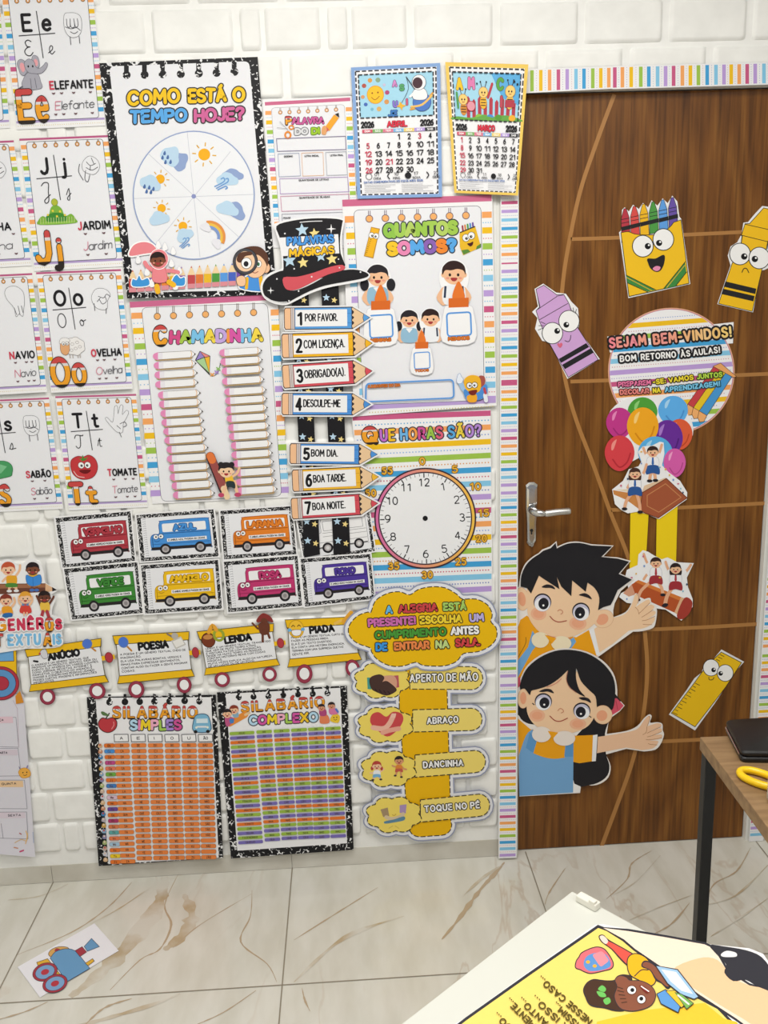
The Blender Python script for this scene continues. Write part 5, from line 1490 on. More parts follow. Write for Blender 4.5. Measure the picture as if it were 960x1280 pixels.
def pupil(A, x, y, s, girl):
    A.ell(x, y + 20 * s, 74 * s, 92 * s, '#f6f6f8')
    A.blob([(x - 78 * s, y + 130 * s), (x - 50 * s, y + 55 * s), (x + 50 * s, y + 55 * s), (x + 84 * s, y + 130 * s), (x + 40 * s, y + 155 * s), (x - 40 * s, y + 155 * s)], '#f6f6f8')
    for g in (-1, 1): A.line([(x + g * 50 * s, y + 80 * s), (x + g * 72 * s, y + 118 * s), (x + g * 52 * s, y + 145 * s)], 28 * s, '#edbb95', sm=True)
    if girl:
        for g in (-1, 1): A.ell(x + g * 72 * s, y + 46 * s, 24 * s, 34 * s, '#25242a')
    A.blob([(x - 52 * s, y + 70 * s), (x, y + 58 * s), (x + 52 * s, y + 70 * s), (x + 48 * s, y + 150 * s), (x - 48 * s, y + 150 * s)], '#93bcd6' if girl else '#eef0f4')
    if girl: A.poly([(x - 24 * s, y + 62 * s), (x, y + 92 * s), (x + 24 * s, y + 62 * s), (x + 12 * s, y + 60 * s), (x - 12 * s, y + 60 * s)], '#f3f3f5')
    else:
        for g in (-1, 1): A.line([(x + g * 42 * s, y + 62 * s), (x + g * 46 * s, y + 120 * s)], 11 * s, '#2e3850', caps=0)
    face(A, x, y, 54 * s, '#f0bf98', '#29252a' if girl else '#33211f', 'short')
def glue(A, x, y, w, h, c1, c2, lab):
    A.blob([(x - w * .42, y), (x + w * .42, y), (x + w * .62, y + h * .18), (x + w * .66, y + h), (x - w * .66, y + h), (x - w * .62, y + h * .18)], '#f4f4f6', '#d5d6dc', 3)
    A.blob([(x - w * .08, y - h * .62), (x + w * .08, y - h * .62), (x + w * .26, y - h * .2), (x - w * .26, y - h * .2)], '#e4782f')
    A.poly([(x - w * .42, y - h * .2), (x + w * .42, y - h * .22), (x + w * .42, y + h * .04), (x - w * .42, y + h * .06)], '#d86b28')
    fr = A.rr([(x - w * .5, y + h * .22), (x + w * .5, y + h * .18), (x + w * .54, y + h * .82), (x - w * .46, y + h * .86)], w * .14)
    A.line(fr, w * .07, '#5a9ae0', closed=True)
    A.text(lab, (x - w * .42, y + h * .97), (x + w * .44, y + h * .94), h * .08, w * .05, '#d8772f', '#7a3a10', w * .015)
A.part('child_picture', 'girl with two dark pigtails'); pupil(A, 184, 460, 1.0, True)
A.part('child_picture', 'boy with backpack straps, on the right'); pupil(A, 600, 445, 1.1, False)
A.crop(430, 370, 4.364)
A.part('child_picture', 'girl in the middle'); pupil(A, 356, 128, .8, True); A.part('child_picture', 'boy in the middle'); pupil(A, 472, 122, .82, False)
A.part('glue_bottle_picture'); glue(A, 200, 66, 124, 190, 0, 0, 'MENINAS')
A.part('glue_bottle_picture'); glue(A, 625, 52, 130, 196, 0, 0, 'MENINOS')
A.part('glue_bottle_picture'); glue(A, 424, 280, 84, 138, 0, 0, 'TODOS')
A.part('writing_box')
A.line(A.rr([(120, 478), (596, 456), (600, 556), (118, 577)], 22), 8, '#5a9ae0', closed=True)
A.text('AJUDANTES DO DIA', (132, 500), (306, 492), 13, 4, '#d8772f', '#7a3a10', 1.5)
A.part('mascot_picture', 'yellow figure in blue giving a thumbs up')
A.line([(690, 540), (655, 510), (634, 470)], 26, '#9fc4ea', sm=True); A.blob([(615, 462), (622, 430), (632, 424), (640, 440), (650, 455), (640, 475), (622, 476)], '#e7eefa', '#7a94c0', 2)
A.blob([(735, 440), (764, 438), (770, 470), (748, 500)], '#a8544a'); A.blob([(655, 540), (660, 508), (720, 520), (775, 480), (780, 540), (740, 565), (680, 572)], '#4f8fd8')
A.blob([(660, 500), (656, 456), (690, 432), (735, 440), (748, 480), (738, 520), (695, 530)], '#f0b52c'); A.blob([(672, 545), (720, 535), (722, 575), (680, 578)], '#f0a92c')
eyes(A, [(684, 488), (713, 486)], 14, [(.2, .1), (-.1, .1)], ow=3); A.blob([(680, 520), (725, 512), (716, 538), (692, 540)], '#7a2a24'); A.line([(770, 540), (775, 570)], 22, '#e8ecf4'); A.line([(765, 505), (772, 530)], 14, '#c04a52')
A.done()

# ------------------------------------------------------------------ clock poster
A = Art('clock_poster', 'striped poster QUE HORAS SÃO with a large white printed clock face', 'poster', PW).crop(430, 510, 4.364)
A.part('striped_border')
A.sheet([(42, 48), (800, 8), (810, 1050), (165, 1080)], WHITE)
cyc = SEQ
yy = [(54, PINK), (125, ORANGE), (205, YELLOW), (282, GREEN), (355, BLUE), (428, LBLUE), (503, PURPLE), (575, PINK), (650, ORANGE), (722, YELLOW), (798, GREEN), (872, BLUE), (945, LBLUE), (1020, PURPLE)]
rowl = [54, 135, 217, 293, 368, 440, 515, 586, 660, 735, 803, 874, 945, 1018]; rowr = [28, 104, 183, 258, 335, 410, 482, 556, 630, 703, 775, 848, 918, 985]
A.lift()
for k, (yl, yr) in enumerate(zip(rowl, rowr)):
    xa = 44 + (yl - 48) * .118
    A.poly([(xa, yl - 15), (800 + k * .4, yr - 15), (800 + k * .4, yr + 15), (xa + 3, yl + 15)], SEQ[k % 7], hold=True)
A.lift()
for k in range(13):
    ya, yb = (rowl[k] + rowl[k + 1]) / 2, (rowr[k] + rowr[k + 1]) / 2; xa = 50 + (ya - 48) * .118
    c = ('#6fb0dc', '#8fa8e0', '#8fb8e8', '#e0a05a', '#c9607a', '#7a8ac8', '#dda878')[k % 7]
    for j in range(42):
        t = (j + .5) / 42; A.ell(xa + (796 - xa) * t, ya + (yb - ya) * t, 4.2, 4.2, c, hold=True, n=6)
A.part('title')
A.text('Q', (112, 186), (176, 182), 72, 24, '#eda12c', '#3a2c28', 5, bands=PENCIL)
A.text('UE HORAS SÃO?', (203, 178), (744, 150), 56, 13, ['#c26fd0', '#f0c02a', '#6fb4e8', '#f0a04c', '#d2569a', '#9cc84e', '#de607c', '#5aa9e0', '#e9d04a', '#b48ad8', '#b48ad8'], '#3d3b48', 6, gap=3.4)
A.part('minute_numeral')
for t, x, y in (('0', 428, 308), ('5', 606, 352), ('10', 718, 446), ('15', 763, 590), ('20', 750, 730), ('25', 638, 856), ('30', 455, 928), ('35', 272, 880), ('50', 146, 482), ('55', 236, 360)):
    w_ = 24 if len(t) == 1 else 52
    A.text(t, (x - w_ / 2, y), (x + w_ / 2, y - 2), 34, 7, '#f0b53c', '#8a6420', 4, gap=4)
A.part('clock_face')
ccx, ccy, cr, crv = 443, 602, 270, 268
A.ell(ccx, ccy, cr + 8, crv + 8, '#3a2a36', n=72)
A.lift()
n = 72
for k in range(n):
    a0, a1 = 2 * math.pi * k / n, 2 * math.pi * (k + 1) / n
    t = .5 + .5 * math.sin((a0 + a1) / 2 + .9)
    ca, cb = (0xd8, 0x70, 0xa8), (0xf4, 0xc4, 0x50)
    t = .5 + .5 * math.cos((a0 + a1) / 2)
    col = '#%02x%02x%02x' % tuple(int(ca[i] + (cb[i] - ca[i]) * t) for i in range(3))
    A.poly([(ccx + cr * math.cos(a0), ccy + crv * math.sin(a0)), (ccx + cr * math.cos(a1), ccy + crv * math.sin(a1)), (ccx + 250 * math.cos(a1), ccy + 248 * math.sin(a1)), (ccx + 250 * math.cos(a0), ccy + 248 * math.sin(a0))], col, hold=True)
A.ell(ccx, ccy, 256, 254, '#3a2a36', n=72); A.ell(ccx, ccy, 249, 247, '#eff0f3', n=72)
A.lift()
for k in range(60):
    a = 2 * math.pi * k / 60 - .03; r0 = 222 if k % 5 == 0 else 230
    A.line([(ccx + r0 * math.sin(a), ccy - r0 * math.cos(a)), (ccx + 247 * math.sin(a), ccy - 246 * math.cos(a))], 6 if k % 5 == 0 else 2.6, '#2a2a2e', hold=True, caps=0)
for k in range(1, 13):
    a = 2 * math.pi * k / 12 - .02; x, y = ccx + 203 * math.sin(a), ccy - 195 * math.cos(a)
    t = str(k); w_ = 26 if len(t) == 1 else 54
    if t == '1': w_ = 11
    if t == '11': w_ = 46
    A.text(t, (x - w_ / 2, y + 20), (x + w_ / 2, y + 18), 40, 5.5, '#242428', gap=4.5, caps=0)
A.ell(ccx, ccy, 14, 14, INK)
A.done()

# ------------------------------------------------------------------ colour bus cards
BUSN = 0
def bus_card(word, col, dk, q, label, outline=False):
    global BUSN
    BUSN += 1
    A = Art('bus_card', label, 'card', PW + .0012 + BUSN * .0005, group='colour bus cards').quad(100, 70, *q)
    A.part('marbled_border', mat='marble_fine'); A.sheet([(2, 2), (98, 2), (98, 68), (2, 68)])
    A.part('card_edge'); A.lay = 0
    for p in ([(0, 0), (100, 0), (100, 2), (0, 2)], [(0, 68), (100, 68), (100, 70), (0, 70)], [(0, 2), (2, 2), (2, 68), (0, 68)], [(98, 2), (100, 2), (100, 68), (98, 68)]): A.poly(p, WHITE, hold=True)
    A.lay = 2
    A.part('page'); A.rect(7, 7, 94, 63, PAPER)
    A.lift()
    for k in range(17): A.line([(8.4, 9.5 + k * 3.2), (12.2, 8.6 + k * 3.2), (12.2, 10 + k * 3.2)], .5, '#9a9ba3', hold=True, caps=0)
    A.part('bus_picture')
    O_ = [(20, 53), (17.4, 51), (16.8, 42), (18, 34.5), (22, 31.5), (28.5, 31), (29, 19), (31, 14.5), (35, 13), (86, 13), (89.5, 15), (90.5, 19), (90.5, 51), (88, 53), (54, 53)]
    A.line(A_sm(O_), 1.6 if not outline else .9, dk if not outline else '#5a5a60', closed=True); A.poly(A_sm(O_), col)
    if outline:
        for p in ([(30, 32), (90, 32)], [(30, 37), (90, 37)], [(32, 16), (86, 16), (86, 29), (32, 29), (32, 16)], [(20, 45), (90, 45)]): A.line(p, .6, '#8a8a90', caps=0)
        A.line([(18, 52), (90, 52)], 1.4, '#2a2a2e', caps=0)
    else:
        A.rect(17, 49.5, 90.8, 53.5, '#2a2628'); A.line([(19, 36), (19, 49)], 1, dk, caps=0); A.line([(29, 31), (90, 31)], 1.0, dk, caps=0); A.line([(18, 45.4), (90, 45.4)], .7, dk, caps=0)
        A.poly(A.rr([(32.5, 17), (86.5, 17), (86.5, 29), (32.5, 29)], 2), '#f2f2f4')
    for x in (34, 77): A.part('bus_wheel'); A.ell(x, 53, 7, 7.4, '#242226'); A.ell(x, 53, 4.4, 4.6, '#b3aeb0'); A.ell(x, 53, 2.4, 2.6, '#8f8a8c' if not outline else '#d8d8da')
    if not outline:
        A.part('bus_eye'); eyes(A, [(23.5, 35), (30, 34.6)], 2.9, [(.1, .0), (-.1, .0)], dk, .8)
        A.line([(21, 40), (24, 41.6), (28, 40.4)], .7, dk, sm=True)
        A.part('name_plate')
        n = len(word); w_ = min(48, 6.6 * n)
        A.text(word, (60 - w_ / 2, 27), (60 + w_ / 2, 27), 7.2, 2.3, col, dk, 1.0, gap=2.0, wob=.04)
        A.poly([(37, 38.2), (86, 38.2), (86, 42.8), (37, 42.8)], '#f1f1f3'); A.text('O ÔNIBUS ' + word + ' PASSEIA NA CIDADE', (38.5, 41.6), (84, 41.6), 2.2, .55, '#3a3a3e', caps=0, gap=2)
    A.done()
def A_sm(O_):
    return smooth(O_, True, 3)
d5 = lambda x, y: (50 + x / 2.2326, 620 + y / 2.2326)
bus_card('VERMELHO', '#b23c48', '#7d2430', (d5(38, 58), d5(256, 38), d5(270, 186), d5(60, 206)), 'notebook card with a red bus named VERMELHO')
bus_card('AZUL', '#4a93dc', '#2b5f9c', (d5(264, 50), d5(488, 33), d5(504, 172), d5(278, 187)), 'notebook card with a blue bus named AZUL')
bus_card('LARANJA', '#e5832c', '#a8571a', (d5(498, 38), d5(706, 24), d5(720, 166), d5(510, 181)), 'notebook card with an orange bus named LARANJA')
bus_card('BRANCO', '#f0f0f2', '#8a8a90', ((368, 641), (462, 632), (470.5, 690), (379, 705)), 'notebook card with a white bus, half hidden behind the starred ribbons', True)
bus_card('VERDE', '#3f8a38', '#275a22', (d5(62, 200), d5(275, 180), d5(291, 330), d5(86, 349)), 'notebook card with a green bus named VERDE')
bus_card('AMARELO', '#f0c01e', '#b58a12', (d5(277, 190), d5(501, 174), d5(513, 318), d5(290, 333)), 'notebook card with a yellow bus named AMARELO')
bus_card('ROSA', '#c23a72', '#86244c', (d5(508, 180), d5(722, 162), d5(736, 310), d5(522, 329)), 'notebook card with a pink bus named ROSA')
bus_card('ROXO', '#4f3a9c', '#33246c', (d5(722, 172), d5(925, 158), d5(938, 290), d5(736, 313)), 'notebook card with a purple bus named ROXO')

# ------------------------------------------------------------------ paper train of text genres
BODY = {'ANÚCIO': ['O ANÚNCIO É UM GÊNERO TEXTUAL QUE', 'PROMOVE UM PRODUTO, SERVIÇO, IDEIA OU', 'EVENTO. ELE APARECE EM VÁRIOS LUGARES,', 'COMO JORNAIS, REVISTAS, INTERNET E', 'PANFLETOS. O OBJETIVO DO ANÚNCIO É', 'CHAMAR A ATENÇÃO DAS PESSOAS USANDO', 'FRASES CURTAS, IMAGENS E INFORMAÇÕES', 'IMPORTANTES.'],
        'POESIA': ['A POESIA É UM GÊNERO TEXTUAL CHEIO DE', 'IMAGINAÇÃO.', 'ELA USA PALAVRAS BONITAS, VERSOS E', 'RIMAS PARA EXPRESSAR SENTIMENTOS,', 'CONTAR ALGO OU FAZER A GENTE IMAGINAR', 'COISAS.'],
        'LENDA': ['LENDA É UM GÊNERO TEXTUAL TRANSMITIDO', 'QUE VEM DE MUITO TEMPO ATRÁS', 'E MISTURA FATOS COM IMAGINAÇÃO.', 'DESDE HÁ MUITO TEMPO AS PESSOAS', 'CONTAM HISTÓRIAS REAIS COM COISAS', 'MÁGICAS.', 'MUITA VEZES EXPLICA ALGO DA NATUREZA,', 'DE UM LUGAR OU DE UM POVO.'],
        'PIADA': ['PIADA É UM GÊNERO TEXTUAL CURTO QUE TEM', 'FAZER AS PESSOAS RIREM.', 'ELA É UM TEXTO DIVERTIDO.', 'ELA CONTA UMA HISTÓRIA ENGRAÇADA,', 'TERMINA COM UMA SURPRESA QUE FAZ', 'GENTE RIR.']}
def wagon(word, q, wheels, wr, label, deco, coup=None, tw=34, d=PW + .005):
    A = Art('train_wagon', label, 'wagon cut-out', d, group='paper train wagons').quad(100, 57, *q)
    A.part('sign_board')
    A.sheet([(-1, -1), (101, -1), (99, 10), (97.5, 12), (98, 47), (101, 57.5), (-1, 57.5), (2.5, 48), (2.5, 12), (1, 10)], '#5c5230')
    A.poly([(0, 0), (100, 0), (98, 9.6), (2, 9.6)], '#f1bf1c'); A.poly([(3, 48.5), (97, 48.5), (100, 56.6), (0, 56.6)], '#f1bf1c')
    A.part('text_panel'); A.poly([(3.4, 10.6), (96.8, 10.6), (97, 47.6), (3.4, 47.6)], '#ecedf1')
    A.text(word, (50 - tw / 2, 18.6), (50 + tw / 2, 17.6), 8, 3.0, INK, gap=2.6)
    ls = BODY[word]; st = min(4.1, 27.0 / len(ls))
    mxl = max(len(t) for t in ls)
    for k, t in enumerate(ls):
        A.text(t, (6.5, 23.8 + k * st), (6.5 + 86.0 * len(t) / mxl, 23.6 + k * st), 2.2, .5, '#303036', caps=0, gap=2.2, hold=k > 0)
    if coup:
        A.part('coupler', 'red coupler knob')
        A.poly([(97, coup - 3), (104, coup - 3), (104, coup + 3), (97, coup + 3)], '#f1bf1c'); A.poly([(108, coup - 3), (113, coup - 3), (113, coup + 3), (108, coup + 3)], '#f1bf1c', hold=True)
        A.ell(106, coup, 4.4, 6.4, '#b53c46', '#6f222c', .7)
    deco(A)
    for x, y in wheels:
        A.part('wheel'); A.sheet([(x + (wr + .8) * math.cos(2 * math.pi * k / 32), y + (wr + .8) * 1.02 * math.sin(2 * math.pi * k / 32)) for k in range(32)], '#7c2a3c')
        A.ell(x, y, wr, wr * 1.02, '#9d3a50'); A.ell(x, y, wr * .66, wr * .68, '#f3f3f5', '#7c2a3c', .5)
    A.done()
def glass(A, x, y, s=1):
    A.part('magnifier_picture'); A.line([(x + 3 * s, y + 4 * s), (x + 9 * s, y + 11 * s)], 2.2 * s, '#c98a3c'); A.ell(x, y, 5.4 * s, 5.8 * s, '#4f79d6', '#6a86bc', 1)
def deco_a(A):
    glass(A, 82, 4); A.part('megaphone_picture'); A.line([(12, 16), (18, 13), (24, 8)], 3, '#e6e6ea'); A.line([(10, 17), (15, 18.5)], 2.6, INK); A.blob([(20, 6), (27, 3), (29, 14), (23, 15)], '#d8d8de', '#5a5a60', .6); A.ell(19, 8, 1.4, 1.4, '#c04a4a')
def deco_p(A):
    glass(A, 12, 8); A.part('book_picture'); A.poly([(74, 10), (88, 5), (94, 16), (79, 21)], '#c9c6c2'); A.poly([(76, 11), (88, 7), (92, 15), (80, 19)], '#eceae6'); A.line([(70, 1), (80, 7)], 2.4, '#8a7a6c'); A.ell(80, 4, 4.6, 4.2, '#b9b4ae')
def deco_l(A):
    A.part('folk_picture'); A.ell(12, 12, 8, 9, '#7a3a24', '#4a2216', .8); A.ell(12, 8, 6, 3.2, '#c98a4c'); A.circ(26, 7, 6, 7, 3.4, '#9aa83a', 20); A.line([(14, 2), (20, -6), (24, 0)], 5, '#e8a83a', sm=True)
    A.part('folk_picture'); A.line([(84, 8), (82, 22)], 3.2, '#6b3a2a'); A.line([(90, 8), (92, 18)], 3.2, '#6b3a2a'); A.line([(78, 4), (72, -4)], 2.6, '#6b3a2a'); A.blob([(80, -2), (94, -2), (92, 12), (81, 12)], '#6b3a2a'); A.blob([(78, -8), (88, -16), (98, -10), (100, -2), (90, -6), (80, -4)], '#8a3432'); A.ell(88, -5, 4.6, 4.4, '#6b3a2a')
def deco_j(A):
    A.part('laughing_face_picture'); A.ell(14, 12, 10, 11, '#f2c23a', '#b98a1e', .7); A.blob([(8, 14), (20, 14), (18, 20), (10, 20)], '#f4f4f6', '#7a3a20', .6); A.line([(8, 9), (10, 7), (12, 9)], 1, '#5a3a14', sm=True); A.line([(16, 9), (18, 7), (20, 9)], 1, '#5a3a14', sm=True); A.ell(5, 13, 2.6, 2.2, '#6fb4e8'); A.ell(23, 13, 2.6, 2.2, '#6fb4e8')
    A.part('hand_picture'); A.line([(70, 8), (80, 4)], 4, '#f0c25a'); A.line([(84, 6), (98, -6)], 7, '#e8a83a'); A.ell(86, 6, 5, 5, '#e8a83a')
wagon('ANÚCIO', ((31.5, 812.5), (126, 798.5), (135.3, 852.5), (37, 864.5)), [(22.5, 66.5), (85, 66.5)], 9.3, 'train wagon cut-out headed ANÚCIO, beside the blue-wheeled engine', deco_a, 26, 40)
d7 = lambda x, y: (140 + x / 3, 760 + y / 3)
wagon('POESIA', (d7(4, 106), d7(288, 90), d7(308, 256), d7(22, 284)), [(22, 66), (85, 66.5)], 9.4, 'train wagon cut-out headed POESIA', deco_p, 27, 38)
wagon('LENDA', (d7(320, 90), d7(605, 60), d7(628, 214), d7(348, 252)), [(21, 66), (84.5, 68)], 9.2, 'train wagon cut-out headed LENDA', deco_l, 27, 34)
wagon('PIADA', (d7(650, 46), d7(905, 34), d7(935, 194), d7(660, 222)), [(20, 66), (85.5, 66)], 9.6, 'train wagon cut-out headed PIADA, its corner under the yellow cloud sign', deco_j, None, 34)
A = Art('train_engine', 'yellow and blue paper train engine at the left photo edge', 'engine cut-out', PW + .005).crop(0, 690, 6)
A.part('engine_body'); A.sheet([(-260, 1010), (-260, 700), (122, 700), (130, 960), (60, 1010)], '#8a6a1c'); A.poly([(-255, 1000), (-255, 705), (118, 705), (124, 955), (60, 1000)], '#f1bf1c')
A.part('engine_window', 'blue engine window'); A.poly([(-200, 730), (100, 722), (104, 818), (-200, 826)], '#6fabe0', ); A.line([(-200, 826), (104, 818), (100, 722)], 5, '#7a5a1a')
A.part('engine_wheel', 'blue wheel with red rim and hub'); A.sheet([(5 + 140 * math.cos(2 * math.pi * k / 40), 985 + 128 * math.sin(2 * math.pi * k / 40)) for k in range(40)], '#6a2430')
A.ell(5, 985, 135, 123, '#b53648', n=40); A.ell(5, 985, 112, 102, '#5f97cc', '#4a2430', 4, n=40); A.ell(10, 985, 55, 50, '#b53648', '#4a2430', 4)
A.part('engine_bumper'); A.poly([(115, 1080), (150, 1040), (178, 1130), (120, 1140)], '#d98f2c')
A.done()

A = Art('genres_sign', 'cut-out sign GÊNEROS TEXTUAIS with five children around a brown pencil', 'sign', PW + .0085).crop(0, 690, 6)
A.part('sign_sheet')
A.sheet(smooth([(-250, 720), (-250, 80), (-20, 90), (20, 60), (80, 55), (130, 100), (165, 95), (190, 70), (240, 50), (300, 80), (330, 160), (340, 230), (400, 260), (430, 290), (385, 320), (420, 350), (400, 400), (390, 470), (470, 490), (480, 540), (465, 600), (475, 690), (400, 720), (200, 725)], True, 2), '#f2f2f4')
A.part('pencil_picture', 'brown pencil the children sit on'); A.poly([(-250, 240), (340, 235), (340, 300), (-250, 330)], '#6d4234'); A.poly([(-250, 246), (338, 241), (338, 266), (-250, 280)], '#a06a4c'); A.poly([(340, 235), (425, 285), (340, 305)], '#e2b790'); A.poly([(390, 262), (428, 285), (392, 296)], '#2b2426')
A.part('child_picture', 'red-haired child waving')
A.line([(110, 190), (145, 140), (150, 100)], 18, '#f0c19c', sm=True); A.line([(50, 190), (20, 220)], 18, '#f0c19c')
for x in (70, 120): A.line([(90, 255), (x, 270), (x, 290)], 18, '#f0c19c', sm=True)
A.blob([(50, 185), (85, 175), (125, 185), (120, 245), (55, 245)], '#e9a92c'); A.blob([(50, 235), (120, 235), (128, 262), (48, 262)], '#4f8a3c'); face(A, 62, 130, 48, '#f2c7a4', '#c4583a'); A.ell(70, 293, 20, 10, '#e8e8ea'); A.ell(122, 291, 20, 10, '#e8e8ea')
A.part('child_picture', 'dark-haired child reading a blue book')
for x in (240, 275): A.line([(x, 240), (x, 280)], 18, '#7a4a34'); A.ell(x, 286, 18, 11, '#4a72b8')
A.blob([(205, 175), (300, 175), (300, 250), (210, 250)], '#e6b62c'); face(A, 245, 130, 46, '#7e4c38', '#2a2024')
A.blob([(198, 175), (245, 190), (300, 172), (306, 235), (248, 255), (205, 235)], '#3f8ede', '#2b66ac', 3); A.line([(246, 190), (248, 252)], 3, '#2b66ac')
A.part('child_picture', 'child in orange top and blue trousers')
A.line([(20, 440), (-10, 470)], 18, '#f0c19c'); A.line([(80, 420), (110, 380), (105, 345)], 18, '#f0c19c', sm=True); A.line([(75, 470), (70, 490)], 20, '#2f6eb0'); A.blob([(15, 415), (80, 410), (95, 470), (30, 475)], '#eda32c'); A.blob([(30, 460), (90, 458), (85, 488), (20, 490)], '#2f6eb0'); face(A, 45, 365, 42, '#f2c7a4', '#8a3a2c')
A.part('child_picture', 'blonde child in a red dress')
for g in (-1, 1): A.line([(190 + g * 30, 400), (190 + g * 50, 370), (190 + g * 48, 335)], 16, '#f0c19c', sm=True)
A.blob([(165, 395), (215, 395), (235, 455), (150, 455)], '#d8483c'); A.line([(180, 455), (180, 475)], 12, '#f0c19c'); A.line([(202, 455), (204, 475)], 12, '#f0c19c'); face(A, 190, 345, 42, '#f2c7a4', '#e6a43c'); A.poly([(165, 385), (190, 396), (215, 385), (215, 405), (190, 398), (165, 405)], '#5a8ab8')
A.part('child_picture', 'curly-haired child in yellow top with arms up')
A.line([(305, 400), (285, 350), (275, 330)], 16, '#6b3d2e', sm=True); A.line([(365, 395), (395, 350), (402, 335)], 16, '#6b3d2e', sm=True)
A.blob([(305, 380), (365, 378), (370, 440), (310, 442)], '#eac04c'); A.line([(322, 445), (312, 485)], 24, '#b0404a'); A.line([(352, 445), (365, 485)], 24, '#b0404a'); face(A, 333, 340, 42, '#6b3d2e', '#2a1e1e')
A.part('title')
A.text('G', (-20, 590), (38, 588), 82, 24, '#eda12c', '#f4f4f6', 8, bands=PENCIL)
A.text('ENÊR', (70, 584), (322, 572), 74, 22, '#cf3f5c', '#f4f4f6', 9, gap=5); A.text('O', (350, 590), (395, 588), 88, 22, '#eda12c', '#5a3b28', 4, bands=PENCIL); A.text('S', (424, 575), (458, 573), 66, 22, '#cf3f5c', '#f4f4f6', 9)
A.text('T', (-35, 705), (15, 703), 80, 24, '#d8484c', '#3a2a28', 3, bands=PENCIL); A.text('EXTU', (66, 697), (300, 690), 72, 20, '#7fc0ec', '#f4f4f6', 9, gap=5); A.text('A', (335, 700), (382, 698), 84, 20, '#eda12c', '#5a3b28', 4, bands=PENCIL); A.text('IS', (404, 688), (455, 685), 66, 20, '#7fc0ec', '#f4f4f6', 9, gap=5)
A.done()

# ------------------------------------------------------------------ planner at the lower left
def pcurl(px, py): return 0.004 + max(0.0, (py - 1000) / 75.0) ** 2 * 0.012
A = Art('planner_poster', 'pale lilac planner poster at the lower left edge, its bottom curling out', 'poster', PW - .001, bend=pcurl).crop(0, 780, 3.767)
A.part('sheet'); A.sheet([(-420, 330), (108, 325), (170, 1000), (160, 1102), (40, 1075), (-60, 1060), (-420, 1065)][:0] or [(-420, 340), (110, 330), (166, 1098), (-420, 1050)], '#dcdae4', grid=(6, 16))
A.part('planner_boxes')
for q in ([(-300, 435), (75, 440), (88, 580), (-300, 570)], [(-300, 590), (85, 585), (100, 715), (-300, 720)], [(-300, 735), (115, 735), (128, 870), (-300, 868)], [(-300, 888), (125, 885), (132, 1012), (-300, 1000)]): A.line(q, 2.4, '#8d8b9a', closed=True)
A.line([(5, 940), (15, 1010)], 2.4, '#8d8b9a'); A.line([(62, 360), (82, 400), (88, 580)], 2.0, '#c0a8b8')
A.part('heading_tab')
for q, c in (([(-300, 440), (60, 436), (62, 466), (-300, 470)], '#e4c6d2'), ([(-300, 596), (82, 592), (84, 618), (-300, 622)], '#d8ccd8'), ([(-300, 738), (108, 738), (110, 768), (-300, 768)], '#ecc9a0'), ([(-300, 890), (118, 886), (120, 914), (-300, 916)], '#dcd0dc')): A.poly(q, c, hold=False)
for t, a, b in (('TERÇA', (-30, 458), (16, 456)), ('QUARTA', (-20, 612), (34, 610)), ('QUINTA', (8, 758), (76, 755)), ('SEXTA', (38, 906), (98, 904))): A.text(t, a, b, 9, 2.2, '#3a3a44', caps=0)
A.part('bee_picture'); A.line([(96, 690), (90, 672)], 3, '#6a5a8a'); A.line([(124, 685), (130, 668)], 6, '#8a84b4'); A.blob([(88, 700), (100, 682), (125, 680), (142, 698), (138, 718), (105, 724)], '#eeb04a', '#c98a2c', 2); A.ell(108, 700, 3, 3, INK); A.ell(126, 698, 3, 3, INK); A.line([(110, 710), (118, 714), (126, 708)], 2, INK, sm=True)
A.part('bird_picture'); A.line([(70, 1030), (100, 1015), (125, 1020), (130, 985)], 4, '#d9b98a', sm=True); A.line([(120, 1035), (128, 1000), (122, 975)], 4, '#e8b86a', sm=True); A.line([(92, 985), (100, 990)], 4, '#c0504a'); A.line([(155, 980), (158, 1030)], 3.4, '#a8b4d0', sm=True); A.line([(94, 1072), (110, 1066)], 7, '#c8507a'); A.line([(66, 1052), (84, 1056)], 4, '#d08a5a')
A.done()

# ------------------------------------------------------------------ syllable charts
def notebook(name, label, q, page, k0, d, ringsxy, hold, r_=20, stem=64):
    A = Art(name, label, 'poster', d)
    return A
VOW = 'AEIOU'
CONS = ['B', 'C', 'D', 'F', 'G', 'H', 'J', 'K', 'L', 'M', 'N', 'P', 'QU', 'R', 'S', 'T', 'V', 'W', 'X', 'Y', 'Z']
def scurl(px, py): return 0.001 + max(0.0, (py - 980) / 100.0) ** 2 * 0.010
A = Art('syllable_chart', 'marbled notebook chart SILABÁRIO SIMPLES filled with orange syllable pills', 'poster', PW + .001, bend=scurl).crop(100, 860, 5.053)
A.part('marbled_border', mat='marble'); A.sheet([(42, 58), (858, 42), (905, 1072), (118, 1125)], grid=(6, 60))
A.part('page'); A.grid([(98, 62), (828, 58), (876, 1072), (180, 1112)], 6, 60, '#f0f0f3')
for x, y in ((186, 90), (284, 88), (377, 87), (470, 86), (566, 84), (661, 81), (755, 84)):
    A.part('binding_ring', mat='marble'); A.rect(x - 9, y - 50, x + 9, y - 10, INK); A.ell(x, y, 21, 21, INK)
A.part('title')
A.text('SILABÁRIO', (212, 188), (735, 186), 66, 15, '#eda12c', '#6a3f2a', 3, bands=PENCIL, gap=4)
A.text('SIMPLES', (322, 262), (635, 260), 54, 16, ['#b8dcf2', '#e88ab8', '#f2d42e', '#f2b0c8', '#a5cc58', '#a98ad8', '#d2569a'], '#33353f', 6, wob=.06)
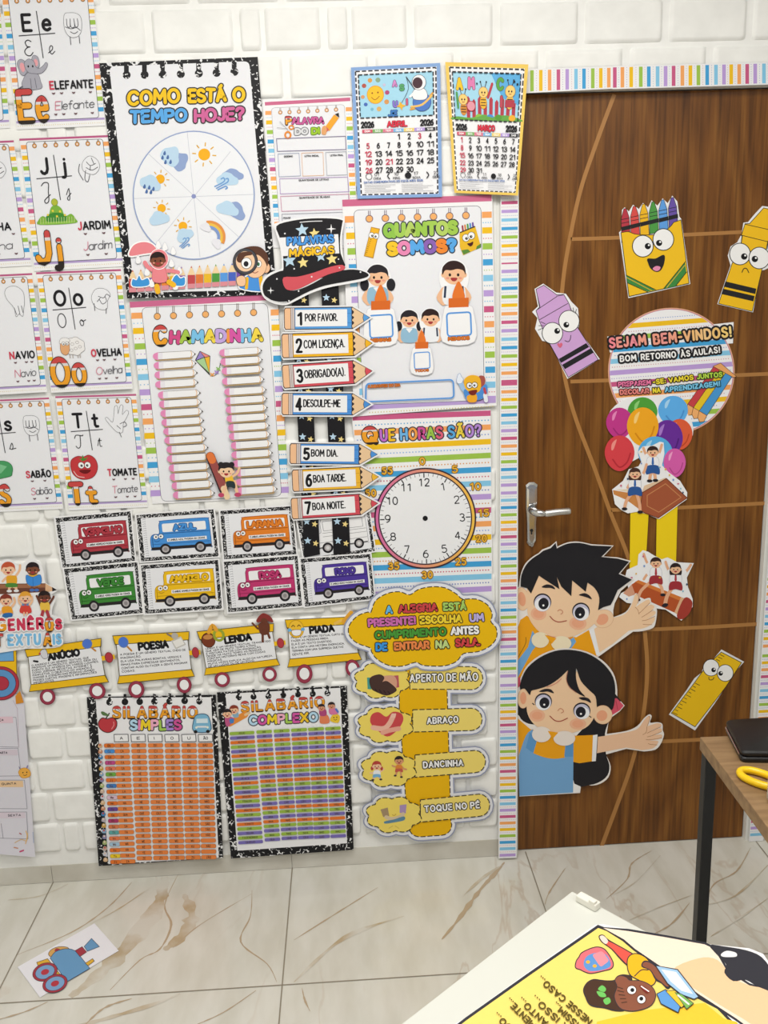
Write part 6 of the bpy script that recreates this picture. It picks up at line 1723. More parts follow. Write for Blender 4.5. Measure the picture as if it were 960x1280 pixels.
A.part('apple_picture'); A.line([(165, 190), (185, 160)], 7, '#3a2c28'); A.blob([(185, 175), (150, 150), (132, 152), (145, 172)], '#5a7a4a'); A.blob([(118, 220), (140, 192), (172, 198), (205, 190), (230, 215), (222, 255), (185, 278), (150, 272), (125, 250)], '#bf3c44', '#4a2424', 5); A.line([(212, 215), (214, 235), (200, 258)], 6, '#e08a8c', sm=True)
A.part('bus_picture'); A.blob([(720, 270), (722, 200), (740, 172), (790, 168), (815, 195), (820, 270)], '#7fb8d8', '#3f5f7c', 5); A.poly([(735, 195), (805, 192), (808, 220), (735, 222)], '#d8e8f0'); A.rect(738, 240, 800, 250, '#e8e8ea'); A.ell(735, 250, 7, 7, '#f2f2e0'); A.ell(806, 248, 7, 7, '#f2f2e0'); A.ell(730, 276, 12, 10, INK); A.ell(808, 274, 12, 10, INK)
A.part('column_heads')
heads = [(213, 'A'), (320, 'E'), (427, 'I'), (533, 'O'), (640, 'U'), (745, 'ÃO')]
for x, t in heads:
    w_ = 92
    A.poly([(x, 292), (x + w_, 291), (x + w_ + 3, 340), (x + 3, 341)], '#3a3a44'); A.poly([(x + 4, 296), (x + w_ - 4, 295), (x + w_ - 1, 336), (x + 7, 337)], '#f4f4f6')
    A.text(t, (x + 45 - 5 * len(t), 325), (x + 52 + 5 * len(t) if t != 'I' else x + 48, 324), 16, 3.6, INK)
A.part('syllable_pills')
cl_h = ['#e5762c', '#4a93dc', '#e5762c', '#c24a8c', '#e57a5c', '#6fae4c', '#e5762c', '#3f7fc4', '#e5762c', '#dcc0d4', '#e5762c', '#6a4a9c', '#e5762c', '#b03a6c', '#d87a4c', '#5fa8a8', '#e57a4c', '#a8c8e0', '#e5762c', '#f0cf2c', '#e5762c']
A.lift(); jobs = []
nrow = len(CONS)
for r in range(nrow):
    y0 = 362 + r * 35.9; ysl = 0
    for cidx in range(7):
        u = r / 20.0
        xa = (152, 218, 324, 430, 536, 642, 745)[cidx] + (40, 38, 36, 34, 32, 26, 22)[cidx] * u
        w_ = (64, 92, 92, 92, 92, 92, 92)[cidx]
        yy = y0 + (10, 6, 4, 2, 0, -2, -4)[cidx] * (.2 + .8 * u) * .9 + (u * u * 10 if cidx < 2 else -u * u * 8)
        c = cl_h[r] if cidx == 0 else '#e88543'
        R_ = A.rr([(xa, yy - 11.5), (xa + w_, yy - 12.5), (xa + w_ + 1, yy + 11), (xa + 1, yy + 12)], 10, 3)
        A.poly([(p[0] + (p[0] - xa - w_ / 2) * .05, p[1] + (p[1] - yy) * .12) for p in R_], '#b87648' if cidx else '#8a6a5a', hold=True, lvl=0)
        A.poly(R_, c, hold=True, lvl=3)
        t = (CONS[r][0] + CONS[r][0].lower()) if cidx == 0 else CONS[r] + (VOW[cidx - 1] if cidx < 6 else 'ÃO')
        if (CONS[r] in 'KWY' and cidx == 6) or (CONS[r] == 'QU' and cidx == 5): continue
        if CONS[r] == 'QU' and cidx: t = 'QU' + (VOW[cidx - 1] if cidx < 6 else 'ÃO')
        jobs.append((t, xa + w_ / 2, yy))
A.part('syllables'); A.lift()
for t, x, y in jobs:
    w_ = 9 * len(t); A.text(t, (x - w_ / 2, y + 8), (x + w_ / 2, y + 7), 15, 2.6, '#5a3420', hold=True, caps=0, sub=2)
A.part('margin_pictures')
rg = random.Random(5)
for r in range(nrow):
    x, y = 128 + r * 1.7, 366 + r * 36; c = ['#d8b48a', '#c98a6a', '#4a84b8', '#b8b0bc', '#c9a04a', '#8aa8c8', '#8a84a8', '#a8b87a', '#c8b0a0', '#d0d0dc'][r % 10]
    A.blob([(x - 14, y + 8), (x - 10, y - 12), (x + 4, y - 14), (x + 14, y), (x + 6, y + 12)], c); A.ell(x - 2, y - 6, 6, 6, '#e8d0b8' if r % 3 else '#c0504a')
A.done()

WORDS = ['ANJO', 'ARMÁRIO', 'ALFACE', 'ESTOJO', 'BOMBA', 'MUNDO', 'ALUNA', 'CLARIDE', 'FLAUTA', 'GLOBO', 'PLACA', 'ATLETA', 'BRAÇO', 'CRAVO', 'DRAGÃO', 'FRALDA', 'GRAVATA', 'PRATO', 'TRATOR', 'LIVRO', 'TOMATE', 'CHÁ', 'TELHA', 'FAZENDINHA', 'QUEIJO']
SY = ['AN', 'AR', 'AL', 'AS', 'AM', 'AL', 'AN', 'CLA', 'FLA', 'GLA', 'PLA', 'TLA', 'BRA', 'CRA', 'DRA', 'FRA', 'GRA', 'PRA', 'TRA', 'VRA', 'NHA', 'CHA', 'LHA', 'NHA', 'QUA']
A = Art('syllable_chart', 'marbled notebook chart SILABÁRIO COMPLEXO with green, purple and orange rows', 'poster', PW + .0015, bend=scurl).crop(270, 850, 5.333)
A.part('marbled_border', mat='marble'); A.sheet([(6, 82), (872, 38), (918, 1132), (100, 1190)], grid=(6, 60))
A.part('page'); A.grid([(64, 92), (828, 52), (874, 1088), (142, 1138)], 6, 60, '#f0f0f3')
for x, y in ((151, 116), (250, 112), (349, 108), (448, 102), (546, 96), (645, 92), (743, 88)):
    A.part('binding_ring', mat='marble'); A.rect(x - 9, y - 52, x + 9, y - 10, INK); A.ell(x, y, 20, 20, INK)
A.part('title')
A.text('SILABÁRIO', (175, 212), (718, 176), 62, 15, '#eda12c', '#6a3f2a', 3, bands=PENCIL, gap=4)
A.text('COMPLEXO', (228, 296), (674, 272), 52, 16, ['#b8dcf2', '#d659a6', '#f2d42e', '#f2b0c8', '#a5cc58', '#d659a6', '#f2c62e', '#b8dcf2'], '#33353f', 6, wob=.06)
A.part('pencil_picture', 'orange pencil'); A.line([(90, 290), (195, 230)], 42, '#e8923c'); A.line([(195, 232), (222, 218)], 16, '#e8c89a')
A.part('child_picture', 'child in front on the orange pencil'); A.blob([(110, 225), (145, 215), (150, 245), (120, 250)], '#8ab0c8'); face(A, 120, 200, 28, '#f0c19c', '#8a3a2c')
A.part('child_picture', 'child behind on the orange pencil'); A.blob([(60, 250), (95, 245), (125, 262), (105, 290), (80, 310), (65, 300)], '#c05a8a'); A.blob([(90, 262), (115, 258), (118, 284), (95, 288)], '#4a84c8'); face(A, 75, 225, 28, '#f0c19c', '#2a2226')
A.part('seat_picture', 'orange round seat'); A.blob([(690, 265), (700, 230), (745, 235), (755, 285), (700, 290)], '#e5845c')
A.part('seat_picture', 'yellow smiling seat'); A.blob([(765, 250), (790, 225), (825, 240), (815, 285), (765, 275)], '#ecc63a'); A.ell(785, 250, 4, 4, INK); A.ell(805, 248, 4, 4, INK); A.line([(785, 262), (796, 268), (806, 260)], 3, INK, sm=True)
A.part('child_picture', 'child on the orange seat'); A.blob([(690, 200), (730, 195), (735, 235), (695, 238)], '#b04a7c'); face(A, 703, 185, 22, '#d89a7a', '#33272a')
A.part('child_picture', 'child on the yellow seat'); A.blob([(755, 190), (800, 190), (812, 225), (760, 228)], '#d87aa8'); A.line([(800, 195), (812, 212)], 14, '#5a7ac8'); face(A, 770, 172, 22, '#d89a7a', '#33272a')
A.part('syllable_pills')
A.lift(); jobs = []; kc = ['#9abb48', '#7a6fb8', '#e5772c']
for r in range(25):
    u = r / 24.0
    for cidx in range(6):
        xa = (90, 268, 384, 500, 613, 727)[cidx] + (58, 56, 52, 46, 40, 36)[cidx] * u
        w_ = (165, 104, 106, 106, 106, 104)[cidx]
        yt = 358 + r * 30.3 - (0, 11, 17, 23, 29, 33)[cidx] - (0, 3, 3, 2, 0, 0)[cidx] * u * 2 - u * (0, 6, 14, 18, 22, 24)[cidx] * .4
        tl = -.055
        c = kc[r % 3] if r < 21 else ['#9abb48', '#7a6fb8'][(r + 1) % 2]
        R_ = A.rr([(xa, yt - 10), (xa + w_, yt - 10 + w_ * tl), (xa + w_ + 1, yt + 11 + w_ * tl), (xa + 1, yt + 11)], 8, 3)
        A.poly(R_, c, hold=True)
        if cidx and r > 19 and cidx == 5 and r % 4 == 0: continue
        t = WORDS[r] if cidx == 0 else SY[r].replace('A', VOW[cidx - 1])
        jobs.append((t, xa + w_ / 2, yt + w_ * tl / 2))
A.part('syllables'); A.lift()
for t, x, y in jobs:
    w_ = 10 * len(t); A.text(t, (x - w_ / 2, y + 8), (x + w_ / 2, y + 8 - w_ * .055), 13, 2.4, '#4a3c34', hold=True, caps=0, sub=2)
A.done()

# ------------------------------------------------------------------ greeting sign under the clock poster
A = Art('greeting_sign', 'yellow cloud sign with four greeting choices on a hanging column', 'sign', PW + .0085).crop(420, 720, 4.174)
CL = [(182, 190), (205, 130), (265, 92), (330, 82), (385, 98), (430, 70), (500, 56), (570, 62), (630, 95), (660, 120), (730, 120), (790, 150), (815, 200), (808, 238), (835, 270), (838, 320), (805, 365), (740, 395), (665, 405), (630, 445), (570, 468), (500, 470), (450, 465), (415, 450), (350, 470), (280, 468), (215, 435), (185, 395), (178, 375), (110, 350), (70, 310), (68, 260), (110, 210), (165, 188)]
def grow(P, k, c=None):
    out = []; n = len(P)
    ar = sum(P[i - 1][0] * P[i][1] - P[i][0] * P[i - 1][1] for i in range(n))
    s_ = 1 if ar > 0 else -1
    for i in range(n):
        a, b = P[i - 1], P[(i + 1) % n]; tx, ty = b[0] - a[0], b[1] - a[1]; l = math.hypot(tx, ty) or 1
        out.append((P[i][0] + s_ * ty / l * k, P[i][1] - s_ * tx / l * k))
    return out
# the four rows: cloud badge centre, size, label ends (E3 crop shares the scale, 150 px lower = 626 units)
E3 = 626.1
ROWS = [('APERTO DE MÃO', (240, 545), (385, 530), (745, 533), (388, 551), (738, 543), 44),
        ('ABRAÇO', (258, 150 + E3), (400, 130 + E3), (742, 122 + E3), (478, 144 + E3), (636, 136 + E3), 36),
        ('DANCINHA', (275, 380 + E3), (412, 366 + E3), (760, 342 + E3), (458, 374 + E3), (662, 362 + E3), 36),
        ('TOQUE NO PÉ', (302, 620 + E3), (440, 600 + E3), (782, 570 + E3), (465, 604 + E3), (748, 582 + E3), 36)]
def badge(cx, cy, rx, ry, k=0, ph=.3):
    o = []
    for i in range(80):
        a = 2 * math.pi * i / 80; m_ = 1 + .15 * abs(math.sin(4 * a + ph)) - .10
        o.append((cx + (rx * m_ + k) * math.cos(a), cy + (ry * m_ + k) * math.sin(a)))
    return o
def bar(a, b, hh, k=0):
    o = [(a[0], a[1] - hh - k), (b[0] - hh * .6, b[1] - hh - k)]
    for i in range(9):
        t = -math.pi / 2 + math.pi * i / 8; o.append((b[0] - hh * .6 + (hh + k) * math.cos(t) * .95, b[1] + (hh + k) * math.sin(t)))
    return o + [(b[0] - hh * .6, b[1] + hh + k), (a[0], a[1] + hh + k)]
COLQ = [(328, 440), (575, 440), (612, 690 + E3 - 20), (575, 725 + E3), (420, 730 + E3), (378, 690 + E3), (345, 700)]
COLS = smooth([(330, 690), (330, 445), (575, 445), (600, 660 + E3)], False, 1) + smooth([(604, 670 + E3), (596, 700 + E3), (566, 724 + E3), (500, 730 + E3), (430, 734 + E3), (395, 718 + E3), (374, 680 + E3)], False, 3) + [(345, 900)]
A.part('sign_backing', 'grey and white cut edge')
A.sheet(grow(COLS, 24), '#9aa0b8')
for k, (t, bc_, a, b, t0, t1, hh) in enumerate(ROWS):
    hb = (60, 58, 58, 58)[k]
    A.sheet(bar(a, b, hb, 24), '#9aa0b8'); A.sheet(badge(bc_[0], bc_[1], 142, 92, 24), '#9aa0b8')
A.poly(grow(COLS, 17), '#e9eaf0')
for k, (t, bc_, a, b, t0, t1, hh) in enumerate(ROWS):
    hb = (60, 58, 58, 58)[k]
    A.poly(bar(a, b, hb, 17), '#e9eaf0'); A.poly(badge(bc_[0], bc_[1], 142, 92, 17), '#e9eaf0')
A.part('column')
A.poly(COLS, '#edb80c'); A.dash(COLS, 5, '#33302c', 26, 10, True)
for k, (t, bc_, a, b, t0, t1, hh) in enumerate(ROWS):
    hb = (60, 58, 58, 58)[k]
    key = A.part('greeting_label')
    A.poly(bar(a, b, hb), '#f2db74'); A.dash(bar(a, b, hb), 5, '#33302c', 26, 10, True)
    A.part('greeting_badge', parent=key)
    A.poly(badge(bc_[0], bc_[1], 142, 92), '#f2da68'); A.dash(badge(bc_[0], bc_[1], 142, 92), 5, '#33302c', 26, 10, True)
    x, y = bc_
    A.part('badge_picture', parent=key)
    if k == 0:
        A.poly([(162, 530), (178, 530), (184, 592), (165, 590)], '#4a9c94'); A.poly([(302, 520), (326, 518), (330, 580), (312, 584)], '#b85a64')
        A.blob([(178, 535), (210, 515), (250, 520), (300, 520), (318, 550), (312, 585), (290, 580), (230, 575)], '#d9a288'); A.blob([(178, 535), (225, 515), (250, 530), (240, 555), (265, 550), (305, 580), (312, 600), (265, 622), (215, 605), (185, 585)], '#4a3430', '#2e2020', 2)
        for i in range(4): A.line([(205 + i * 22, 590 + i * 4), (215 + i * 22, 606 + i * 3)], 5, '#2e2020')
    elif k == 1:
        A.blob([(x + 4, y - 42), (x + 40, y - 68), (x + 84, y - 58), (x + 92, y - 20), (x + 60, y + 30), (x + 10, y + 62), (x - 40, y + 30), (x - 78, y - 10), (x - 72, y - 52), (x - 36, y - 66)], '#cc4a4e')
        A.line([(x - 65, y + 15), (x - 10, y + 20), (x + 20, y - 5), (x + 40, y - 45)], 26, '#eeb8a4', sm=True); A.line([(x + 70, y + 20), (x + 20, y + 30), (x - 15, y + 42)], 24, '#e8a894', sm=True)
        for i in range(3): A.line([(x + 32 + i * 8, y - 40), (x + 36 + i * 8, y - 56)], 8, '#f2c4b2')
    elif k == 2:
        kid(A, x - 62, y - 15, 2.6, '#f2c4a2', '#b8443c', '#f0f0f2', '#7ab4dc', 'pig', arms=((-13, 14), (14, 6)), legp=((-8, 27), (8, 26)))
        A.part('badge_picture', parent=key)
        kid(A, x + 54, y - 42, 2.5, '#d99a72', '#2a2226', '#e08a3c', '#c45a4c', 'short', arms=((-14, 10), (15, 18)), legp=((-8, 30), (5, 33)))
    else:
        A.poly([(x - 70, y - 28), (x - 32, y - 38), (x - 24, y + 6), (x - 56, y + 12)], '#a89070'); A.poly([(x + 30, y - 50), (x + 66, y - 55), (x + 62, y - 8), (x + 30, y - 10)], '#ab92c0')
        A.line([(x - 40, y + 12), (x - 10, y + 22), (x + 30, y + 12), (x + 48, y - 4)], 20, '#d8c4a4', sm=True); A.blob([(x - 48, y + 34), (x, y + 24), (x + 52, y + 8), (x + 54, y + 28), (x, y + 40), (x - 46, y + 46)], '#5f8aa4')
        A.line([(x - 8, y), (x + 2, y + 4), (x + 10, y - 4)], 4, '#c9a84a', sm=True)
        for g in (-1, 1): A.line([(x + g * 6, y + 58), (x + g * 26, y + 70)], 4, '#d9c05a')
    A.part('greeting_text', parent=key)
    A.text(t, t0, t1, hh * .8, 7.5, '#f6f6f6', '#2b2a2e', 4.5, gap=3.8)
A.part('cloud_panel')
A.sheet(smooth(grow(CL, 26), True, 3), '#9aa0b8'); A.poly(smooth(grow(CL, 18), True, 3), '#e9eaf0'); cl_ = smooth(CL, True, 3); A.poly(cl_, '#efbe10'); A.dash(cl_, 5, '#33302c', 26, 10, True)
A.part('cloud_text')
for t, a, b, c in (('A', (264, 194), (292, 192), '#6fc0f0'), ('ALEGRIA', (330, 189), (526, 180), '#d0484c'), ('ESTÁ', (564, 178), (676, 174), '#a8d06a'),
                   ('PRESENTE!', (172, 262), (412, 248), '#d070b4'), ('ESCOLHA', (442, 247), (654, 238), '#f2d63a'), ('UM', (702, 236), (768, 232), '#c0b4ea'),
                   ('CUMPRIMENTO', (208, 326), (572, 306), '#4a9a3c'), ('ANTES', (604, 304), (742, 298), '#f6f6f6'),
                   ('DE', (212, 388), (264, 386), '#3f9ae8'), ('ENTRAR', (308, 384), (484, 376), '#ee8a4c'), ('NA', (524, 374), (586, 372), '#c4dc8c'), ('SALA.', (628, 366), (748, 360), '#d8484c')):
    A.text(t, a, b, 34, 11, c, '#3a2f1c', 4.5, gap=3.0, wob=.03)
A.done()

# ------------------------------------------------------------------ striped paper borders round the door
def border(label, pieces, d=PW - .004, bend=None, horizontal=False):
    A = Art('paper_border', label, 'border', d, group='striped paper borders round the door', bend=bend).crop(0, 0, 1)
    for q, stripes in pieces:
        A.part('border_strip')
        (tl, tr, br, bl) = q
        A.sheet(q, '#f0f0f2', grid=(1, 24) if not horizontal else (24, 1))
        A.lift()
        for (s_, c, th) in stripes:
            if horizontal:
                f = lambda s: (lerp(tl, tr, (s - tl[0]) / (tr[0] - tl[0])), lerp(bl, br, (s - bl[0]) / (br[0] - bl[0])))
            else:
                f = lambda s: (lerp(tl, bl, (s - tl[1]) / (bl[1] - tl[1])), lerp(tr, br, (s - tl[1]) / (bl[1] - tl[1])))
            a0, b0 = f(s_ - th / 2); a1, b1 = f(s_ + th / 2)
            m_ = .06
            a0, b0, a1, b1 = lerp(a0, b0, m_), lerp(a0, b0, 1 - m_), lerp(a1, b1, m_), lerp(a1, b1, 1 - m_)
            A.poly([a0, b0, b1, a1], c, hold=True)
        A.lift()
        for (s_, c, th), (s2, c2, th2) in zip(stripes, stripes[1:]):
            a0, b0 = f((s_ + s2) / 2)
            dc = ('#9db8dc', '#d9a8b8', '#b9a8d8', '#a8c8e4')[int(s_) % 4]
            for j in range(9):
                p = lerp(a0, b0, .09 + .82 * j / 8); A.ell(p[0], p[1], .55, .55, dc, hold=True, n=6)
        A.lay -= 2
    return A.done()
def run(y, pitch, seq, th): return [(y + pitch * k, CH[c], th) for k, c in enumerate(seq)]
LX = lambda y: 625.5 if y < 400 else (625.5 - (y - 400) * .0035)
RX = lambda y: 648.5 - max(0, (y - 300)) * .0035
def piece(y0, y1, st): return (((LX(y0), y0), (RX(y0), y0 - .8), (RX(y1), y1 - .8), (LX(y1), y1)), st)
pcs = [piece(105, 331, run(114, 10.75, 'oygblpkoygblpk' + 'plbgyo', 4)[0:20] + [(329.5, CH['k'], 2)]),
       piece(331, 477, run(339.5, 10.6, 'plbgyokplbgyok', 4.2)),
       piece(477, 611.5, run(480.3, 9.72, 'koygblpkoygblp', 4)),
       piece(611.5, 853, run(616.5, 9.15, 'plbgyokplbgyokplbgyokplbgp'[:26], 3.8)),
       piece(853, 968.5, run(857, 8.27, 'plbgyokplbgyok', 3.6)),
       piece(968.5, 1073, run(973, 8.02, 'oygblpkoygblp', 3.6))]
def bcurl(px, py): return max(0.0, (py - 960) / 113.0) ** 1.6 * 0.020
border('striped paper border strip running down between brick wall and door handle side', pcs, PW - .003, bcurl)
tops = [(652, 'g'), (665, 'g'), (676, 'y'), (687, 'o'), (698, 'k'), (709, 'p'), (720, 'l'), (730, 'b'), (741, 'g'), (751, 'y'), (761, 'o')]
tops2 = [(768.5, 'k'), (778, 'o'), (789, 'y'), (801, 'g'), (811, 'b'), (822, 'l'), (832, 'p'), (842, 'k'), (853, 'o'), (863, 'y'), (873, 'g'), (884, 'b'), (895, 'l'), (905, 'p'), (914, 'y'), (924, 'o'), (934, 'k'), (944, 'p'), (955, 'l'), (965, 'b'), (976, 'g')]
border('striped paper border strip running along the top edge of the door', [
    (((646, 86.5), (765.5, 83), (765.5, 110.8), (646, 117)), [(x, CH[c], 4.4) for x, c in tops[1:]]),
    (((765.5, 82.5), (985, 77), (985, 105), (765.5, 111.4)), [(x, CH[c], 4.6) for x, c in tops2])], PW + .001, None, True)
RL = lambda y: 966.5 - (y - 600) * .0675
RRx = lambda y: 989 - (y - 600) * .077
def piece2(y0, y1, st): return (((RL(y0), y0), (RRx(y0), y0 - 1), (RRx(y1), y1 - 1), (RL(y1), y1)), st)
border('striped paper border strip at the right edge of the door, behind the wooden desk', [
    piece2(560, 816, run(566, 9.3, 'plbgyokplbgyokplbgyokplbgyo', 3.8)), piece2(816, 940, run(820, 8.7, 'gyokplbgyokplb', 3.6)), piece2(940, 1052, run(944, 8.3, 'gyokplbgyokpl', 3.5))], PW - .003)

# ------------------------------------------------------------------ cut-outs on the door
DD = DP + 0.0010
def A4(): pass
A = Art('crayon_box_sign', 'smiling yellow crayon box cut-out on the upper door', 'cut-out', DD).crop(760, 230, 4.8)
A.part('box_sheet'); A.sheet([(66, 290), (78, 280), (82, 200), (84, 155), (100, 140), (125, 165), (150, 124), (185, 150), (210, 113), (240, 140), (262, 98), (296, 130), (328, 86), (358, 115), (386, 70), (416, 105), (428, 195), (440, 210), (494, 600), (122, 685)], '#eeeef0')
for k, (x, y, c) in enumerate(((104, 150, '#b83a48'), (160, 136, '#d8504c'), (216, 123, '#eeb824'), (272, 110, '#4f9a48'), (330, 98, '#5f9fe4'), (388, 84, '#6a54a8'))):
    A.part('crayon'); h_ = y + 150 + (8 if k == 0 else (30 if 1 < k < 5 else 10))
    A.opoly([(x - 8, y), (x + 4, y - 2), (x + 22, y + 52), (x + 30, y + 190 - k * 4), (x - 26 + 6, y + 200 - k * 4), (x - 24, y + 62)], c, '#2a2a2c', 3)
    A.line([(x - 24, y + 64), (x + 24, y + 54)], 4, '#2a2a2c', caps=0); A.line([(x - 23, y + 86), (x + 26, y + 76)], 4, '#2a2a2c', caps=0); 
    A.poly([(x - 23, y + 108), (x + 31, y + 95), (x + 33, y + 119), (x - 21, y + 133)], '#262628')
A.part('box_body')
A.opoly(smooth([(80, 294), (122, 288), (160, 302), (230, 308), (310, 300), (370, 262), (395, 232)], False, 3) + [(436, 218), (484, 594), (128, 672)], '#f2c225', '#2f2a20', 4)
A.poly([(108, 548), (285, 635), (240, 646), (118, 592)], '#3f8a44'); A.line([(108, 546), (288, 636)], 4, '#2f2a20'); A.line([(118, 594), (238, 648)], 4, '#2f2a20')
A.poly([(462, 470), (470, 528), (408, 612), (336, 628)], '#3f8a44'); A.line([(464, 466), (334, 628)], 4, '#2f2a20'); A.line([(472, 528), (408, 610)], 4, '#2f2a20'); A.line([(110, 560), (262, 640)], 5, '#cfae3c', caps=0); A.line([(462, 486), (352, 622)], 5, '#cfae3c', caps=0)
A.part('face'); eyes(A, [(209, 373), (332, 333)], 60, [(.5, .0), (-.42, .35)], '#2a2a2c', 5, .31)
A.blob([(240, 450), (285, 450), (335, 428), (334, 475), (315, 515), (288, 524), (258, 505), (244, 475)], '#252326', '#2a2a2c', 3); A.blob([(268, 508), (290, 492), (314, 498), (308, 516), (288, 522)], '#e58fb4')
A.done()
A = Art('crayon_sign', 'sad yellow crayon cut-out at the right photo edge on the door', 'cut-out', DD).crop(760, 230, 4.8)
A.part('crayon_sheet'); A.sheet([(925, 132), (960, 136), (1050, 160), (1052, 230), (1050, 300), (1030, 340), (1005, 410), (990, 490), (940, 515), (918, 520), (870, 770), (656, 720), (735, 488), (718, 430), (735, 375), (775, 350), (802, 300), (812, 232), (840, 228), (880, 180)], '#eeeef0')
A.part('crayon_body'); A.opoly([(935, 146), (1035, 168), (1040, 262), (1022, 335), (958, 340), (920, 522), (864, 762), (666, 716), (744, 485), (800, 360), (806, 310), (802, 308), (824, 240), (850, 240)], '#f2c022', '#2f2a20', 4)
A.line([(824, 242), (1040, 290)], 4, '#2f2a20'); A.line([(804, 308), (1022, 362)], 4, '#2f2a20'); A.line([(806, 312), (800, 355)], 4, '#2f2a20'); A.line([(962, 345), (955, 390)], 4, '#2f2a20')
A.poly([(705, 584), (890, 628), (884, 660), (694, 616)], '#252528'); A.poly([(690, 628), (880, 672), (872, 704), (680, 660)], '#252528', hold=True)
A.part('face'); eyes(A, [(792, 420), (908, 444)], 60, [(.42, .25), (-.45, .1)], '#2a2a2c', 5, .32)
A.line([(804, 530), (815, 508), (832, 508), (845, 532)], 5, '#2f2a20', sm=True)
A.done()
A = Art('crayon_sign', 'lilac crayon cut-out with long lashes on the door', 'cut-out', DD).crop(650, 340, 3.310)
A.part('crayon_sheet'); A.sheet([(60, 70), (96, 48), (150, 85), (190, 90), (212, 122), (240, 150), (246, 215), (240, 235), (330, 360), (196, 442), (122, 290), (92, 285), (62, 235), (72, 190), (50, 165), (74, 142)], '#eeeef0', grid=None)
A.part('crayon_body'); A.opoly([(68, 72), (98, 56), (152, 96), (180, 94), (200, 128), (240, 235), (322, 362), (200, 434), (118, 286), (80, 200), (68, 160), (82, 146)], '#cfa4d8', '#2f2a30', 2.6)
A.line([(68, 158), (152, 102)], 2.6, '#2f2a30'); A.line([(80, 198), (198, 130)], 2.6, '#2f2a30'); A.line([(84, 148), (70, 90)], 2.0, '#2f2a30'); A.line([(152, 100), (178, 95)], 2.4, '#2f2a30')
A.poly([(160, 360), (274, 294), (286, 310), (170, 376)], '#252528'); A.poly([(174, 384), (292, 316), (304, 334), (186, 402)], '#252528', hold=True)
A.part('face'); eyes(A, [(134, 253), (203, 203)], 41, [(.48, -.22), (-.28, .38)], '#2a2a2c', 3, .29)
for p in ([(98, 222), (78, 222)], [(96, 232), (76, 240)], [(104, 214), (86, 206)], [(222, 168), (220, 148)], [(228, 172), (234, 154)], [(216, 164), (208, 150)]): A.line(p, 2.2, '#2a2a2c')
A.line([(186, 284), (200, 288), (208, 278), (210, 262)], 2.6, '#2f2a30', sm=True); A.blob([(154, 300), (160, 294), (164, 298), (170, 292), (176, 300), (166, 314)], '#dc6a84')
A.done()
A = Art('ruler_sign', 'tilted yellow ruler cut-out with a smiling face, on the door above the desk', 'cut-out', DD).crop(820, 790, 3.12)
A.part('ruler_sheet'); A.sheet([(50, 322), (120, 225), (150, 180), (178, 158), (190, 120), (222, 108), (255, 68), (344, 116), (300, 165), (268, 220), (228, 280), (152, 384)], '#e4e4e6')
A.part('ruler_body'); A.opoly([(62, 316), (150, 200), (200, 130), (255, 80), (332, 120), (270, 215), (220, 280), (152, 368)], '#edc01c', '#3a2f20', 2.6)
A.lift()
for k in range(16):
    t = k / 15; x, y = (66 + 130 * t, 314 - 172 * t); l_ = 18 if k % 2 == 0 else 11
    if not 150 < x < 200 or y > 190: A.line([(x, y), (x + l_, y + l_ * .5)], 2.4, '#3a2f20', hold=True, caps=0)
for k in range(3): A.line([(234 + k * 8, 106 - k * 9), (250 + k * 8, 114 - k * 9)], 2.4, '#3a2f20', hold=True, caps=0)
A.part('face'); eyes(A, [(215, 139), (270, 160)], 30, [(.32, .3), (-.6, .05)], '#2a2a2c', 2.6, .3)
A.line([(206, 176), (208, 186), (220, 186), (226, 178)], 2.6, '#3a2f20', sm=True)
A.done()

# welcome sign: striped disc with balloons and children, joined by two yellow ribbons
A = Art('welcome_sign', 'round striped welcome sign lettered SEJAM BEM-VINDOS with printed balloons below', 'sign', DD).crop(650, 340, 3.310)
A.part('disc')
D_ = [(626 + 262 * math.cos(a), 410 + 262 * math.sin(a)) for a in [2 * math.pi * k / 72 for k in range(72)]]
ban = [(358, 270), (450, 250), (880, 206), (894, 214), (888, 268), (860, 300), (380, 335), (360, 330)]
A.sheet(D_, '#e8b48c'); A.sheet(grow([(362, 272), (884, 212), (880, 290), (372, 328)], 5), '#f0f0f2')
disc_in = [(626 + 256 * math.cos(a), 410 + 256 * math.sin(a)) for a in [2 * math.pi * k / 72 for k in range(72)]]
A.poly(disc_in, '#f0f0f3')
def chord(y): 
    h = math.sqrt(max(0, 256 ** 2 - (y - 410) ** 2)); return 626 - h, 626 + h
def hstripe(A, y, th, col, tl=-.075):
    def lim(yy0):
        # where the slanted line meets the disc
        xs = []
        for k in range(257):
            x = 626 - 256 + 2 * k; yy = yy0 + (x - 626) * tl
            if (x - 626) ** 2 + (yy - 410) ** 2 <= 255 ** 2: xs.append(x)
        return (min(xs), max(xs)) if len(xs) > 2 else None
    a, b = lim(y - th / 2), lim(y + th / 2)
    if a and b: A.poly([(a[0], y - th / 2 + (a[0] - 626) * tl), (a[1], y - th / 2 + (a[1] - 626) * tl), (b[1], y + th / 2 + (b[1] - 626) * tl), (b[0], y + th / 2 + (b[0] - 626) * tl)], col, hold=True)
A.lift()
for k, c in enumerate((ORANGE, YELLOW, GREEN, BLUE, LBLUE, PURPLE, PINK, ORANGE, YELLOW, GREEN, BLUE)): hstripe(A, 162 + k * 47.5, 20, c)
A.lift()
for k in range(10):
    y = 186 + k * 47.5; xa, xb = chord(y)
    n_ = int((xb - xa) / 10)
    for j in range(1, n_): A.ell(xa + j * 10, y + (xa + j * 10 - 626) * -.075, 2.4, 2.4, ('#8fa8d8', '#d8a0a8', '#b0a0d8')[k % 3], hold=True, n=6)
A.circ(626, 410, 257, 257, 4, '#c98a9a', 72)
A.part('pencils_picture')
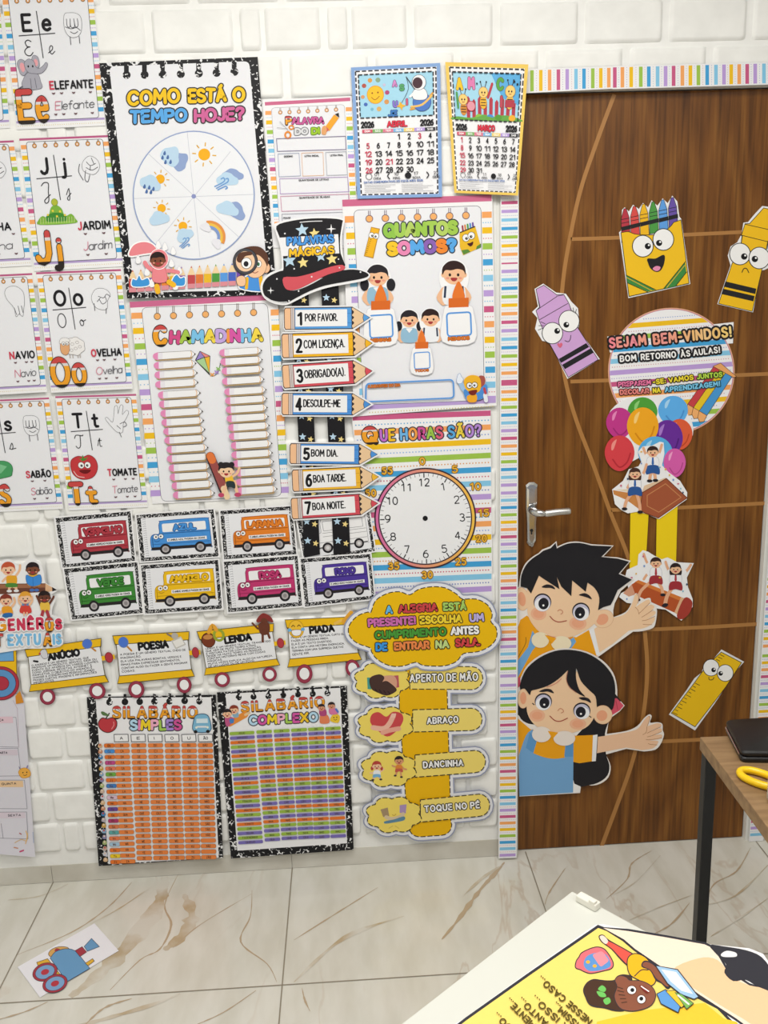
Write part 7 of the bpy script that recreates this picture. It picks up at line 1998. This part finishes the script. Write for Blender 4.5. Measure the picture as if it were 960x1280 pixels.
for k, (c, o) in enumerate((('#c8444a', 0), ('#e8c62c', 1), ('#4a9ad8', 2))):
    dx, dy = o * 24, o * 14
    q = [(800 + dx, 385 + dy), (838 + dx * .9, 380 + dy * 1.2), (890, 432) if o == 2 else (828 + dx, 400 + dy), (738 + dx * .8, 585 + dy * .7), (692 + dx, 560 + dy)]
    A.opoly([(805 + dx, 388 + dy), (830 + dx, 402 + dy), (724 + dx, 566 + dy), (694 + dx, 548 + dy)], c, '#4a2c28', 2)
    A.opoly([(694 + dx, 548 + dy), (724 + dx, 566 + dy), (712 + dx, 590 + dy), (696 + dx, 592 + dy), (688 + dx, 574 + dy)], '#f0b070', '#4a2c28', 2)
A.opoly([(830, 378), (894, 432), (884, 436), (800, 390)], '#e8a86a', '#4a2c28', 2)
A.part('welcome_text')
A.text('SEJAM', (374, 312), (520, 298), 36, 9.5, ['#f08a94', '#ee9a90', '#f09a90', '#ee8f9c', '#f0a08c'], '#242226', 8, gap=4)
A.text('BEM-VINDOS!', (556, 297), (872, 265), 37, 9.5, ['#f0a08a', '#ee9a94', '#f0a48a', '#eeb07a', '#f0b884', '#f2c07c', '#eec084', '#f2c88c', '#eec47a', '#f2d07c', '#f2d68a'], '#242226', 8, gap=4)
A.text('BOM', (416, 370), (480, 365), 22, 5.5, '#f4f4f4', '#242226', 8, gap=4); A.text('RETORNO', (503, 363), (644, 352), 22, 5.5, '#f4f4f4', '#242226', 8, gap=4); A.text('ÀS AULAS!', (668, 351), (826, 332), 22, 5.5, '#f4f4f4', '#242226', 8, gap=4)
A.text('PREPAREM', (409, 474), (540, 465), 17, 5, '#ec7aa8', '#4a2a3a', 4, gap=3.4); A.text('-SE: VAMOS', (553, 464), (716, 444), 17, 5, '#f2de3a', '#4a4020', 4, gap=3.4); A.text('JUNTOS', (735, 442), (836, 432), 17, 5, '#b4d84c', '#3a4a20', 4, gap=3.4)
A.text('DECOLAR', (416, 506), (532, 500), 17, 5, '#ee8a84', '#5a2a2a', 4, gap=3.4); A.text('NA', (552, 499), (580, 497), 17, 5, '#f2de3a', '#4a4020', 4, gap=3.4); A.text('APRENDIZAGEM!', (602, 496), (826, 470), 17, 5, '#7ccaf0', '#204a5a', 4, gap=3.4)
def balloon(x, y, rx, ry, c, d, hl_, tilt=0):
    A.part('balloon')
    P = [(x + rx * math.sin(a) * (1 - .10 * max(0, -math.cos(a))), y - ry * math.cos(a)) for a in [2 * math.pi * k / 30 for k in range(30)]]
    A.poly(P, c)
    A.blob([(x - rx * .55, y - ry * .2), (x - rx * .5, y - ry * .55), (x - rx * .2, y - ry * .78), (x - rx * .28, y - ry * .5), (x - rx * .42, y - ry * .2)], hl_)
    A.line([(x - rx * .45, y + ry * .35), (x, y + ry * .78), (x + rx * .5, y + ry * .5), (x + rx * .72, y)], rx * .1, d, sm=True)
back = grow(smooth([(372, 570), (440, 520), (520, 510), (640, 510), (700, 590), (720, 640), (712, 690), (660, 720), (560, 740), (440, 800), (400, 800), (352, 730), (395, 690), (356, 640)], True, 3), -4)
A.part('balloon_backing'); A.sheet(back, '#efeff2')
balloon(507, 580, 62, 62, '#4fa03c', '#3a8a2e', '#8fd07a'); balloon(633, 574, 62, 62, '#5fb0f0', '#4a92d8', '#a8d8fa'); balloon(660, 672, 54, 64, '#e0603c', '#c04a2c', '#f09a7c')
balloon(412, 625, 56, 64, '#c23a8c', '#a02a74', '#e88ac0'); balloon(610, 690, 64, 78, '#6a2f9c', '#52207e', '#a87ad0'); balloon(508, 640, 66, 80, '#f2aa24', '#d88a14', '#fad27c')
balloon(412, 750, 62, 74, '#d8444c', '#b82f3a', '#f0948c'); balloon(560, 750, 72, 70, '#5ab0e8', '#4292d0', '#a4d6f4'); balloon(640, 790, 46, 60, '#d860ae', '#b8488e', '#f0a4d0')
A.done()
for q, lab in (([(788, 640), (811, 638), (807, 708), (787, 712)], 'left of two yellow paper ribbons between book picture and pencil picture'), ([(821, 638), (847, 630), (845, 705), (820, 705)], 'right of two yellow paper ribbons between book picture and pencil picture')):
    A = Art('paper_ribbon', lab, 'ribbon', DD + .0020, group='yellow paper ribbons on the door').crop(0, 0, 1)
    A.part('strip'); A.sheet(q, '#f2d21c')
    A.done()
def uniform(A, x, y, s, shirt, low, tie, arms, legs, hair, style='short'):
    for a in arms: A.line([(x + a[0] * .25 * s, y + 14 * s), (x + a[0] * .75 * s, y + (14 + (a[1] - 14) * .5) * s), (x + a[0] * s, y + a[1] * s)], 5.0 * s, '#e8b08c', sm=True)
    for a in arms: A.line([(x + a[0] * .2 * s, y + 13 * s), (x + a[0] * .6 * s, y + (14 + (a[1] - 14) * .35) * s)], 8 * s, shirt)
    for l in legs: A.line([(x + l[0] * .25 * s, y + 36 * s), (x + l[0] * .8 * s, y + (36 + (l[1] - 36) * .5) * s), (x + l[0] * s, y + l[1] * s)], 6 * s, '#e8b08c', sm=True); A.ell(x + l[0] * s, y + (l[1] + 1) * s, 5.4 * s, 3 * s, '#2a262c')
    A.blob([(x - 9 * s, y + 10 * s), (x + 9 * s, y + 10 * s), (x + 10 * s, y + 28 * s), (x - 10 * s, y + 28 * s)], shirt, '#b8bcc8', .6 * s)
    A.blob([(x - 10 * s, y + 26 * s), (x + 10 * s, y + 26 * s), (x + 13 * s, y + 42 * s), (x, y + 40 * s), (x - 13 * s, y + 42 * s)], low)
    A.poly([(x - 1.4 * s, y + 9 * s), (x + 1.4 * s, y + 9 * s), (x + 2.4 * s, y + 22 * s), (x, y + 26 * s), (x - 2.4 * s, y + 22 * s)], tie)
    face(A, x, y, 10 * s, '#eec09a', hair, style)
def specks(A, pts):
    A.lift()
    for k, (x, y) in enumerate(pts):
        A.part('confetti_dot'); A.ell(x, y, 4 + k % 3, 4 + (k + 1) % 3, ('#e8b84c', '#7a9ad0', '#d0708c', '#8ac0d8', '#4a5a78')[k % 5], hold=True, n=8)
A = Art('book_picture', 'cut-out of two pupils in blue shorts playing on a brown book', 'picture', DD + .0040).crop(740, 480, 4.131)
A.part('picture_sheet'); A.sheet([(238, 350), (262, 322), (310, 318), (350, 298), (370, 302), (374, 360), (362, 420), (395, 455), (455, 500), (492, 560), (490, 595), (345, 698), (280, 670), (230, 660), (185, 668), (150, 650), (118, 620), (104, 545), (160, 500), (190, 440), (240, 425), (255, 400)], '#f3f3f5')
A.part('book', 'brown open book')
A.poly([(108, 548), (180, 560), (262, 560), (262, 660), (180, 600), (112, 570)], '#cf8a4c'); A.poly([(118, 545), (250, 540), (262, 560), (200, 562)], '#ead9c0'); A.poly([(258, 560), (270, 525), (378, 484), (386, 492), (270, 560)], '#e2c4a4')
A.opoly([(262, 562), (384, 490), (488, 588), (342, 690), (250, 655)], '#a4583a', '#6e3422', 4); A.line([(285, 575), (380, 515), (460, 585), (345, 662), (285, 630), (285, 575)], 4, '#c98a5a')
A.part('child_picture', 'pupil with both arms raised'); uniform(A, 314, 352, 2.7, '#f2f2f6', '#2f5a9c', '#3a6ab0', ((-18, -8), (17, -14)), ((-6, 54), (5, 53)), '#3a2622')
A.part('child_picture', 'pupil with one arm raised, sitting'); uniform(A, 222, 464, 2.7, '#f2f2f6', '#2f5a9c', '#3a6ab0', ((22, -18), (-14, 26)), ((-20, 66), (10, 72)), '#4a3028', 'long')
specks(A, [(400, 470), (420, 495), (445, 515), (458, 540), (185, 490), (255, 350), (255, 410), (150, 525), (350, 430), (470, 560), (380, 440)])
A.done()
A = Art('pencil_picture', 'cut-out of two pupils in red riding a brown pencil', 'picture', DD + .0040).crop(740, 480, 4.131)
A.part('picture_sheet'); A.sheet([(240, 880), (262, 858), (290, 866), (320, 885), (360, 905), (390, 895), (440, 920), (526, 925), (490, 1000), (496, 1050), (520, 1110), (520, 1150), (462, 1222), (380, 1165), (340, 1160), (250, 1140), (180, 1130), (140, 1100), (150, 1080), (190, 1060), (170, 1000), (180, 960), (235, 935)], '#f3f3f5')
A.part('pencil', 'brown pencil'); A.poly([(160, 1080), (205, 1035), (245, 1040), (230, 1085), (190, 1098)], '#d8a084'); A.poly([(205, 1035), (240, 1012), (460, 1100), (425, 1180), (225, 1090)], '#b8562c'); A.poly([(222, 1022), (240, 1012), (460, 1100), (452, 1118)], '#d97e3c', hold=True, lvl=3); A.poly([(460, 1100), (478, 1106), (440, 1190), (425, 1180)], '#e2b48c'); A.blob([(478, 1104), (518, 1125), (505, 1180), (465, 1215), (438, 1195)], '#a83f34')
A.part('child_picture', 'pupil leaning back with one arm up'); uniform(A, 330, 925, 2.6, '#f2f2f6', '#a3343c', '#b03a44', ((-24, -18), (-24, 32)), ((-36, 72), (14, 62)), '#3a2622')
A.part('child_picture', 'pupil with both arms out'); uniform(A, 432, 955, 2.6, '#f2f2f6', '#a3343c', '#b03a44', ((-20, -14), (30, -8)), ((-22, 72), (-20, 70)), '#2e2224', 'long')
specks(A, [(228, 980), (270, 940), (205, 1000), (470, 1070), (490, 1035), (350, 1000), (180, 1110), (265, 890)])
A.done()

# the two big children at the handle side
def bigchild(): pass
SK, SKD, SH = '#f4cfa9', '#cf8f6a', '#efa51c'
def bigeye(A, x, y, rx, ry, look, rot):
    A.ell(x, y - 3, rx + 3.5, ry + 2, '#2a2730', rot=rot); A.ell(x, y + 2, rx, ry, '#c9c6dc', rot=rot); A.ell(x - 2 * look, y + 8, rx * .92, ry * .8, '#f4f4f8', rot=rot)
    A.ell(x + look * 5, y + 4, rx * .64, ry * .7, '#23222a', rot=rot); A.ell(x + look * 1 + (3 if look > 0 else -3), y + 12, rx * .13, rx * .13, '#ffffff')
A = Art('boy_cutout', 'large waving boy cut-out with spiky black hair and orange shirt', 'boy cut-out', DD + .0062).crop(630, 660, 3.659)
A.part('sheet')
A.sheet(smooth([(52, 400), (50, 300), (68, 268)], False, 2) + smooth([(70, 250), (78, 205), (98, 162), (130, 132), (158, 115)], False, 3) + [(175, 98), (210, 85), (240, 60), (244, 88)] + smooth([(246, 84), (290, 66), (340, 62), (400, 74)], False, 3) + [(502, 80), (455, 130), (520, 134), (580, 150), (532, 208), (594, 236), (535, 288), (506, 345), (500, 375), (500, 408)] + smooth([(500, 408), (555, 385), (580, 350), (595, 308), (606, 298), (618, 312), (616, 338), (640, 326), (668, 320), (674, 340), (692, 352), (700, 380), (694, 430), (680, 458), (630, 472), (590, 474)], False, 3) + [(510, 532), (436, 586), (330, 640), (58, 700)], '#efe9e4')
A.part('far_body', 'orange shirt with blue dungaree straps')
A.poly([(58, 470), (75, 420), (105, 400), (180, 470), (330, 500), (395, 462), (430, 585), (330, 632), (60, 690)], SH)
A.poly([(130, 470), (165, 520), (130, 560), (60, 690), (60, 610), (110, 545)], '#74ace0'); A.poly([(290, 520), (318, 500), (330, 520), (300, 560)], '#74ace0'); A.line([(100, 500), (98, 530), (65, 590)], 3, '#8a6a1c', sm=True)
A.poly([(388, 465), (410, 460), (440, 575), (424, 586)], '#f0f0f2')
A.part('raised_arm', 'waving arm and hand')
A.poly(smooth([(412, 462), (480, 418), (545, 398), (572, 372), (590, 335), (598, 308), (606, 302), (614, 314), (610, 345), (602, 362)], False, 3) + smooth([(620, 348), (650, 330), (664, 328), (668, 340), (645, 362), (672, 350), (688, 360), (678, 374), (655, 392), (684, 378), (694, 388), (680, 404), (655, 416), (684, 408), (690, 418), (676, 440), (640, 458), (600, 464)], False, 3) + [(570, 470), (500, 528), (436, 570)], SK)
for p in ([(600, 362), (612, 375), (618, 395)], [(668, 342), (632, 378), (618, 390)], [(682, 374), (650, 396), (630, 408)], [(690, 404), (655, 420), (632, 424)], [(606, 300), (616, 314), (612, 345)], [(676, 442), (648, 442), (636, 440)]): A.line(p, 2.4, '#c08a68', sm=True)
A.part('face', 'face with blushing cheeks')
A.ell(82, 325, 32, 52, SK, '#d9a583', 1.6, rot=-.12); A.ell(82, 325, 17, 33, '#eda884', rot=-.15); A.ell(455, 415, 46, 40, SK, '#d9a583', 1.6, rot=-.4); A.ell(450, 418, 29, 24, '#eda884', rot=-.6)
A.poly(smooth([(108, 330), (112, 240), (200, 180), (330, 220), (440, 300), (440, 370), (420, 430), (370, 470), (300, 500), (230, 500), (175, 485), (130, 440), (108, 390)], True, 4), SK)
A.poly(smooth([(170, 480), (210, 510), (260, 516), (310, 505), (270, 500), (220, 496)], True, 3), '#d98d6c')
A.ell(158, 392, 36, 30, '#f0b896', rot=.1); A.ell(158, 392, 25, 20, '#eeab88', rot=.1); A.ell(338, 436, 40, 30, '#f0b896', rot=.1); A.ell(338, 436, 28, 20, '#eeab88', rot=.1)
bigeye(A, 176, 342, 37, 38, 1, .1); bigeye(A, 352, 384, 37, 38, -1, .15)
A.line([(246, 380), (254, 374), (266, 378), (268, 388), (260, 394)], 3.4, '#d08a6c', sm=True); A.line([(210, 404), (228, 422), (252, 430), (286, 424)], 4, '#a8483a', sm=True)
A.poly(smooth([(172, 270), (195, 258), (222, 264), (234, 280), (212, 274), (190, 274)], True, 3), '#2a262a'); A.poly(smooth([(342, 306), (368, 298), (390, 308), (402, 326), (380, 318), (360, 312)], True, 3), '#2a262a')
A.part('hair', 'spiky black hair')
A.poly(smooth([(76, 268), (80, 215), (102, 168), (132, 138), (160, 120)], False, 3) + [(180, 104), (214, 92), (236, 68), (242, 94)] + smooth([(248, 90), (290, 72), (345, 68), (400, 80)], False, 3) + [(494, 84), (445, 132), (520, 140), (572, 154), (524, 210), (585, 236), (520, 284), (500, 330), (488, 352), (455, 362), (430, 376)] + smooth([(430, 376), (436, 320), (415, 275), (382, 250)], False, 3) + [(374, 292), (312, 240), (308, 312), (262, 268), (242, 225), (254, 280), (180, 232), (160, 218), (124, 300), (105, 275)], '#232226')
A.part('collar', 'cream collar'); A.ell(166, 512, 40, 36, '#f2e4c4'); A.ell(262, 528, 46, 34, '#f2e4c4'); A.poly([(186, 488), (240, 505), (218, 530)], SH)
A.done()
A = Art('girl_cutout', 'large waving girl cut-out with long black hair and blue pinafore', 'girl cut-out', DD + .0085).crop(630, 660, 3.659)
A.part('sheet')
A.sheet(smooth([(60, 720), (78, 680), (105, 630), (160, 585), (230, 556), (300, 550), (380, 566), (450, 605), (498, 660), (516, 720), (518, 775)], False, 3) + [(552, 812), (530, 838), (492, 866), (478, 886), (470, 942)] + smooth([(470, 942), (560, 928), (610, 905), (640, 870), (664, 852), (676, 862), (668, 890), (700, 888), (724, 896), (726, 925), (732, 945), (718, 985), (692, 1014), (640, 1022)], False, 3) + [(560, 1010), (466, 1036)] + smooth([(470, 1045), (488, 1090), (478, 1140), (440, 1170), (400, 1178), (380, 1172)], False, 3) + [(352, 1180), (348, 1212), (70, 1228), (66, 1040), (58, 860)], '#efe9e4')
A.part('back_hair', 'long black back hair'); A.poly(smooth([(64, 800), (70, 860), (100, 890), (160, 900), (360, 900), (300, 1000), (322, 1170), (390, 1176), (440, 1160), (474, 1130), (482, 1085), (466, 1030), (462, 940), (480, 880), (510, 760)], True, 3), '#242327')
A.part('hair_bow', 'pink hair bow'); A.poly([(500, 780), (516, 778), (548, 812), (530, 834), (494, 856), (488, 850)], '#d8566c'); A.line([(512, 790), (520, 830)], 2.4, '#a83a4c'); A.poly([(58, 690), (74, 680), (76, 720), (60, 735)], '#d8566c')
A.part('body', 'orange shirt')
A.poly([(62, 870), (120, 920), (330, 950), (428, 946), (420, 1064), (345, 1076), (318, 1070), (68, 1050)], SH); A.poly([(407, 948), (428, 944), (420, 1066), (402, 1068)], '#f0f0f2')
A.part('pinafore', 'light blue pinafore'); A.poly(smooth([(68, 1040), (100, 950), (130, 920)], False, 3) + [(152, 968), (134, 1030)] + smooth([(134, 1030), (180, 1048), (230, 1056), (280, 1050)], False, 3) + [(276, 1045), (282, 975), (318, 962), (316, 1210), (70, 1226)], '#76a9d8'); A.poly([(118, 935), (150, 968), (134, 1030), (100, 1005)], '#5f9ad0'); A.poly([(284, 985), (318, 962), (316, 1046), (278, 1046)], '#5f9ad0'); A.poly([(318, 1168), (350, 1182), (346, 1208), (316, 1210)], '#f2f2f2')
A.part('waving_arm', 'arm and hand stretched to the side')
A.poly([(430, 955)] + smooth([(430, 955), (500, 945), (580, 930), (615, 915), (640, 880), (660, 860), (668, 864), (660, 892), (654, 908)], False, 3) + smooth([(660, 905), (700, 893), (718, 898), (715, 908), (668, 928), (716, 916), (722, 928), (705, 940), (668, 950), (716, 944), (724, 955), (706, 966), (664, 972), (704, 974), (700, 990), (680, 1008), (630, 1016)], False, 3) + [(560, 1004), (425, 1030)], '#eec4a2')
for p in ([(654, 908), (650, 935), (635, 945)], [(716, 910), (672, 930), (655, 938)], [(720, 932), (676, 950), (656, 955)], [(722, 960), (672, 968), (650, 968)], [(700, 992), (672, 990), (660, 986)], [(662, 862), (668, 868), (656, 905)]): A.line(p, 2.4, '#b98866', sm=True)
A.part('face', 'face with blushing cheeks')
A.ell(90, 778, 26, 46, SK, '#d9a583', 1.6, rot=.1); A.ell(88, 778, 14, 28, '#eda884'); A.ell(452, 854, 42, 42, SK, '#d9a583', 1.6, rot=-.4); A.ell(448, 858, 25, 24, '#eda884', rot=-.6)
A.poly(smooth([(104, 800), (112, 720), (180, 660), (300, 640), (400, 720), (424, 790), (418, 850), (385, 905), (320, 935), (240, 945), (190, 932), (135, 895), (108, 850)], True, 4), SK)
A.poly(smooth([(190, 930), (230, 948), (270, 950), (300, 938), (260, 940)], True, 3), '#d98d6c')
A.ell(152, 858, 36, 28, '#f0b896'); A.ell(152, 858, 24, 18, '#eeab88'); A.ell(338, 896, 38, 26, '#f0b896'); A.ell(338, 896, 26, 17, '#eeab88')
bigeye(A, 180, 796, 36, 36, 1, .1); bigeye(A, 356, 838, 36, 35, -1, .15)
A.line([(246, 836), (256, 826), (268, 830), (272, 840), (262, 846)], 3.4, '#d08a6c', sm=True); A.line([(210, 860), (232, 880), (258, 884), (290, 870)], 4, '#a8483a', sm=True)
A.line([(138, 808), (130, 802)], 4, '#2a262a'); A.line([(390, 860), (398, 866)], 4, '#2a262a')
A.poly(smooth([(160, 748), (186, 736), (214, 738), (228, 756), (200, 748), (180, 750)], True, 3), '#2a262a'); A.poly(smooth([(342, 776), (370, 774), (390, 782), (398, 800), (376, 790), (356, 786)], True, 3), '#2a262a')
A.part('hair', 'black hair with a parted fringe')
A.poly(smooth([(72, 722), (84, 680), (110, 636), (164, 592), (232, 563), (300, 557), (376, 572), (442, 610), (490, 664), (508, 720), (506, 790), (494, 832), (470, 812), (440, 806), (424, 815)], False, 3) + smooth([(424, 815), (418, 770), (390, 742), (352, 700), (334, 650)], False, 3) + [(330, 642)] + smooth([(330, 642), (330, 690), (345, 740), (372, 772), (330, 752), (300, 725), (284, 690), (292, 650)], False, 3) + smooth([(290, 652), (250, 690), (200, 722), (150, 738), (125, 745), (118, 764), (95, 735), (74, 740)], False, 3), '#232226')
A.line([(292, 655), (286, 695), (300, 728), (330, 752)], 2.6, '#a86a5a', sm=True); A.line([(262, 690), (235, 712), (196, 728)], 3, '#d98d7c', sm=True)
A.part('collar', 'white collar'); A.ell(172, 944, 44, 36, '#eee4dc'); A.ell(276, 962, 50, 34, '#eee4dc'); A.poly([(200, 928), (248, 936), (222, 965)], SH)
A.done()

# ------------------------------------------------------------------ paper train card on the floor
A = Art('floor_card', 'white paper card on the floor printed with a blue train engine', 'card', .0012, on_floor).crop(0, 1040, 3.2)
A.part('card_sheet'); A.sheet([(70, 540), (378, 365), (475, 475), (160, 662)], '#ecebf2')
OL = '#3a3240'
A.part('engine_picture')
A.opoly([(148, 522), (190, 508), (240, 570), (262, 565), (268, 592), (225, 575), (155, 540)], '#e3b13a', OL, 2)
A.blob([(195, 490), (205, 472), (235, 460), (268, 462), (275, 475), (235, 480), (212, 500)], '#d9a860', OL, 2); A.blob([(218, 475), (226, 465), (240, 470), (230, 480)], '#a83a48')
A.opoly(smooth([(202, 505), (222, 480), (262, 468), (298, 475), (330, 510)], False, 3) + [(358, 545), (268, 598)], '#6a9cc8', OL, 2)
A.opoly([(302, 475), (328, 460), (345, 480), (320, 497)], '#a83a48', OL, 2); A.opoly([(338, 458), (366, 427), (396, 458), (350, 476)], '#6a9cc8', OL, 2); A.opoly([(343, 525), (370, 508), (376, 516), (352, 534)], '#e3b13a', OL, 2)
for x, y in ((180, 560), (220, 606)):
    A.ell(x, y, 50, 34, '#a83a48', OL, 2, rot=-.35); A.ell(x, y, 39, 26, '#7fa4d0', OL, 1.5, rot=-.35); A.ell(x, y, 17, 11, '#b83a48', rot=-.35)
A.done()

# ------------------------------------------------------------------ yellow poster lying on the white table
on_table = on_level(ZW)
A = Art('table_poster', 'yellow poster lying on the white table, with a printed girl reading', 'poster', .0008, on_table).crop(580, 1000, 2.526)
A.part('poster_sheet')
A.sheet([(414, 394), (440, 392), (520, 408), (640, 428), (780, 456), (900, 468), (945, 486), (975, 530), (1030, 640), (1010, 900), (200, 900), (-180, 800), (0, 690), (200, 545)], '#ececef')
A.part('yellow_field')
A.opoly([(424, 404), (520, 440), (560, 480), (620, 560), (720, 618), (800, 660), (1010, 880), (220, 890), (-130, 800), (10, 694), (210, 552)], '#f5da74', '#34343c', 9)
A.poly([(760, 640), (820, 690), (860, 700), (1010, 880), (380, 880), (420, 700), (560, 665)], '#f4c63a', sm=False)
A.part('peach_field')
A.opoly([(440, 404), (520, 414), (640, 434), (760, 456), (790, 470), (830, 540), (900, 585), (985, 615), (1010, 800), (860, 690), (740, 612), (650, 545), (540, 470), (505, 440)], '#f6e0cc', '#34343c', 7)
A.poly([(850, 560), (900, 585), (985, 615), (1005, 760), (880, 690), (750, 610), (660, 540), (740, 500), (800, 505)], '#f3c79c', sm=True)
A.part('black_shape', 'black curl with a white glint'); A.poly(smooth([(775, 458), (820, 462), (890, 474), (940, 496), (975, 545), (1000, 610), (930, 590), (890, 568), (850, 572), (822, 545), (828, 520), (800, 490)], True, 3), '#34343c'); A.blob([(812, 486), (830, 476), (858, 482), (860, 494), (835, 496), (815, 494)], '#e8e8ea')
A.crop(560, 1150, 2.4)
A.part('bag_picture', 'blue and pink school bag')
A.blob([(384, 142), (386, 124), (394, 112), (404, 98), (440, 83), (464, 86), (480, 102), (494, 128), (490, 144), (468, 151), (430, 159), (410, 154), (398, 148)], '#e0707a', '#34343c', 3)
A.blob([(408, 138), (410, 118), (424, 104), (450, 98), (474, 104), (486, 124), (486, 140), (462, 150), (425, 153)], '#5f94d0'); A.poly(A.rr([(432, 104), (462, 92), (484, 122), (458, 142)], 8), '#e8909c'); A.ell(420, 126, 6, 5, '#f0b03a'); A.ell(440, 138, 6, 5, '#f0b03a')
A.part('girl_picture', 'printed girl with a curly bun lying down to read')
A.poly(smooth([(452, 48), (466, 44), (484, 60), (548, 96), (575, 118), (545, 140), (518, 120), (490, 88), (460, 66)], True, 3), '#34343c')
A.poly(smooth([(478, 62), (545, 98), (570, 118), (545, 136), (522, 118), (494, 88), (474, 72)], True, 3), '#e0584c'); A.blob([(455, 50), (466, 47), (480, 62), (474, 72), (462, 64)], '#f2d8cc')
A.blob([(540, 118), (560, 102), (590, 112), (612, 140), (622, 180), (606, 196), (575, 180), (545, 160)], '#f0b524', '#34343c', 3)
A.poly(smooth([(588, 122), (612, 128), (650, 160), (672, 186), (660, 208), (640, 190), (622, 180), (606, 152), (580, 140)], True, 3), '#34343c'); A.poly(smooth([(590, 126), (612, 132), (650, 166), (668, 188), (658, 200), (640, 186), (624, 174), (608, 150), (584, 138)], True, 3), '#8a5440')
A.line([(560, 168), (580, 150), (600, 150)], 3, '#34343c', sm=True)
hair = [(415, 232), (408, 210), (418, 190), (436, 180), (458, 182), (478, 184), (500, 182), (510, 170), (530, 166), (550, 178), (520, 240), (530, 268), (500, 270), (470, 262), (440, 258), (424, 250)]
A.blob(hair, '#4a3226', '#34343c', 3)
A.blob([(500, 230), (508, 200), (502, 180), (515, 168), (534, 172), (546, 182), (580, 184), (610, 200), (622, 226), (610, 254), (580, 268), (545, 272), (515, 262)], '#8a5440', '#34343c', 2.4)
A.lift()
for k in range(5): A.line([(505 + k * 4, 200 + k * 12), (524 + k * 3, 206 + k * 10)], 3, '#4a3226', hold=True)
for q in ([(450, 208), (462, 196), (474, 206), (468, 216)], [(446, 214), (468, 218), (474, 230), (456, 230)], [(466, 240), (482, 232), (488, 246), (474, 254)]): A.blob(q, '#6fc060')
A.ell(551, 210, 13, 12, '#f4f4f6', '#5a3428', 2); A.ell(553, 210, 6, 6, INK); A.ell(580, 238, 12, 12, '#f4f4f6', '#5a3428', 2); A.ell(580, 236, 6, 6, INK)
A.poly(smooth([(574, 196), (590, 200), (604, 214), (596, 220), (582, 208)], True, 3), '#7a2a24'); A.line([(580, 199), (602, 214)], 3.5, '#f4f0ee')
A.part('book_picture', 'open book with white pages'); A.opoly([(625, 138), (688, 150), (750, 230), (738, 236), (700, 222), (660, 190)], '#9fc4e4', '#34343c', 3); A.poly([(640, 148), (684, 156), (735, 222), (700, 212), (668, 184)], '#eef2f8')
A.part('book_picture', 'small stack of books'); A.opoly([(628, 222), (652, 210), (700, 245), (690, 276), (640, 250)], '#5f9ad8', '#34343c', 2.5); A.opoly([(655, 214), (680, 212), (720, 244), (700, 262)], '#e8c43a', '#34343c', 2); A.opoly([(682, 218), (702, 224), (735, 250), (716, 266)], '#7ab05a', '#34343c', 2); A.line([(690, 226), (722, 252)], 5, '#f2f0e8')
A.part('poster_text')
for t, a, b in (('NESSE CASO...', (432, 300), (280, 168)), ('ASSIM...', (402, 318), (326, 246)), ('R ISSO...', (362, 318), (262, 226)), ('TANTO...', (316, 320), (222, 232)), ('LMENTE...', (275, 325), (186, 234)), ('OO...', (194, 320), (148, 278))):
    A.text(t, a, b, 17, 4.2, '#5a4c1c', gap=3.0)
A.done()
